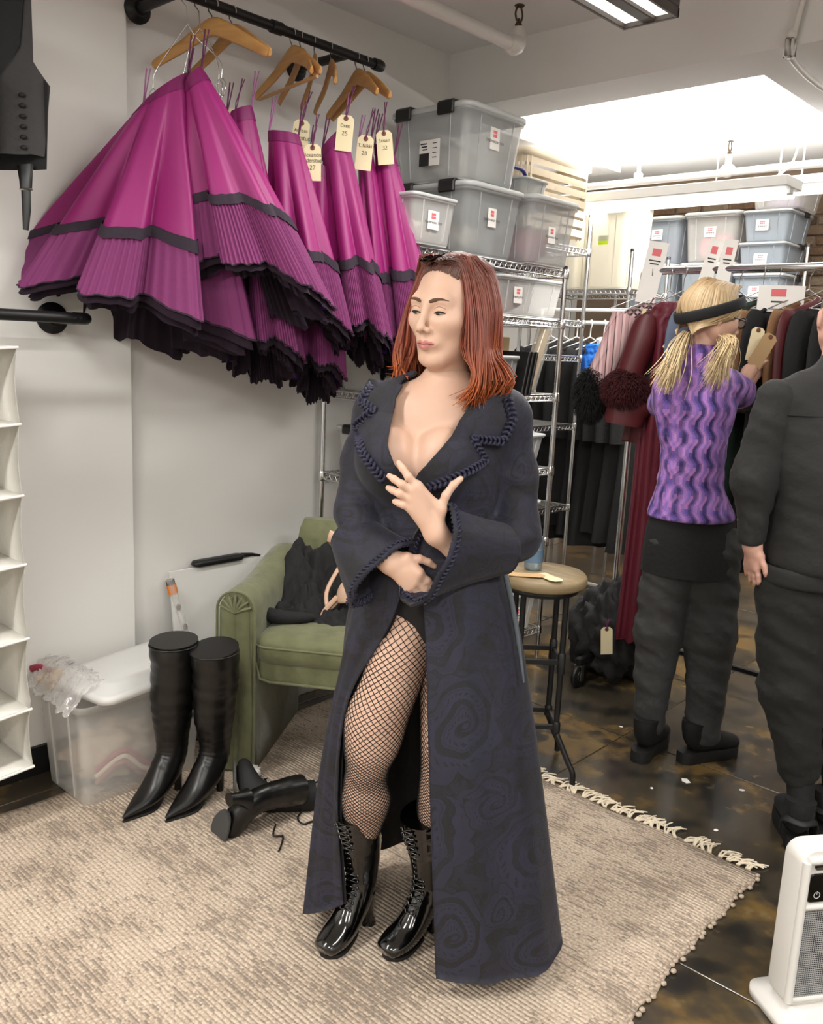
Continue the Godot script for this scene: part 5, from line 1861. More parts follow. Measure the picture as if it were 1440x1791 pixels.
# cloth body hung from a rail point; wide axis along local x
func garment(called: String, label: String, at: Vector3, turn: float, w: float, L: float, th: float, m: Material, seed: int, group: String, sleeves := 0.0) -> Node3D:
	var t := thing(called, label, "garment", at, turn, group)
	var f := FastNoiseLite.new()
	f.seed = seed
	f.frequency = 1.0
	var rows := []
	var ks := [[0.035, -0.10, 0.5], [0.06, -0.115, 0.8], [w * 0.40, -0.15, 0.9], [w * 0.5, -0.19, 1.0], [w * 0.47, -0.30, 1.0], [w * 0.44, -L * 0.55, 1.0], [w * 0.48, -L * 0.8, 1.15], [w * 0.52, -L, 1.2]]
	var i := 0
	for k in crow(ks, 34):
		var row := PackedVector3Array()
		var e := i / 33.0
		for j in 48:
			var a := TAU * j / 48
			var fo := 1.0 + 0.30 * e * sin(a * 7.0 + seed) + 0.18 * e * sin(a * 12.0 + seed * 2.0)
			row.append(V(cos(a) * k[0] * (1.0 + 0.05 * e * sin(a * 5.0 + seed)), k[1] + 0.012 * f.get_noise_2d(j * 0.3, seed) * e, sin(a) * th * k[2] * fo + 0.012 * f.get_noise_2d(e * 6.0, cos(a) * 2.0)))
		rows.append(row)
		i += 1
	var mb := MB.new()
	mb.sheet(rows, true, true)
	obj("body", mb, m, t)
	if sleeves > 0.0:
		for s in [-1, 1]:
			mb = MB.new()
			mb.tube(crow([V(s * w * 0.40, -0.165, 0), V(s * w * 0.50, -0.24, 0.01), V(s * w * 0.53, -0.24 - sleeves * 0.5, 0.02), V(s * w * 0.51, -0.24 - sleeves, 0.03)], 16), [0.03, 0.045, 0.05, 0.052, 0.052, 0.05, 0.05, 0.049, 0.048, 0.047, 0.046, 0.045, 0.045, 0.046, 0.047, 0.047], 14, true, th * 0.6, V(1, 0, 0))
			obj("sleeve", mb, m, t)
	return t

func thin_hanger(label: String, at: Vector3, turn: float, m: Material, w: float, r: float, group: String):
	var t := thing("hanger", label, "hanger", at, turn, group)
	var mb := MB.new()
	hook(mb, V(0, 0.0165, 0), 0.10, Basis(Vector3.UP, PI / 2), r)
	mb.tube([V(-w, -0.165, 0), V(-w * 0.4, -0.12, 0), V(0, -0.085, 0), V(w * 0.4, -0.12, 0), V(w, -0.165, 0), V(-w, -0.165, 0)], r, 6)
	obj("wire", mb, m, t)

func fur(mb: MB, c: Vector3, r: Vector3, n: int, len: float, seed: int):
	var q := RandomNumberGenerator.new()
	q.seed = seed
	for i in n:
		var d := V(q.randfn(), q.randfn(), q.randfn()).normalized()
		var p := c + d * r
		var o := (d + V(q.randf_range(-0.5, 0.5), q.randf_range(-0.8, 0.1), q.randf_range(-0.5, 0.5))).normalized()
		mb.tube([p - o * 0.004, p + o * len * 0.5, p + o * len + V(0, -len * 0.3, 0)], [0.0020, 0.0016, 0.0004], 3, false)

func print_mat(kind: int) -> StandardMaterial3D:
	var n := 128
	var im := Image.create(n, n, false, Image.FORMAT_RGB8)
	for y in n:
		for x in n:
			var u := x / float(n)
			var v := y / float(n)
			var c := Color(0.80, 0.66, 0.66)
			if kind == 0:     # pale pink stripes with fine dark lines
				var s := fposmod(u * 9.0, 1.0)
				if s < 0.10: c = Color(0.09, 0.07, 0.08)
				elif s < 0.5: c = Color(0.84, 0.72, 0.71)
				else: c = Color(0.74, 0.58, 0.59)
			elif kind == 1:   # black lattice over pale cloth
				if absf(fposmod((u + v) * 8.0, 1.0) - 0.5) < 0.17 or absf(fposmod((u - v) * 8.0, 1.0) - 0.5) < 0.17: c = Color(0.06, 0.05, 0.06)
			else:             # lilac and indigo interlocked zigzag columns
				var tri := absf(fposmod(v * 3.0, 1.0) - 0.5) * 2.0
				var s := fposmod(u * 6.0 + clampf(tri * 2.0 - 0.5, 0.0, 1.0) * 0.34, 1.0)
				if s < 0.22: c = Color(0.17, 0.12, 0.34)
				elif s < 0.36: c = Color(0.44, 0.33, 0.62)
				elif s < 0.62: c = Color(0.66, 0.47, 0.78) if fposmod(s * 40.0, 1.0) > 0.3 else Color(0.78, 0.55, 0.78)
				elif s < 0.80: c = Color(0.52, 0.40, 0.72)
				else: c = Color(0.68, 0.46, 0.70) if fposmod(v * 3.0, 1.0) > 0.5 else Color(0.36, 0.28, 0.60)
			im.set_pixel(x, y, c)
	var m := cloth(Color(1, 1, 1), 0.75)
	m.normal_scale = 0.06
	m.albedo_texture = ImageTexture.create_from_image(im)
	return m

func rack_clothes():
	M.maroon = satin(Color(0.30, 0.045, 0.075))
	M.velvet_red = cloth(Color(0.34, 0.04, 0.12), 0.6)
	M.tan = cloth(Color(0.50, 0.36, 0.24))
	M.green = cloth(Color(0.06, 0.14, 0.10))
	M.fur_red = cloth(Color(0.26, 0.05, 0.07), 0.9)
	M.fur_black = cloth(Color(0.04, 0.038, 0.037), 0.9)
	M.stripe = print_mat(0)
	M.stripe.uv1_scale = Vector3.ONE * 4.0
	M.lattice = print_mat(1)
	M.lattice.uv1_scale = Vector3.ONE * 4.0
	var R := "garments on the chrome rack"
	var y := 1.848
	var z := -3.60
	# left end: dress with stripes, lattice and black feather cuff
	var g := garment("striped_dress", "pale pink striped dress with black lattice at the left end of the rack", V(-1.93, y - 0.02, z + 0.02), 0.55, 0.30, 0.46, 0.05, M.lattice, 3, R)
	var mb := MB.new()
	mb.tube(crow([V(-0.10, -0.16, 0.05), V(-0.13, -0.26, 0.07), V(-0.17, -0.38, 0.08), V(-0.20, -0.46, 0.08)], 14), 0.055, 14, true, 0.035, V(1, 0, 0))
	obj("striped_sleeve", mb, M.stripe, g)
	mb = MB.new()
	fur(mb, V(-0.215, -0.50, 0.08), V(0.056, 0.10, 0.046), 2200, 0.035, 9)
	mb.ball(V(-0.215, -0.50, 0.08), V(0.055, 0.10, 0.045), 14)
	var fo := obj("feather_cuff", mb, M.fur_black, g)
	fo.set_meta("kind", "stuff")
	paper_tag("long manila tag hanging on the striped dress", V(-1.885, 1.70, -3.50), deg_to_rad(35), 0.1, [], 0.05, 0.13, 0.05, "manila tags on the rack")
	# dark red coat with fur cuff and long velvet skirt
	g = garment("red_satin_coat", "dark red satin coat with a fur cuff beside the striped dress", V(-1.80, y - 0.02, z + 0.05), 0.50, 0.30, 0.70, 0.06, M.maroon, 5, R)
	mb = MB.new()
	mb.tube(crow([V(-0.10, -0.17, 0.07), V(-0.12, -0.28, 0.10), V(-0.15, -0.40, 0.11), V(-0.17, -0.48, 0.11)], 14), [0.04, 0.05, 0.055, 0.058, 0.058, 0.058, 0.058, 0.058, 0.058, 0.058, 0.058, 0.058, 0.056, 0.05], 14, true, 0.045, V(1, 0, 0))
	obj("sleeve", mb, M.maroon, g)
	mb = MB.new()
	mb.ball(V(-0.165, -0.47, 0.12), V(0.085, 0.075, 0.065), 16)
	fur(mb, V(-0.165, -0.47, 0.12), V(0.088, 0.078, 0.068), 3200, 0.022, 4)
	fo = obj("fur_cuff", mb, M.fur_red, g)
	fo.set_meta("kind", "stuff")
	mb = MB.new()
	mb.tube(crow([V(-0.12, -0.50, 0.12), V(-0.15, -0.56, 0.12), V(-0.16, -0.62, 0.12)], 8), [0.07, 0.09, 0.09, 0.088, 0.086, 0.084, 0.083, 0.08], 12, true, 0.04, V(1, 0, 0))
	obj("cuff", mb, M.maroon, g)
	garment("velvet_gown", "long dark red velvet gown reaching almost to the floor", V(-1.79, y - 0.02, z + 0.10), 0.45, 0.20, 1.58, 0.06, M.velvet_red, 8, R)
	var list := [
		["dark green velvet jacket next to the red coat", -1.70, M.green, 0.36, 0.9, 0.7], ["grey wool jacket behind the blonde head", -1.62, M.blue_grey, 0.36, 0.9, 1.0], ["black jacket in the middle of the rack", -1.54, M.black_cloth, 0.36, 1.1, 1.1],
		["dark green dress right of the blonde head", -1.44, M.green, 0.34, 1.0, 1.2], ["tan fur stole hanging by its hanger", -1.38, M.tan, 0.28, 0.55, 1.0], ["black coat with a pale edge on the rack", -1.32, M.black_cloth, 0.36, 1.2, 1.1], ["brown satin blouse on the rack", -1.26, M.tan, 0.32, 0.6, 1.2],
		["dark red jacket right part of the rack", -1.20, M.maroon, 0.34, 0.9, 1.1], ["black velvet dress right part of the rack", -1.12, M.black_cloth, 0.36, 1.3, 0.9], ["short black jacket near the right edge of the rack", -1.05, M.black_cloth, 0.36, 0.9, 1.0], ["black coat near the right edge of the rack", -0.97, M.black_cloth, 0.38, 1.3, 1.0], ["dark red dress hanging behind the black jacketed person", -0.89, M.maroon, 0.36, 1.2, 1.0]]
	for i in list.size():
		var q: Array = list[i]
		garment("hanging_garment", q[0], V(q[1], y, z + 0.01), q[5], q[3], q[4], 0.021, q[2], 20 + i, R, 0.3)
	var hx := [-1.93, -1.84, -1.78, -1.70, -1.62, -1.54, -1.44, -1.38, -1.32, -1.26, -1.20, -1.12, -1.05, -0.97, -0.89]
	for i in hx.size():
		thin_hanger("%s steel wire hanger from the left on the chrome rack" % ["first", "second", "third", "fourth", "fifth", "sixth", "seventh", "eighth", "ninth", "tenth", "eleventh", "twelfth", "thirteenth", "fourteenth", "last"][i], V(hx[i], 1.865, z + 0.012), [0.5, 0.6, 0.9, 1.0, 0.8, 1.1][i % 6], M.chrome, 0.17, 0.0022, "steel hangers on the chrome rack")
	# white divider cards with a red mark, and a sign
	var cards := [[V(-1.905, 1.985, z + 0.02), -0.16, 0.085, 0.26, "white divider card leftmost on the chrome rail"], [V(-1.645, 1.985, z + 0.02), -0.20, 0.055, 0.26, "white divider card, left one of the pair on the rail"], [V(-1.585, 1.98, z + 0.02), -0.13, 0.055, 0.25, "white divider card, right one of the pair on the rail"]]
	for q in cards:
		var t := thing("divider_card", q[4], "card", q[0], 0.3, "white divider cards on the rail")
		t.basis = Basis(Vector3.UP, 0.3) * Basis(V(0, 0, 1), q[1])
		mb = MB.new(true)
		mb.box(V(0, -q[3] / 2, 0), V(q[2], q[3], 0.0015))
		obj("card", mb, M.paper, t)
		mb = MB.new(true)
		mb.box(V(0, -0.045, 0.0012), V(q[2] * 0.45, 0.03, 0.0008))
		obj("red_mark", mb, M.red_print, t)
		mb = MB.new(true)
		for i in 2: mb.box(V(0, -0.08 - 0.013 * i, 0.0012), V(q[2] * (0.6 - 0.15 * i), 0.005, 0.0008))
		obj("print", mb, M.ink, t)
	var sg := thing("rack_sign", "white cardboard sign with a red mark among the hangers", "sign", V(-1.33, 1.74, z + 0.10), 0.55)
	mb = MB.new(true)
	mb.box(V(0, 0, 0), V(0.17, 0.10, 0.0015))
	obj("board", mb, M.paper, sg)
	mb = MB.new(true)
	mb.box(V(-0.01, 0.022, 0.0012), V(0.055, 0.028, 0.0008))
	obj("red_mark", mb, M.red_print, sg)
	mb = MB.new(true)
	mb.box(V(-0.01, -0.012, 0.0012), V(0.05, 0.006, 0.0008))
	obj("print", mb, M.ink, sg)
	paper_tag("cream tag standing out in front of the rack clothes", V(-1.345, 1.625, -3.36), deg_to_rad(42), 0.12, [], 0.05, 0.125, 0.0, "manila tags on the rack")
	paper_tag("brown tag beside the cream one, held by the raised hand", V(-1.285, 1.60, -3.34), deg_to_rad(42), 0.45, [], 0.055, 0.13, 0.0, "manila tags on the rack", mat(Color(0.70, 0.58, 0.42), 0.8))
	paper_tag("cream tag peeking out left of the blonde hair", V(-1.70, 1.60, -3.42), deg_to_rad(42), 0.5, [], 0.045, 0.08, 0.0, "manila tags on the rack")
	# black coats on the back rack
	for i in 9:
		garment("black_coat", "%s black coat from the left on the back rack" % ["first", "second", "third", "fourth", "fifth", "sixth", "seventh", "eighth", "last"][i], V(-3.22 + i * 0.095, 1.675, -4.745 + 0.01 * (i % 2)), 0.9 - 0.02 * i, 0.40, 1.25 + 0.05 * (i % 3), 0.022, M.black_cloth, 60 + i, "black coats on the back rack", 0.45)
		thin_hanger("%s white hanger from the left on the back rack" % ["first", "second", "third", "fourth", "fifth", "sixth", "seventh", "eighth", "last"][i], V(-3.22 + i * 0.095, 1.685, -4.75), 0.9, M.white_paint, 0.17, 0.004, "white hangers on the back rack")
	garment("blue_shirt", "bright blue shirt hanging behind the wire shelf post", V(-2.80, 1.66, -4.60), 0.5, 0.14, 0.42, 0.03, cloth(Color(0.06, 0.36, 0.70)), 80, "garments by the wire post")
	garment("white_shirt", "white shirt hanging beside the bright blue one", V(-2.78, 1.70, -4.68), 0.4, 0.12, 0.40, 0.03, cloth(Color(0.86, 0.86, 0.86)), 81, "garments by the wire post")
	# black bag heaped on the rack foot, with a tag
	var bag := thing("black_bag", "black garment bag slumped on the floor under the rack", "bag", V(-1.97, 0.0, -3.62))
	mb = MB.new()
	lump(mb, V(0, 0.19, 0), V(0.19, 0.23, 0.20), 51, 0.45, 30)
	obj("cloth", mb, M.black_cloth, bag)
	mb = MB.new()
	lump(mb, V(0.05, 0.36, 0.02), V(0.09, 0.12, 0.09), 52, 0.4, 20)
	obj("folded_top", mb, M.black_cloth, bag)
	paper_tag("cream tag hanging on the black bag on the floor", V(-1.845, 0.325, -3.315), deg_to_rad(42.5), -0.08, [], 0.052, 0.125, 0.03, "manila tags on the rack")
	# small papers on the dark floor
	for i in 7:
		var q: Vector3 = [V(-1.62, 0.001, -3.1), V(-1.4, 0.001, -3.35), V(-1.22, 0.001, -2.86), V(-1.05, 0.001, -2.95), V(-1.28, 0.001, -2.72), V(-2.05, 0.001, -3.42), V(-1.0, 0.001, -2.62)][i]
		mb = MB.new(true)
		mb.patch(PackedVector2Array([Vector2(-0.012, -0.008), Vector2(0.010, -0.011), Vector2(0.016, 0.003), Vector2(0.002, 0.011), Vector2(-0.013, 0.006)]), func(p: Vector2) -> Vector3: return Vector3(p.x, 0.0012 + 0.002 * absf(p.x) * 20.0 * 0.05, -p.y), 0.0006, 0.05)
		var o := obj("paper_scrap", mb, M.paper)
		o.position = q
		o.rotation.y = i * 1.3
		o.scale = Vector3.ONE * [0.6, 0.4, 1.3, 0.7, 0.5, 1.0, 0.6][i]
		meta(o, ["small pale scrap by the stool on the dark floor", "tiny pale scrap behind the grey trousers", "largest pale scrap on the floor between the two people", "pale scrap near the black shoe", "tiny pale scrap near the rug fringe", "pale scrap near the black bag", "pale scrap near the rug corner"][i], "scrap", "paper scraps on the floor")

# ---------------------------------------------------------------- people
func cap(a: Vector3, b: Vector3, ra: float, rb: float, k := 0.02, s := 1) -> Array:
	return [0, a, b, ra, rb, k, s]

func ell(c: Vector3, r: Vector3, k := 0.02, s := 1, b := Basis.IDENTITY) -> Array:
	return [1, c, r, b.inverse(), 0.0, k, s]

# a head in its own space: face towards +z, y up, about 0.235 tall
func head_prims() -> Array:
	var p := [ell(V(0, 0.032, -0.016), V(0.073, 0.086, 0.094), 0.02), ell(V(0, -0.030, 0.024), V(0.064, 0.086, 0.066), 0.035)]
	for s in [-1, 1]:
		p.append(cap(V(s * 0.049, -0.053, 0.0), V(s * 0.021, -0.105, 0.058), 0.018, 0.015, 0.03))
		p.append(ell(V(s * 0.041, -0.022, 0.056), V(0.024, 0.018, 0.022), 0.03))
	p.append(ell(V(0, -0.108, 0.066), V(0.019, 0.015, 0.016), 0.022))
	p.append(cap(V(-0.036, 0.020, 0.074), V(0.036, 0.020, 0.074), 0.012, 0.012, 0.025))
	for s in [-1, 1]:
		p.append(ell(V(s * 0.030, 0.000, 0.096), V(0.017, 0.011, 0.014), 0.018, -1))
		p.append(ell(V(s * 0.031, 0.001, 0.073), V(0.0155, 0.0115, 0.0135), 0.006))
	p.append(cap(V(0, 0.016, 0.086), V(0, -0.030, 0.107), 0.0065, 0.0080, 0.013))
	p.append(ell(V(0, -0.037, 0.108), V(0.0108, 0.0092, 0.0105), 0.007))
	for s in [-1, 1]:
		p.append(ell(V(s * 0.0122, -0.0415, 0.097), V(0.0072, 0.0066, 0.0092), 0.005))
	p.append(ell(V(0, -0.068, 0.078), V(0.026, 0.016, 0.016), 0.02))
	for s in [-1, 1]:
		p.append(cap(V(s * 0.025, -0.071, 0.081), V(s * 0.005, -0.066, 0.0940), 0.002, 0.0042, 0.006))
		p.append(cap(V(s * 0.023, -0.073, 0.082), V(0, -0.0785, 0.0925), 0.002, 0.0058, 0.006))
	p.append(cap(V(-0.021, -0.0715, 0.0895), V(0.021, -0.0715, 0.0895), 0.0008, 0.0008, 0.003, -1))
	for s in [-1, 1]:
		p.append(ell(V(s * 0.0055, -0.046, 0.104), V(0.0035, 0.003, 0.005), 0.003, -1))
		p.append(ell(V(s * 0.074, -0.008, -0.012), V(0.007, 0.028, 0.017), 0.008))
	return p

func head_z(pr: Array, x: float, y: float) -> float:
	var z := 0.14
	for i in 40:
		var d := field(pr, V(x, y, z))
		if d < 0.0004: break
		z -= d * 0.8
	return z

# hair lock: a thin tapered ribbon tube with root to tip colours
func lock(mb: MB, pts: Array, w: float, c0: Color, c1: Color, c2: Color, n := 14):
	var path := crow(pts, n)
	var s := V(0.3, 0.1, 1)
	var prev := -1
	var base := mb.n
	for i in n:
		var t := i / float(n - 1)
		var tg: Vector3 = (path[min(i + 1, n - 1)] - path[max(i - 1, 0)]).normalized()
		s = (s - tg * s.dot(tg)).normalized()
		var u := tg.cross(s)
		var r := w * (1.0 - 0.75 * t * t * t) * (0.6 + 0.4 * smoothstep(0.0, 0.15, t))
		mb.col = c0.lerp(c1, smoothstep(0.08, 0.4, t)).lerp(c2, smoothstep(0.45, 1.0, t))
		for k in 5:
			var a := TAU * k / 5
			mb.v(path[i] + s * (cos(a) * r) + u * (sin(a) * r * 0.45), Vector2(t, k))
	for i in n - 1:
		for k in 5:
			var a := base + i * 5 + k
			var b := base + i * 5 + (k + 1) % 5
			mb.quad(a, a + 5, b + 5, b)
	mb.col = Color(1, 1, 1)

func vary(c: Color, f: float) -> Color:
	return Color(c.r * f, c.g * f, c.b * f)

# hand from joints; fingers: list of [knuckle, middle, end, tip]; thumb the same
func hand_field(wrist: Vector3, fingers: Array, thumb: Array, r := 0.0085) -> Array:
	var p := []
	for f in fingers:
		p.append(cap(wrist, f[0], 0.017, 0.0105, 0.014))
	p.append(cap(wrist, thumb[0], 0.016, 0.012, 0.014))
	p.append(cap(thumb[0], fingers[0][0], 0.010, 0.009, 0.014))
	for f in fingers + [thumb]:
		var rr: float = r * (1.08 if f == thumb else 1.0)
		p.append(cap(f[0], f[1], rr * 1.08, rr, 0.004))
		p.append(cap(f[1], f[2], rr, rr * 0.9, 0.004))
		p.append(cap(f[2], f[3], rr * 0.9, rr * 0.72, 0.004))
	return p

func brocade() -> StandardMaterial3D:
	var n := 512
	var im := Image.create(n, n, false, Image.FORMAT_RGB8)
	var f := FastNoiseLite.new()
	f.seed = 77
	f.frequency = 0.014
	f.fractal_octaves = 3
	var mot := [[0.22, 0.20, 0.19, 1.0], [0.70, 0.30, 0.15, -1.0], [0.36, 0.66, 0.20, -1.0], [0.84, 0.78, 0.17, 1.0], [0.02, 0.46, 0.10, 1.0], [0.50, 0.02, 0.11, -1.0], [0.60, 0.52, 0.07, 1.0], [0.10, 0.88, 0.10, -1.0]]
	var base := Color(0.031, 0.031, 0.040)
	var thread := Color(0.128, 0.128, 0.216)
	for y in n:
		for x in n:
			var wx := f.get_noise_2d(x * 0.25, y * 0.25 + 900.0) * 0.10
			var wy := f.get_noise_2d(x * 0.25 + 700.0, y * 0.25) * 0.10
			var u := x / float(n) + wx
			var v := y / float(n) + wy
			var g := f.get_noise_2d(x * 1.2, y * 1.2)
			var on := 0.62 if g > 0.02 else 0.06
			# fine lattice of the lace ground
			if g <= 0.02 and (absf(fposmod((u + v) * 26.0, 1.0) - 0.5) < 0.06 or absf(fposmod((u - v) * 26.0, 1.0) - 0.5) < 0.06): on = 0.45
			for m in mot:
				var dx: float = u - m[0]
				var dy: float = v - m[1]
				dx -= roundf(dx)
				dy -= roundf(dy)
				var r: float = sqrt(dx * dx + dy * dy) / m[2]
				if r > 1.3: continue
				var a: float = atan2(dy, dx) * m[3]
				var sp := fposmod(r * 2.2 - a / TAU, 1.0)
				if r < 1.0:
					on = 1.0 if sp < 0.66 else 0.15
					if sp > 0.24 and sp < 0.40 and sin(a * (9.0 + r * 24.0)) > 0.2: on = 0.25
					if sp > 0.52 and sp < 0.58: on = 0.55
				elif r < 1.06 + 0.20 * absf(sin(a * 4.0)): on = 0.85
				elif r < 1.10 + 0.20 * absf(sin(a * 4.0)): on = 0.1
				if r < 0.09: on = 1.0
				elif r < 0.15: on = 0.12
			if absf(f.get_noise_2d(x * 1.1 + 400, y * 1.1)) < 0.018: on = maxf(on, 0.9)
			var k := base.lerp(thread, on)
			var w: float = 0.86 + 0.14 * float((x + y) % 3) / 2.0 + 0.22 * f.get_noise_2d(x * 20.0, y * 20.0)
			im.set_pixel(x, y, Color(k.r * w, k.g * w, k.b * w))
	var m := mat(Color(1, 1, 1), 0.72)
	m.albedo_texture = ImageTexture.create_from_image(im)
	m.uv1_triplanar = true
	m.uv1_scale = Vector3.ONE * 2.0
	relief(m, im, 6.0)
	m.normal_scale = 0.6
	m.rim_enabled = true
	m.rim = 0.15
	m.rim_tint = 0.8
	return m

func braid(mb: MB, path: Array, w := 0.0075, pitch := 0.021, r := 0.0034):
	# two cords plaited along the path
	var L := 0.0
	for i in path.size() - 1: L += path[i].distance_to(path[i + 1])
	var n := int(L / pitch * 9.0)
	var cum := [0.0]
	for i in path.size() - 1: cum.append(cum[i] + path[i].distance_to(path[i + 1]))
	var c := [[], []]
	var j := 0
	for i in n + 1:
		var d := L * i / n
		while j < path.size() - 2 and cum[j + 1] < d: j += 1
		var seg: float = maxf(cum[j + 1] - cum[j], 1e-6)
		var p: Vector3 = path[j].lerp(path[j + 1], clampf((d - cum[j]) / seg, 0, 1))
		var t: Vector3 = (path[j + 1] - path[j]).normalized()
		var side := t.cross(V(0, 0, 1)).normalized()
		var up := side.cross(t).normalized()
		for s in 2:
			var ph := TAU * d / pitch + PI * s
			c[s].append(p + side * (cos(ph) * w) + up * (sin(ph * 2.0) * 0.003))
	for s in 2: mb.tube(c[s], r, 5)

func ramp(y: float, ks: Array) -> float:
	if y <= ks[0][0]: return ks[0][1]
	for i in ks.size() - 1:
		if y <= ks[i + 1][0]: return lerpf(ks[i][1], ks[i + 1][1], (y - ks[i][0]) / (ks[i + 1][0] - ks[i][0]))
	return ks[-1][1]

func woman():
	var W := thing("person", "person with copper red hair in a long navy brocade coat and fishnet tights", "person", V(-1.40, 0.011, -1.46), deg_to_rad(42.5))
	var skin := Color(0.66, 0.43, 0.32)
	# ---- body: head, neck, chest, hands and legs in one mesh
	var hp := head_prims()
	var hb := Basis(Vector3.UP, -0.66) * Basis(V(1, 0, 0), 0.07) * Basis(V(0, 0, 1), -0.03)
	var ho := V(0.112, 1.572, -0.012)
	var hi := Transform3D(hb, ho).affine_inverse()
	var torso := [ell(V(0.10, 1.26, -0.02), V(0.145, 0.16, 0.095), 0.02), ell(V(-0.006, 1.240, 0.066), V(0.062, 0.072, 0.060), 0.016), ell(V(0.108, 1.243, 0.068), V(0.064, 0.072, 0.060), 0.010), cap(V(0.10, 1.17, -0.01), V(0.10, 1.0, 0), 0.118, 0.115, 0.05), ell(V(0.105, 0.90, 0), V(0.165, 0.13, 0.12), 0.06), cap(V(0.10, 1.355, -0.03), V(-0.03, 1.33, -0.03), 0.05, 0.05, 0.05), cap(V(0.12, 1.355, -0.03), V(0.245, 1.33, -0.03), 0.05, 0.05, 0.05)]
	var neck := [cap(V(0.125, 1.34, -0.03), V(0.112, 1.52, -0.025), 0.053, 0.047, 0.04), cap(V(0.10, 1.352, 0.035), V(-0.01, 1.365, 0.012), 0.008, 0.009, 0.025), cap(V(0.135, 1.352, 0.035), V(0.23, 1.365, 0.008), 0.008, 0.009, 0.025)]
	var tn := torso + neck
	var nk := [neck[0]]
	var body := MB.new()
	var headf := func(p: Vector3) -> float:
		var a := field(hp, hi * p)
		var b := field(nk, p)
		var h: float = maxf(0.03 - absf(a - b), 0.0) / 0.03
		return minf(a, b) - h * h * 0.03 * 0.25
	var lip := Color(0.52, 0.20, 0.18)
	var paint := func(p: Vector3) -> Color:
		var q: Vector3 = hi * p
		var c := skin
		# lips: a painted outline around the mouth
		var ly := -0.0715
		var half := 0.0265
		var ux := absf(q.x) / half
		if ux < 1.0 and q.z > 0.07:
			var upper := 0.0085 * (1.0 - ux * ux * 0.9) - (0.0022 if ux < 0.12 else 0.0)
			var lower := 0.0115 * (1.0 - ux * ux)
			var e := q.y - ly
			if e < upper and e > -lower: c = c.lerp(lip, smoothstep(0.0, 0.002, minf(upper - e, e + lower) + 0.001))
		if q.y > 0.075 + 0.012 * cos(q.x * 40.0) - maxf(0.0, -q.z) * 3.0 and (q.z < 0.074 or q.y > 0.088): c = Color(0.10, 0.045, 0.034)
		if q.z < 0.01 and q.y > -0.06: c = Color(0.10, 0.045, 0.034)
		return c
	solid(body, headf, V(0.0, 1.43, -0.135), V(0.225, 1.70, 0.115), 0.003, paint)
	var cut := func(p: Vector3) -> float: return maxf(field(tn, p), maxf(1.16 - p.y, p.y - 1.44))
	body.col = skin
	solid(body, cut, V(-0.11, 1.14, -0.15), V(0.33, 1.45, 0.15), 0.006, func(_p: Vector3) -> Color: return skin)
	# left hand spread on the chest
	var wr := V(0.100, 1.095, 0.180)
	var fingers := [[V(0.055, 1.198, 0.196), V(0.036, 1.218, 0.200), V(0.023, 1.234, 0.193), V(0.014, 1.245, 0.184)], [V(0.046, 1.186, 0.196), V(0.022, 1.202, 0.202), V(0.006, 1.211, 0.196), V(-0.005, 1.216, 0.186)], [V(0.042, 1.168, 0.194), V(0.019, 1.181, 0.200), V(0.004, 1.187, 0.194), V(-0.006, 1.190, 0.185)], [V(0.045, 1.148, 0.190), V(0.028, 1.157, 0.194), V(0.017, 1.160, 0.190), V(0.009, 1.161, 0.183)]]
	var thumb := [V(0.108, 1.150, 0.186), V(0.117, 1.180, 0.188), V(0.132, 1.203, 0.186), V(0.147, 1.216, 0.182)]
	var hf := hand_field(wr, fingers, thumb)
	hf.append(cap(V(0.15, 1.05, 0.16), wr, 0.025, 0.020, 0.02))
	solid(body, func(p: Vector3) -> float: return field(hf, p), V(-0.02, 1.02, 0.12), V(0.18, 1.26, 0.22), 0.003, func(_p: Vector3) -> Color: return skin)
	# right hand low, held against the coat
	var wr2 := V(0.004, 1.018, 0.140)
	var f2 := [[V(0.068, 1.000, 0.158), V(0.088, 0.982, 0.156), V(0.100, 0.968, 0.150), V(0.108, 0.958, 0.142)], [V(0.064, 0.984, 0.158), V(0.084, 0.962, 0.156), V(0.096, 0.948, 0.150), V(0.103, 0.938, 0.142)], [V(0.055, 0.970, 0.154), V(0.071, 0.948, 0.152), V(0.082, 0.935, 0.147), V(0.088, 0.926, 0.140)], [V(0.044, 0.960, 0.148), V(0.056, 0.942, 0.147), V(0.064, 0.932, 0.142), V(0.069, 0.925, 0.136)]]
	var t2 := [V(0.040, 1.030, 0.150), V(0.068, 1.030, 0.150), V(0.088, 1.022, 0.146), V(0.102, 1.012, 0.142)]
	var hf2 := hand_field(wr2, f2, t2)
	hf2.append(cap(V(-0.06, 1.045, 0.085), wr2, 0.028, 0.024, 0.02))
	solid(body, func(p: Vector3) -> float: return field(hf2, p), V(-0.10, 0.90, 0.04), V(0.13, 1.10, 0.20), 0.0035, func(_p: Vector3) -> Color: return skin)
	# legs
	var legs := [[[0.06, 0.90, 0.01, 0.092, 0.09], [0.035, 0.80, 0.03, 0.086, 0.086], [0.015, 0.71, 0.045, 0.079, 0.080], [-0.013, 0.62, 0.055, 0.077, 0.074], [-0.023, 0.54, 0.060, 0.067, 0.066], [-0.032, 0.487, 0.058, 0.053, 0.058], [-0.036, 0.44, 0.045, 0.053, 0.057], [-0.034, 0.385, 0.035, 0.061, 0.062], [-0.038, 0.32, 0.018, 0.050, 0.052], [-0.040, 0.25, 0.004, 0.034, 0.036]], [[0.155, 0.90, 0.0, 0.09, 0.09], [0.16, 0.72, 0.03, 0.078, 0.078], [0.155, 0.55, 0.05, 0.062, 0.062], [0.15, 0.45, 0.045, 0.054, 0.056], [0.150, 0.36, 0.03, 0.056, 0.058], [0.150, 0.25, 0.01, 0.034, 0.036]]]
	body.col = skin
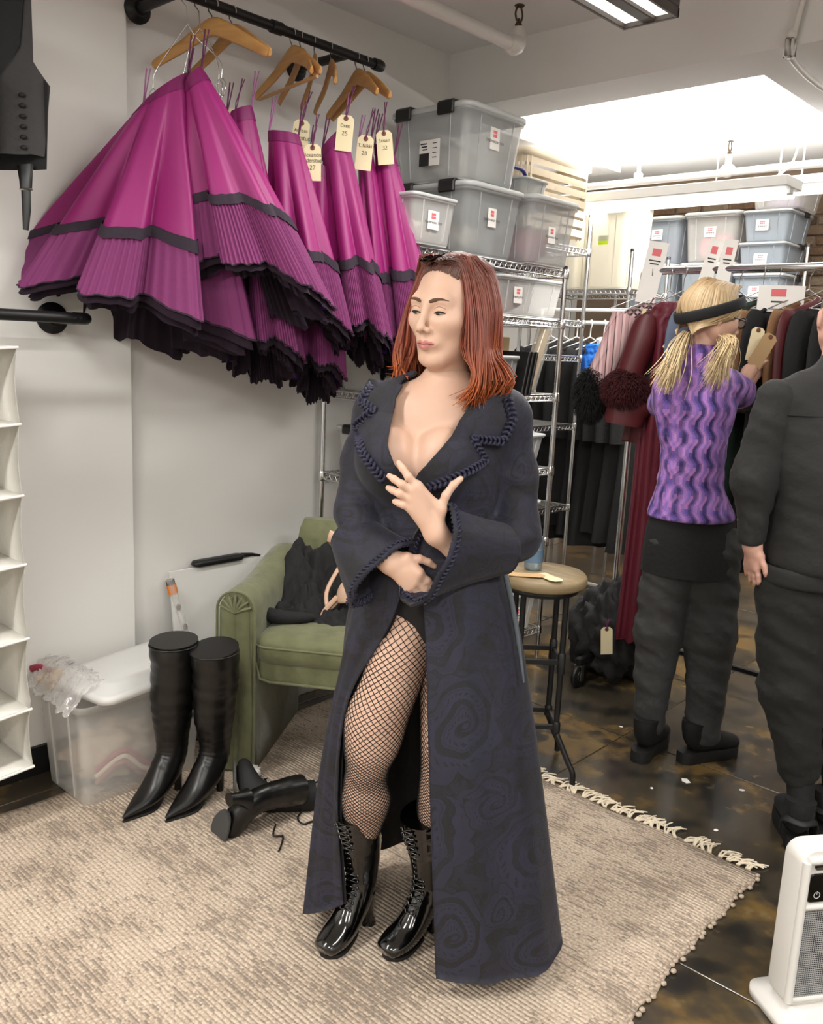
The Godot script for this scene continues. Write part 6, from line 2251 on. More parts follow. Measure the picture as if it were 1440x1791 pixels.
	for k in legs: body.sheet(sections(k, 46, 36), true, true)
	body.col = Color(1, 1, 1)
	obj("body", body, M.skin, W)
	# ---- face details
	var face := Node3D.new()
	face.name = "face"
	W.add_child(face)
	face.transform = Transform3D(hb, ho)
	var brown := mat(Color(0.36, 0.25, 0.19), 0.8)
	for s in [-1, 1]:
		var m := MB.new()
		var bp := []
		for i in 9:
			var k := i / 8.0
			var x: float = s * lerpf(0.011, 0.052, k)
			var y := 0.0185 + 0.0085 * sin(k * 2.2) - 0.004 * k
			bp.append(V(x, y, head_z(hp, x, y) - 0.0008))
		m.tube(bp, [0.0030, 0.0040, 0.0042, 0.0040, 0.0036, 0.0032, 0.0027, 0.0019, 0.0008], 6, true, [0.0012, 0.0015, 0.0016, 0.0016, 0.0015, 0.0014, 0.0012, 0.001, 0.0006], V(0, 1, 0))
		obj("eyebrow", m, brown, face)
		m = MB.new()
		m.ball(V(s * 0.031, -0.0052, head_z(hp, s * 0.031, -0.0055) - 0.0035), V(0.0115, 0.0032, 0.005), 12)
		var e := obj("eye", m, mat(Color(0.62, 0.56, 0.53), 0.3), face)
		m = MB.new()
		m.ball(V(s * 0.031 - 0.002, -0.0058, head_z(hp, s * 0.031, -0.0055) - 0.0002), V(0.0058, 0.0033, 0.0024), 12)
		obj("iris", m, mat(Color(0.13, 0.09, 0.07), 0.2), e)
		m = MB.new()
		var lp := []
		for i in 9:
			var k := i / 8.0
			var x: float = s * lerpf(0.0175, 0.0465, k)
			var y := -0.0058 + 0.0034 * sin(k * PI) + 0.0008 * k
			lp.append(V(x, y, head_z(hp, x, y) + 0.0006))
		m.tube(lp, [0.0006, 0.0012, 0.0016, 0.0018, 0.0018, 0.0018, 0.0018, 0.0016, 0.0010], 5)
		var cr := MB.new()
		var cp := []
		for i in 9:
			var k := i / 8.0
			var x: float = s * lerpf(0.018, 0.047, k)
			var y := 0.0035 + 0.0052 * sin(k * PI) + 0.0005 * k
			cp.append(V(x, y, head_z(hp, x, y) - 0.0003))
		cr.tube(cp, [0.0003, 0.0006, 0.0007, 0.0008, 0.0008, 0.0008, 0.0007, 0.0006, 0.0003], 5)
		obj("lid_crease", cr, mat(Color(0.52, 0.34, 0.27), 0.7), face)
		obj("eyelashes", m, mat(Color(0.07, 0.045, 0.04), 0.6), face)
	var mo := MB.new()
	var ml := []
	for i in 13:
		var x := lerpf(-0.0235, 0.0235, i / 12.0)
		var y := -0.0712 - 0.0010 * cos(i / 12.0 * TAU * 2.0) * (1.0 if i > 2 and i < 10 else 0.0) - 0.0012 * absf(i / 6.0 - 1.0)
		ml.append(V(x, y, head_z(hp, x, y) + 0.0001))
	mo.tube(ml, [0.0003, 0.0005, 0.0007, 0.0008, 0.0009, 0.0009, 0.0009, 0.0009, 0.0009, 0.0008, 0.0007, 0.0005, 0.0003], 5)
	obj("mouth_line", mo, mat(Color(0.38, 0.16, 0.15), 0.6), face)
	# ---- hair
	var hr := MB.new()
	var r := RandomNumberGenerator.new()
	r.seed = 11
	for s in [-1, 1]:
		for i in 750:
			var k := r.randf()
			var lay := r.randf()
			# azimuth from the temple (0) round to the back (PI)
			var phi := lerpf(0.92, PI, pow(k, 0.85))
			var root := V(s * (0.003 + (0.034 * r.randf() if k < 0.25 else 0.0)), lerpf(0.103, 0.124, sin(k * PI * 0.85)) + 0.004 * lay, lerpf(0.070, -0.088, k))
			var R := 1.0 + (0.28 if s > 0 else 0.20) * lay
			var p1 := V(s * sin(phi * 0.9) * 0.060 * (0.9 + 0.25 * lay), 0.084 + 0.014 * lay, cos(phi) * 0.082 - 0.014)
			var p2 := V(s * sin(phi) * 0.084 * R, 0.010, cos(phi) * 0.103 * (0.9 + 0.2 * lay) - 0.014)
			var p3 := V(s * sin(phi) * 0.092 * R, -0.085, cos(phi) * 0.108 - 0.008)
			var drop := -0.185 - r.randf() * 0.035 + 0.05 * lay * (1.0 if s < 0 else 0.2)
			var wob := r.randf_range(-0.026, 0.026)
			var wv := 0.014 * sin(phi * 5.0 + lay * 2.5)
			p3 += V(s * wv, 0, wv)
			var p4 := p3 + V(s * 0.020 + wob - s * wv * 1.6, (drop + 0.085) * 0.6, wob + 0.012 * sin(phi * 6.0))
			var p5 := p3 + V(-s * 0.012 + r.randf_range(-0.02, 0.02), drop + 0.085, r.randf_range(-0.01, 0.022))
			if s < 0 and r.randf() < 0.10: p5 += V(-0.035, 0.03, 0.01)
			var br := r.randf_range(0.7, 1.25)
			lock(hr, [root, p1, p2, p3, p4, p5], r.randf_range(0.0028, 0.0058), vary(Color(0.115, 0.050, 0.040), br), vary(Color(0.24, 0.060, 0.038), br), vary(Color(0.48, 0.125, 0.035), br), 15)
	# locks lifted off the hairline and swept back over the crown
	for i in 420:
		var x := r.randf_range(-0.052, 0.050)
		var sg := 1.0 if x > -0.008 else -1.0
		var y := 0.085 - 7.0 * x * x + r.randf_range(-0.003, 0.004)
		var z0 := head_z(hp, x, y) - 0.002
		var br := r.randf_range(0.7, 1.3)
		var side := sg * r.randf_range(0.075, 0.098)
		var back := r.randf_range(-0.05, 0.02)
		lock(hr, [V(x, y, z0), V(x * 0.98 + sg * 0.004, 0.096 + r.randf() * 0.006, z0 - 0.016), V(x * 0.75 + sg * 0.030, 0.112 + r.randf() * 0.007, 0.024 + back * 0.4), V(side * 0.90, 0.062, back), V(side * 1.06, -0.02, back), V(side * 1.10, -0.10 - r.randf() * 0.06, back + 0.01)], r.randf_range(0.0025, 0.0050), vary(Color(0.13, 0.062, 0.048), br), vary(Color(0.19, 0.058, 0.042), br), vary(Color(0.42, 0.11, 0.036), br), 16)
	var ho2 := obj("hair", hr, M.hair, W)
	ho2.transform = Transform3D(hb, ho)
	# ---- tights: net of crossing threads round each leg, and black bodysuit
	var thr := mat(Color(0.025, 0.022, 0.022), 0.7)
	for k in legs:
		var net := MB.new()
		var sec := crow(k, 121)
		for dir in [-1, 1]:
			for i in 30:
				var p := []
				for j in 121:
					if sec[j][1] > 0.895 or sec[j][1] < 0.252: continue
					var a: float = TAU * i / 30 + dir * j / 120.0 * TAU * 1.75
					p.append(V(sec[j][0] + cos(a) * (sec[j][3] + 0.0006), sec[j][1], sec[j][2] + sin(a) * (sec[j][4] + 0.0006)))
				net.tube(p, 0.00105, 3, false)
		var o := obj("fishnet_tights", net, thr, W)
		o.set_meta("kind", "stuff")
	var bs := MB.new()
	bs.sheet(sections([[0.10, 1.20, 0.0, 0.115, 0.10], [0.10, 1.10, 0.0, 0.115, 0.10], [0.105, 1.0, 0.0, 0.13, 0.11], [0.11, 0.92, 0.005, 0.16, 0.12], [0.115, 0.86, 0.01, 0.13, 0.105], [0.118, 0.815, 0.02, 0.055, 0.085], [0.118, 0.80, 0.02, 0.03, 0.05]], 30, 40), true, true)
	obj("bodysuit", bs, M.black_cloth, W)
	# ---- coat
	M.brocade = brocade()
	M.navy = cloth(Color(0.115, 0.115, 0.205), 0.65)
	M.coat_lining = cloth(Color(0.03, 0.03, 0.045), 0.6)
	var coat := Node3D.new()
	coat.name = "coat"
	W.add_child(coat)
	var xl := [[1.19, 0.047], [1.203, 0.032], [1.234, 0.004], [1.278, -0.014], [1.374, -0.003], [1.45, 0.03]]
	var xr := [[1.19, 0.045], [1.217, 0.057], [1.304, 0.127], [1.388, 0.180], [1.45, 0.19]]
	var arms := [cap(V(0.248, 1.338, -0.025), V(0.282, 1.20, -0.03), 0.060, 0.056, 0.02), cap(V(0.282, 1.20, -0.03), V(0.293, 1.06, 0.0), 0.056, 0.056, 0.02), cap(V(0.293, 1.06, 0.0), V(0.215, 1.035, 0.10), 0.056, 0.050, 0.03), cap(V(-0.035, 1.332, -0.025), V(-0.070, 1.22, -0.02), 0.056, 0.054, 0.02), cap(V(-0.070, 1.22, -0.02), V(-0.078, 1.11, 0.03), 0.054, 0.050, 0.02), cap(V(-0.080, 1.10, 0.03), V(-0.05, 1.03, 0.09), 0.050, 0.042, 0.03)]
	var wn := FastNoiseLite.new()
	wn.seed = 4
	wn.frequency = 9.0
	var coatf := func(p: Vector3) -> float:
		var d := field(torso, p) - 0.013
		var sh := absf(d) - 0.0065
		var m: float = maxf(ramp(p.y, xl) - p.x, p.x - ramp(p.y, xr))
		var cutv := maxf(m, -(p.z + 0.01))
		var nh := maxf(absf(p.x - 0.113) - 0.068, 1.375 - p.y)
		var b := maxf(maxf(sh, -cutv), maxf(-nh, 0.975 - p.y))
		var a := field(arms, p) + 0.004 * wn.get_noise_3d(p.x * 0.6, p.y * 2.2 + p.x * 1.2, p.z)
		var h: float = maxf(0.025 - absf(a - b), 0.0) / 0.025
		return minf(a, b) - h * h * 0.025 * 0.25
	var cb := MB.new()
	solid(cb, coatf, V(-0.15, 0.95, -0.19), V(0.37, 1.44, 0.20), 0.0065)
	obj("bodice", cb, M.brocade, coat)
	# flared cuffs
	var cuffs := [[V(0.262, 1.038, 0.05), V(0.175, 1.045, 0.125), V(0.082, 1.046, 0.190), 0.054, 0.098, 0.050, 0.060, -0.012, -0.034], [V(-0.090, 1.060, 0.045), V(-0.055, 1.025, 0.090), V(-0.006, 0.985, 0.135), 0.052, 0.100, 0.046, 0.058, 0.0, 0.0]]
	for q in cuffs:
		var rows := []
		var edge := []
		var pts := crow([q[0], q[1], q[2]], 14)
		var ax: Vector3 = (q[2] - q[0]).normalized()
		var sd := ax.cross(V(0, 0, 1)).normalized()
		var up := sd.cross(ax).normalized()
		for i in 14:
			var k := i / 13.0
			var ra := lerpf(q[3], q[4], k * k * 0.6 + k * 0.4)
			var rb := lerpf(q[5], q[6], k)
			var row := PackedVector3Array()
			for j in 40:
				var a := TAU * j / 40
				var fl := 1.0 + 0.05 * k * sin(a * 5.0 + k * 2.0) + 0.03 * k * sin(a * 9.0)
				row.append(pts[i] + sd * (cos(a) * ra * fl) + up * (sin(a) * rb * fl) + V(q[8] * k, q[7] * k * k, 0) * (-cos(a) if q[8] != 0.0 else 1.0))
			rows.append(row)
		var m := MB.new()
		m.shell(rows, 0.006, 1.0, 1.0, true)
		var cf := obj("cuff", m, M.brocade, coat)
		for j in 41: edge.append(rows[12][j % 40] + (rows[12][j % 40] - pts[12]).normalized() * 0.003)
		m = MB.new()
		braid(m, edge)
		obj("braid_trim", m, M.navy, cf)
	# lapels and collar
	var lapf := func(p: Vector2) -> Vector3:
		var z := 0.22
		for i in 34:
			var d: float = field(torso, V(p.x, p.y, z)) - 0.020
			if d < 0.0006: break
			z -= d * 0.85
		return V(p.x, p.y, maxf(z, -0.035) + 0.010)
	var lap := [[PackedVector2Array([Vector2(0.012, 1.402), Vector2(-0.066, 1.410), Vector2(-0.088, 1.368), Vector2(-0.053, 1.352), Vector2(-0.100, 1.306), Vector2(-0.073, 1.250), Vector2(-0.005, 1.176), Vector2(0.040, 1.172), Vector2(0.034, 1.203), Vector2(0.005, 1.236), Vector2(-0.013, 1.278), Vector2(-0.002, 1.374)]), 1, 6], [PackedVector2Array([Vector2(0.180, 1.402), Vector2(0.178, 1.388), Vector2(0.126, 1.304), Vector2(0.056, 1.217), Vector2(0.045, 1.190), Vector2(0.067, 1.174), Vector2(0.210, 1.238), Vector2(0.173, 1.294), Vector2(0.255, 1.285), Vector2(0.278, 1.343), Vector2(0.258, 1.404)]), 5, 10]]
	for q in lap:
		var m := MB.new()
		m.patch(q[0], lapf, 0.006, 0.014)
		var lp := obj("lapel", m, M.brocade, coat)
		# trim follows the outer edge, a little inside it
		var poly: PackedVector2Array = q[0]
		var c := Vector2.ZERO
		for p in poly: c += p / poly.size()
		var path := []
		for i in range(q[1], q[2]):
			var a := poly[i].lerp(c, 0.13)
			var b := poly[i + 1].lerp(c, 0.13)
			for k in 8: path.append(lapf.call(a.lerp(b, k / 8.0)) + V(0, 0, 0.006))
		m = MB.new()
		braid(m, path, 0.0085, 0.023, 0.0042)
		obj("braid_trim", m, M.navy, lp)
	# collar round the back of the neck
	var col := []
	for i in 4:
		var row := PackedVector3Array()
		for j in 25:
			var a := lerpf(-0.25, PI + 0.25, j / 24.0)
			var k := i / 3.0
			row.append(V(0.105 + cos(a) * lerpf(0.086, 0.098, k), 1.405 + 0.014 * sin(k * PI) - 0.035 * k, -0.035 - sin(a) * lerpf(0.055, 0.085, k)))
		col.append(row)
	var mc := MB.new()
	mc.shell(col, 0.006)
	obj("collar", mc, M.brocade, coat)
	# skirt of the coat: from the right front edge round the back to the left front edge
	var lv := [
		[[0.066, 1.03, 0.135], [0.16, 1.03, 0.125], [0.236, 1.03, 0.0], [0.17, 1.03, -0.125], [0.10, 1.03, -0.135], [0.02, 1.03, -0.115], [-0.035, 1.03, 0.0], [0.005, 1.03, 0.10], [0.05, 1.03, 0.130]],
		[[0.088, 0.87, 0.150], [0.20, 0.87, 0.150], [0.302, 0.87, 0.01], [0.20, 0.87, -0.17], [0.10, 0.87, -0.18], [0.0, 0.87, -0.16], [-0.088, 0.87, 0.0], [-0.055, 0.87, 0.085], [0.012, 0.87, 0.115]],
		[[0.104, 0.66, 0.180], [0.23, 0.66, 0.185], [0.352, 0.66, 0.03], [0.25, 0.66, -0.20], [0.10, 0.66, -0.24], [-0.03, 0.66, -0.20], [-0.108, 0.66, -0.02], [-0.105, 0.66, 0.04], [-0.082, 0.66, 0.075]],
		[[0.124, 0.40, 0.205], [0.27, 0.40, 0.215], [0.402, 0.40, 0.05], [0.30, 0.40, -0.22], [0.12, 0.40, -0.28], [-0.04, 0.40, -0.24], [-0.142, 0.41, -0.02], [-0.135, 0.41, 0.03], [-0.102, 0.41, 0.055]],
		[[0.152, 0.055, 0.230], [0.32, 0.055, 0.235], [0.462, 0.07, 0.08], [0.36, 0.08, -0.22], [0.14, 0.075, -0.29], [-0.05, 0.06, -0.26], [-0.172, 0.05, -0.02], [-0.155, 0.065, 0.03], [-0.080, 0.115, 0.060]]]
	var rows := []
	var cols := []
	for l in lv:
		var pts := []
		for p in l: pts.append(V(p[0], p[1], p[2]))
		cols.append(crow(pts, 90))
	var inner := []
	for i in 40:
		var row := PackedVector3Array()
		var rin := PackedVector3Array()
		for j in 90:
			var keyp := []
			for c in cols: keyp.append(c[j])
			var t := i / 39.0 * 4.0
			var k: int = min(int(t), 3)
			var p: Vector3 = _cr(keyp[max(k - 1, 0)], keyp[k], keyp[k + 1], keyp[min(k + 2, 4)], t - k)
			var kk := i / 39.0
			var out := V(p.x - 0.11, 0, p.z).normalized()
			var edge := smoothstep(0.0, 0.12, minf(j, 89 - j) / 89.0)
			p += out * (0.014 * sin(j * 0.42 + 0.8 * sin(kk * 2.0)) + 0.006 * sin(j * 0.95)) * kk * edge
			row.append(p)
			rin.append(p - out * 0.009)
		rows.append(row)
		inner.append(rin)
	var ms := MB.new()
	ms.shell(rows, 0.004)
	obj("skirt", ms, M.brocade, coat)
	ms = MB.new()
	ms.sheet(inner)
	obj("lining", ms, M.coat_lining, coat)
	ms = MB.new()
	ms.tube(crow([V(0.262, 1.0, 0.075), V(0.285, 0.92, 0.085), V(0.305, 0.83, 0.10), V(0.322, 0.74, 0.115)], 16), [0.004, 0.006, 0.007, 0.007, 0.007, 0.007, 0.007, 0.007, 0.006, 0.006, 0.006, 0.005, 0.004, 0.004, 0.003, 0.002], 6, true, 0.003, V(1, 0, 0.4))
	obj("vent_facing", ms, mat(Color(0.30, 0.33, 0.35), 0.5), coat)
	# ---- laced patent boots
	for q in [[V(-0.052, 0.0, 0.010), -0.60, 0.345], [V(0.118, 0.0, 0.020), -0.80, 0.345]]:
		var bt := Node3D.new()
		bt.name = "boot"
		W.add_child(bt, true)
		bt.position = q[0]
		bt.rotation.y = q[1]
		var bm := boot_mesh([[0, 0.024, 0.130, 0.014, 0.010], [0, 0.027, 0.121, 0.031, 0.021], [0, 0.034, 0.085, 0.041, 0.030], [0, 0.050, 0.045, 0.040, 0.038], [0, 0.088, 0.002, 0.036, 0.048], [0, 0.14, -0.022, 0.036, 0.046], [0, 0.19, -0.022, 0.042, 0.050], [0, 0.25, -0.014, 0.050, 0.056], [0, 0.31, -0.004, 0.058, 0.062], [0, 0.350, 0.004, 0.063, 0.066]], 60, 28, 0.03, 0.3, 3)
		obj("shaft", bm, M.patent, bt)
		sole(bt, [[0.0, 0.014], [0.03, 0.026], [0.075, 0.036], [0.105, 0.030], [0.122, 0.010]], 0.010, M.suede, 0.0, 0.0)
		bm = MB.new()
		bm.sheet(sections([[0, 0.0, -0.054, 0.024, 0.022], [0, 0.008, -0.054, 0.022, 0.020], [0, 0.035, -0.050, 0.018, 0.018], [0, 0.065, -0.042, 0.024, 0.026], [0, 0.100, -0.028, 0.032, 0.034]], 16, 16), true, true)
		obj("heel", bm, M.patent, bt)
		for k in 15:
			var y := 0.095 + k * 0.0165
			var z := 0.052 - 0.030 * smoothstep(0.08, 0.15, y) + 0.052 * smoothstep(0.18, 0.35, y) + 0.003
			for s in [-1, 1]:
				bm = MB.new()
				bm.tube([V(-s * 0.016, y, z - 0.004), V(0, y + 0.005, z + 0.006), V(s * 0.016, y + 0.011, z - 0.004)], 0.0024, 5)
				obj("lace", bm, M.patent, bt)
				bm = MB.new()
				bm.ball(V(s * 0.019, y, z - 0.006), V(0.0045, 0.0045, 0.0035), 8)
				obj("eyelet", bm, M.patent, bt)
	return W

# ---------------------------------------------------------------- the two people behind
func solid_part(called: String, prims: Array, lo: Vector3, hi: Vector3, h: float, m: Material, parent: Node, bump := 0.0, ymin := -9.0, ymax := 9.0) -> MeshInstance3D:
	var mb := MB.new()
	var f := FastNoiseLite.new()
	f.seed = 13
	f.frequency = 8.0
	solid(mb, func(p: Vector3) -> float:
		var d := field(prims, p)
		if bump > 0.0: d += bump * f.get_noise_3d(p.x * 0.7, p.y * 2.0 + p.x * 0.9, p.z * 0.7)
		return maxf(d, maxf(ymin - p.y, p.y - ymax)), lo, hi, h)
	return obj(called, mb, m, parent)

func shoe(parent: Node, called: String, at: Vector3, turn: float, m: Material, sm: Material, strap: bool):
	var t := Node3D.new()
	t.name = called
	parent.add_child(t, true)
	t.position = at
	t.rotation.y = turn
	obj("upper", boot_mesh([[0, 0.05, 0.155, 0.016, 0.014], [0, 0.055, 0.14, 0.040, 0.024], [0, 0.062, 0.09, 0.047, 0.034], [0, 0.075, 0.03, 0.043, 0.044], [0, 0.092, -0.03, 0.040, 0.055], [0, 0.125, -0.055, 0.042, 0.050], [0, 0.16, -0.055, 0.046, 0.05]], 36, 22, 0.02, 0.5, 2), m, t)
	sole(t, [[-0.115, 0.016], [-0.09, 0.036], [-0.02, 0.036], [0.07, 0.050], [0.13, 0.042], [0.168, 0.010]], 0.045, sm)
	if strap:
		var mb := MB.new()
		mb.tube(crow([V(-0.052, 0.045, -0.06), V(-0.048, 0.10, -0.075), V(0, 0.105, -0.105), V(0.048, 0.10, -0.075), V(0.052, 0.045, -0.06)], 18), 0.014, 8, true, 0.004, V(0, 1, 0))
		obj("heel_strap", mb, sm, t)

func blonde():
	var W := thing("person", "person with blonde pigtails in a purple patterned shirt and grey trousers", "person", V(-1.33, 0, -3.05), deg_to_rad(42.5))
	var skin := Color(0.60, 0.36, 0.27)
	var hp := head_prims()
	var hb := Basis(Vector3.UP, 1.80) * Basis(V(1, 0, 0), 0.16)
	var ho := V(-0.062, 1.648, 0.0)
	var hi := Transform3D(hb, ho).affine_inverse()
	var nk := [cap(V(-0.085, 1.45, 0.0), V(-0.075, 1.60, 0.0), 0.052, 0.047, 0.03)]
	var body := MB.new()
	solid(body, func(p: Vector3) -> float: return minf(field(hp, hi * p), field(nk, p)), V(-0.20, 1.44, -0.14), V(0.09, 1.78, 0.14), 0.0045, func(_p: Vector3) -> Color: return skin)
	# raised forearm and hand at the rack
	var wr := V(0.165, 1.460, -0.20)
	var fs := [[V(0.205, 1.510, -0.235), V(0.225, 1.525, -0.25), V(0.243, 1.528, -0.26), V(0.257, 1.524, -0.265)], [V(0.213, 1.500, -0.235), V(0.236, 1.513, -0.25), V(0.254, 1.515, -0.26), V(0.268, 1.510, -0.265)], [V(0.215, 1.488, -0.235), V(0.236, 1.498, -0.25), V(0.252, 1.499, -0.26), V(0.264, 1.494, -0.265)], [V(0.212, 1.476, -0.235), V(0.228, 1.482, -0.25), V(0.241, 1.482, -0.258), V(0.251, 1.478, -0.262)]]
	var th := [V(0.185, 1.498, -0.20), V(0.205, 1.522, -0.20), V(0.222, 1.532, -0.205), V(0.236, 1.534, -0.21)]
	var hf := hand_field(wr, fs, th)
	hf.append(cap(V(0.105, 1.385, -0.12), wr, 0.036, 0.022, 0.02))
	solid(body, func(p: Vector3) -> float: return field(hf, p), V(0.05, 1.32, -0.29), V(0.29, 1.56, -0.06), 0.0045, func(_p: Vector3) -> Color: return skin)
	# far hand, on the same tags
	var o2 := V(0.02, 0.0, -0.02)
	var hf2 := []
	for q in hf: hf2.append([q[0], q[1] + o2 + V(0.0, -0.03, -0.02), q[2] + o2 + V(0.0, -0.03, -0.02), q[3], q[4], q[5], q[6]])
	solid(body, func(p: Vector3) -> float: return field(hf2, p), V(0.06, 1.27, -0.33), V(0.31, 1.54, -0.09), 0.005, func(_p: Vector3) -> Color: return skin)
	body.col = Color(1, 1, 1)
	obj("body", body, M.skin, W)
	# glasses
	var gl := Node3D.new()
	gl.name = "glasses"
	W.add_child(gl)
	gl.transform = Transform3D(hb, ho)
	for s in [-1, 1]:
		var m := MB.new()
		var ring := []
		for i in 21:
			var a := TAU * i / 20
			ring.append(V(s * 0.031 + cos(a) * 0.023, -0.004 + sin(a) * 0.018, 0.104))
		m.tube(ring, 0.0028, 6)
		m.tube([V(s * 0.054, 0.002, 0.102), V(s * 0.072, 0.002, 0.06), V(s * 0.080, 0.0, -0.01)], 0.0024, 6)
		obj("frame", m, M.black_plastic, gl)
		m = MB.new()
		m.lathe([[0.021, 0.0], [0.021, 0.001]], 18, V(s * 0.031, -0.004, 0.104), Basis(V(1, 0, 0), PI / 2))
		obj("lens", m, plastic(Color(0.7, 0.75, 0.8), 0.25, 0.05), gl)
	# hair: smooth crown, headband and two low tails
	var hr := MB.new()
	var r := RandomNumberGenerator.new()
	r.seed = 23
	var c0 := Color(0.30, 0.20, 0.10)
	var c1 := Color(0.46, 0.33, 0.18)
	var c2 := Color(0.62, 0.48, 0.28)
	for i in 900:
		var s := 1 if i % 2 else -1
		var k := r.randf()
		var lay := r.randf()
		var phi := lerpf(0.75, PI, k)
		var root := V(s * r.randf() * 0.02, 0.118 + 0.004 * lay, lerpf(0.075, -0.06, k))
		var R := 1.0 + 0.10 * lay
		var p1 := V(s * sin(phi) * 0.064 * R, 0.085, cos(phi) * 0.084 - 0.014)
		var p2 := V(s * sin(phi) * 0.083 * R, 0.012, cos(phi) * 0.105 * R - 0.014)
		var p3 := V(s * lerpf(0.072, 0.030, k) * R, -0.055, -0.070 - 0.025 * k)
		var p4 := V(s * 0.052, -0.085, -0.085)
		var br := r.randf_range(0.75, 1.2)
		lock(hr, [root, p1, p2, p3, p4], r.randf_range(0.003, 0.0055), vary(c0, br), vary(c1, br), vary(c1, br), 12)
	var crown := obj("hair", hr, M.hair, W)
	crown.transform = Transform3D(hb, ho)
	for q in [[V(-0.155, 1.580, 0.03), V(-0.185, 1.54, 0.07), V(-0.215, 1.48, 0.115), V(-0.248, 1.405, 0.12)], [V(-0.040, 1.572, 0.075), V(-0.03, 1.55, 0.11), V(-0.055, 1.50, 0.135), V(-0.085, 1.425, 0.14)]]:
		hr = MB.new()
		for i in 420:
			var off := V(r.randfn() * 0.010, r.randfn() * 0.008, r.randfn() * 0.010)
			var sp: float = r.randf_range(0.7, 1.9)
			var br := r.randf_range(0.75, 1.25)
			lock(hr, [q[0] + off * 0.7, q[1] + off * 1.1, q[2] + off * sp, q[3] + off * sp * 1.3 + V(r.randf_range(-0.01, 0.03), r.randf_range(-0.01, 0.035), 0)], r.randf_range(0.0016, 0.0034), vary(c1, br), vary(c2, br), vary(c2, br * 1.05), 9)
		obj("pigtail", hr, M.hair, W)
	var m := MB.new()
	var band := []
	for i in 33:
		var a := TAU * i / 32
		band.append(V(cos(a) * 0.0950, 0.020 + 0.056 * sin(a), -0.014 + sin(a) * 0.112))
	m.tube(band, 0.019, 8, false, 0.004, V(0, 1, 0))
	var bo := obj("headband", m, M.black_cloth, W)
	bo.transform = Transform3D(hb, ho)
	# shirt
	var sp := print_mat(2)
	sp.uv1_scale = Vector3.ONE * 3.4
	var shirt := [cap(V(-0.075, 0.90, 0.0), V(-0.075, 1.15, 0.0), 0.125, 0.112, 0.03), ell(V(-0.055, 0.93, 0.0), V(0.152, 0.10, 0.115), 0.06), ell(V(-0.085, 1.32, 0.0), V(0.142, 0.17, 0.108), 0.06), cap(V(-0.085, 1.40, 0.0), V(-0.175, 1.395, 0.01), 0.062, 0.052, 0.05), cap(V(-0.085, 1.40, 0.0), V(0.02, 1.40, -0.02), 0.062, 0.052, 0.05), cap(V(-0.085, 1.46, 0.0), V(-0.08, 1.53, 0.0), 0.066, 0.056, 0.03), cap(V(0.03, 1.405, -0.02), V(0.10, 1.385, -0.10), 0.062, 0.060, 0.03), cap(V(-0.185, 1.39, 0.0), V(-0.18, 1.33, -0.10), 0.055, 0.052, 0.03)]
	solid_part("shirt", shirt, V(-0.30, 0.90, -0.20), V(0.20, 1.56, 0.16), 0.0085, sp, W, 0.006, 0.928, 1.55)
	m = MB.new()
	m.sheet(sections([[-0.055, 0.95, 0, 0.148, 0.112], [-0.055, 0.88, 0, 0.162, 0.122], [-0.05, 0.80, 0, 0.172, 0.128], [-0.045, 0.725, 0, 0.178, 0.13]], 14, 44, ), true)
	obj("shirt_tail", m, M.black_cloth, W)
	# trousers
	var tr := cloth(Color(0.215, 0.215, 0.215), 0.85)
	var pants := [ell(V(-0.05, 0.86, 0.0), V(0.155, 0.13, 0.115), 0.03), cap(V(-0.12, 0.82, 0.0), V(-0.135, 0.50, 0.0), 0.098, 0.086, 0.03), cap(V(-0.135, 0.50, 0.0), V(-0.135, 0.13, 0.0), 0.086, 0.058, 0.03), cap(V(0.03, 0.82, 0.0), V(0.055, 0.50, 0.01), 0.104, 0.092, 0.03), cap(V(0.055, 0.50, 0.01), V(0.066, 0.10, 0.02), 0.092, 0.064, 0.03)]
	solid_part("trousers", pants, V(-0.25, 0.04, -0.16), V(0.19, 0.98, 0.16), 0.0095, tr, W, 0.012, 0.075, 0.96)
	shoe(W, "shoe", V(-0.130, 0.0, -0.005), 2.55, M.suede, mat(Color(0.10, 0.10, 0.10), 0.6), false)
	shoe(W, "shoe", V(0.075, 0.0, 0.02), 2.0, M.suede, mat(Color(0.10, 0.10, 0.10), 0.6), false)

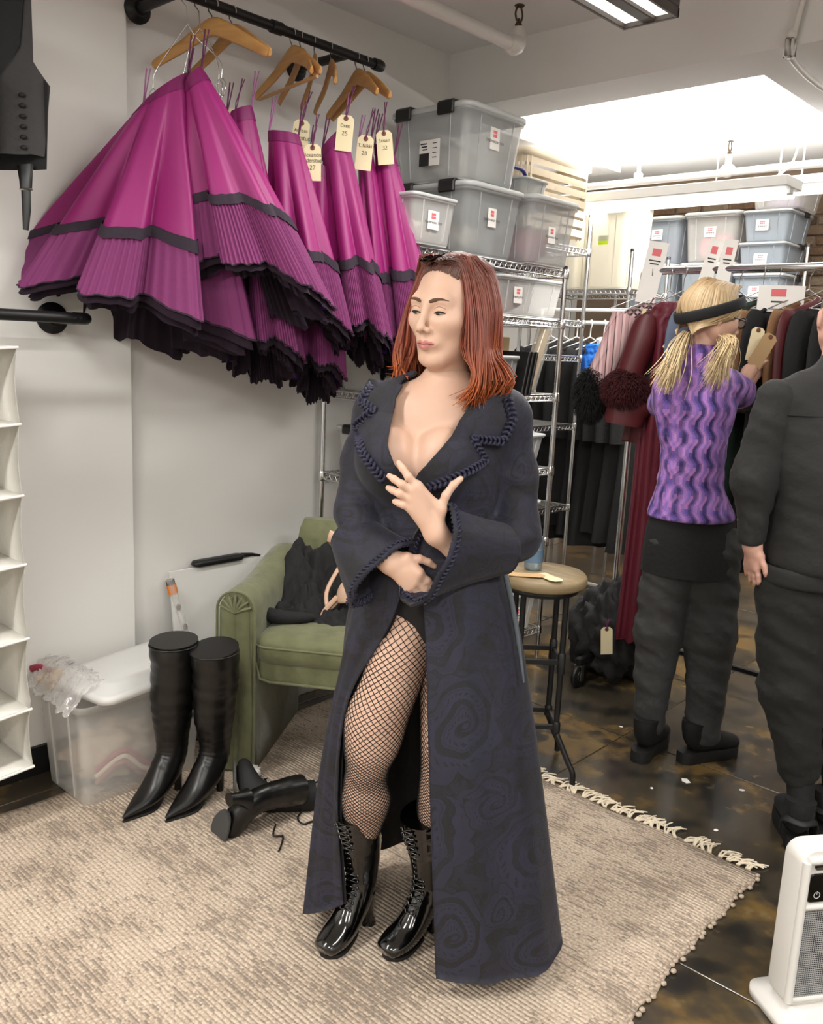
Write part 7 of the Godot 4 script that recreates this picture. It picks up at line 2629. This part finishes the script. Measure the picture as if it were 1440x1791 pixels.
func man():
	var W := thing("person", "person in a black jacket and black trousers cut off by the right edge", "person", V(-0.80, 0, -2.78), deg_to_rad(42.5))
	var skin := Color(0.62, 0.36, 0.28)
	var hp := head_prims()
	var hb := Basis(Vector3.UP, 2.85) * Basis(V(1, 0, 0), 0.12)
	var ho := V(-0.052, 1.635, -0.02)
	var hi := Transform3D(hb, ho).affine_inverse()
	var nk := [cap(V(-0.05, 1.42, -0.01), V(-0.052, 1.60, -0.015), 0.062, 0.056, 0.03)]
	var body := MB.new()
	solid(body, func(p: Vector3) -> float: return minf(field(hp, hi * p), field(nk, p)), V(-0.17, 1.42, -0.16), V(0.06, 1.79, 0.13), 0.005, func(p: Vector3) -> Color:
		var q: Vector3 = hi * p
		return Color(0.045, 0.038, 0.034) if q.y > 0.02 and q.z < 0.055 and absf(q.x) < 0.078 or (q.z < -0.03 and q.y > -0.05 and absf(q.x) < 0.07) else skin)
	var wr := V(-0.255, 0.955, 0.0)
	var fs := [[V(-0.238, 0.885, 0.012), V(-0.232, 0.865, 0.016), V(-0.228, 0.848, 0.014), V(-0.226, 0.836, 0.008)], [V(-0.242, 0.880, -0.005), V(-0.236, 0.858, -0.003), V(-0.232, 0.840, -0.006), V(-0.230, 0.828, -0.012)], [V(-0.246, 0.880, -0.022), V(-0.241, 0.860, -0.022), V(-0.237, 0.844, -0.026), V(-0.236, 0.834, -0.032)], [V(-0.25, 0.886, -0.038), V(-0.247, 0.87, -0.04), V(-0.244, 0.858, -0.044), V(-0.243, 0.85, -0.048)]]
	var th := [V(-0.236, 0.925, 0.022), V(-0.226, 0.90, 0.034), V(-0.220, 0.882, 0.036), V(-0.218, 0.87, 0.034)]
	var hf := hand_field(wr, fs, th)
	hf.append(cap(V(-0.275, 1.03, -0.01), wr, 0.03, 0.025, 0.02))
	solid(body, func(p: Vector3) -> float: return field(hf, p), V(-0.32, 0.81, -0.08), V(-0.18, 1.06, 0.07), 0.005, func(_p: Vector3) -> Color: return skin)
	body.col = skin
	body.tube(crow([V(-0.05, 1.46, -0.01), V(-0.06, 1.40, 0.0), V(-0.20, 1.37, 0.0), V(-0.265, 1.16, 0.0), V(-0.258, 0.98, 0.0)], 24), 0.032, 10)
	body.col = Color(1, 1, 1)
	obj("body", body, M.skin, W)
	var jk := cloth(Color(0.125, 0.125, 0.122), 0.85)
	var prims := [cap(V(-0.03, 0.93, 0.0), V(-0.03, 1.15, 0.0), 0.18, 0.185, 0.03), ell(V(-0.03, 1.28, 0.0), V(0.225, 0.20, 0.135), 0.06), cap(V(-0.05, 1.44, 0.0), V(-0.205, 1.395, 0.0), 0.075, 0.062, 0.06), cap(V(-0.03, 1.44, 0.0), V(0.145, 1.395, 0.0), 0.075, 0.062, 0.06), cap(V(-0.05, 1.46, 0), V(-0.05, 1.525, 0), 0.078, 0.068, 0.02)]
	var sleeve := [cap(V(-0.225, 1.385, 0.0), V(-0.270, 1.16, 0.0), 0.070, 0.066, 0.03), cap(V(-0.270, 1.16, 0.0), V(-0.262, 0.985, 0.005), 0.066, 0.040, 0.03)]
	var sleeve2 := [cap(V(0.165, 1.385, 0.0), V(0.215, 1.16, 0.0), 0.070, 0.066, 0.03), cap(V(0.215, 1.16, 0.0), V(0.20, 0.985, -0.04), 0.066, 0.040, 0.03)]
	var jo := solid_part("jacket", prims, V(-0.32, 0.86, -0.22), V(0.28, 1.56, 0.22), 0.011, jk, W, 0.008, 0.895, 1.53)
	solid_part("sleeve", sleeve, V(-0.36, 0.93, -0.10), V(-0.14, 1.47, 0.10), 0.010, jk, jo, 0.010, 0.955, 1.47)
	solid_part("sleeve", sleeve2, V(0.08, 0.93, -0.13), V(0.31, 1.47, 0.10), 0.012, jk, jo, 0.010, 0.955, 1.47)
	var m := MB.new()
	var seam := []
	for i in 21:
		var x := lerpf(-0.225, 0.165, i / 20.0)
		var z := 0.25
		for k in 30:
			var d := field(prims, V(x, 1.355, z))
			if d < 0.0008: break
			z -= d * 0.8
		seam.append(V(x, 1.352 + 0.012 * (i / 20.0), z + 0.001))
	m.tube(seam, 0.0025, 5)
	obj("yoke_seam", m, M.black_cloth, jo)
	m = MB.new()
	m.sheet(sections([[-0.03, 0.905, 0, 0.182, 0.142, 2.6], [-0.03, 0.895, 0, 0.190, 0.150, 2.6], [-0.03, 0.86, 0, 0.188, 0.148, 2.6], [-0.03, 0.85, 0, 0.180, 0.142, 2.6]], 10, 44), true)
	obj("hem_band", m, jk, jo)
	var tr := cloth(Color(0.105, 0.105, 0.10), 0.88)
	var pants := [ell(V(-0.03, 0.84, 0.0), V(0.185, 0.13, 0.13), 0.03), cap(V(-0.115, 0.80, 0.0), V(-0.082, 0.52, 0.0), 0.108, 0.094, 0.03), cap(V(-0.082, 0.52, 0.0), V(-0.022, 0.24, 0.0), 0.094, 0.066, 0.03), cap(V(0.065, 0.80, 0.0), V(0.10, 0.52, -0.02), 0.108, 0.094, 0.03), cap(V(0.10, 0.52, -0.02), V(0.12, 0.24, -0.06), 0.094, 0.066, 0.03)]
	solid_part("trousers", pants, V(-0.27, 0.14, -0.18), V(0.24, 0.95, 0.17), 0.0105, tr, W, 0.014, 0.185, 0.93)
	for q in [[V(-0.015, 0.0, 0.0), 2.9], [V(0.125, 0.0, -0.06), 2.5]]:
		shoe(W, "shoe", q[0], q[1], M.black_cloth, mat(Color(0.09, 0.09, 0.095), 0.6), true)
		m = MB.new()
		m.sheet(sections([[q[0].x, 0.09, q[0].z + 0.035, 0.042, 0.048], [q[0].x, 0.15, q[0].z + 0.02, 0.040, 0.044], [q[0].x - 0.003, 0.21, q[0].z + 0.005, 0.044, 0.046]], 10, 24), true, true)
		obj("sock", m, M.black_cloth, W)

func build_all():
	shelves()
	rods()
	skirts()
	armchair()
	floor_things()
	woman()
	rack()
	rack_clothes()
	blonde()
	man()
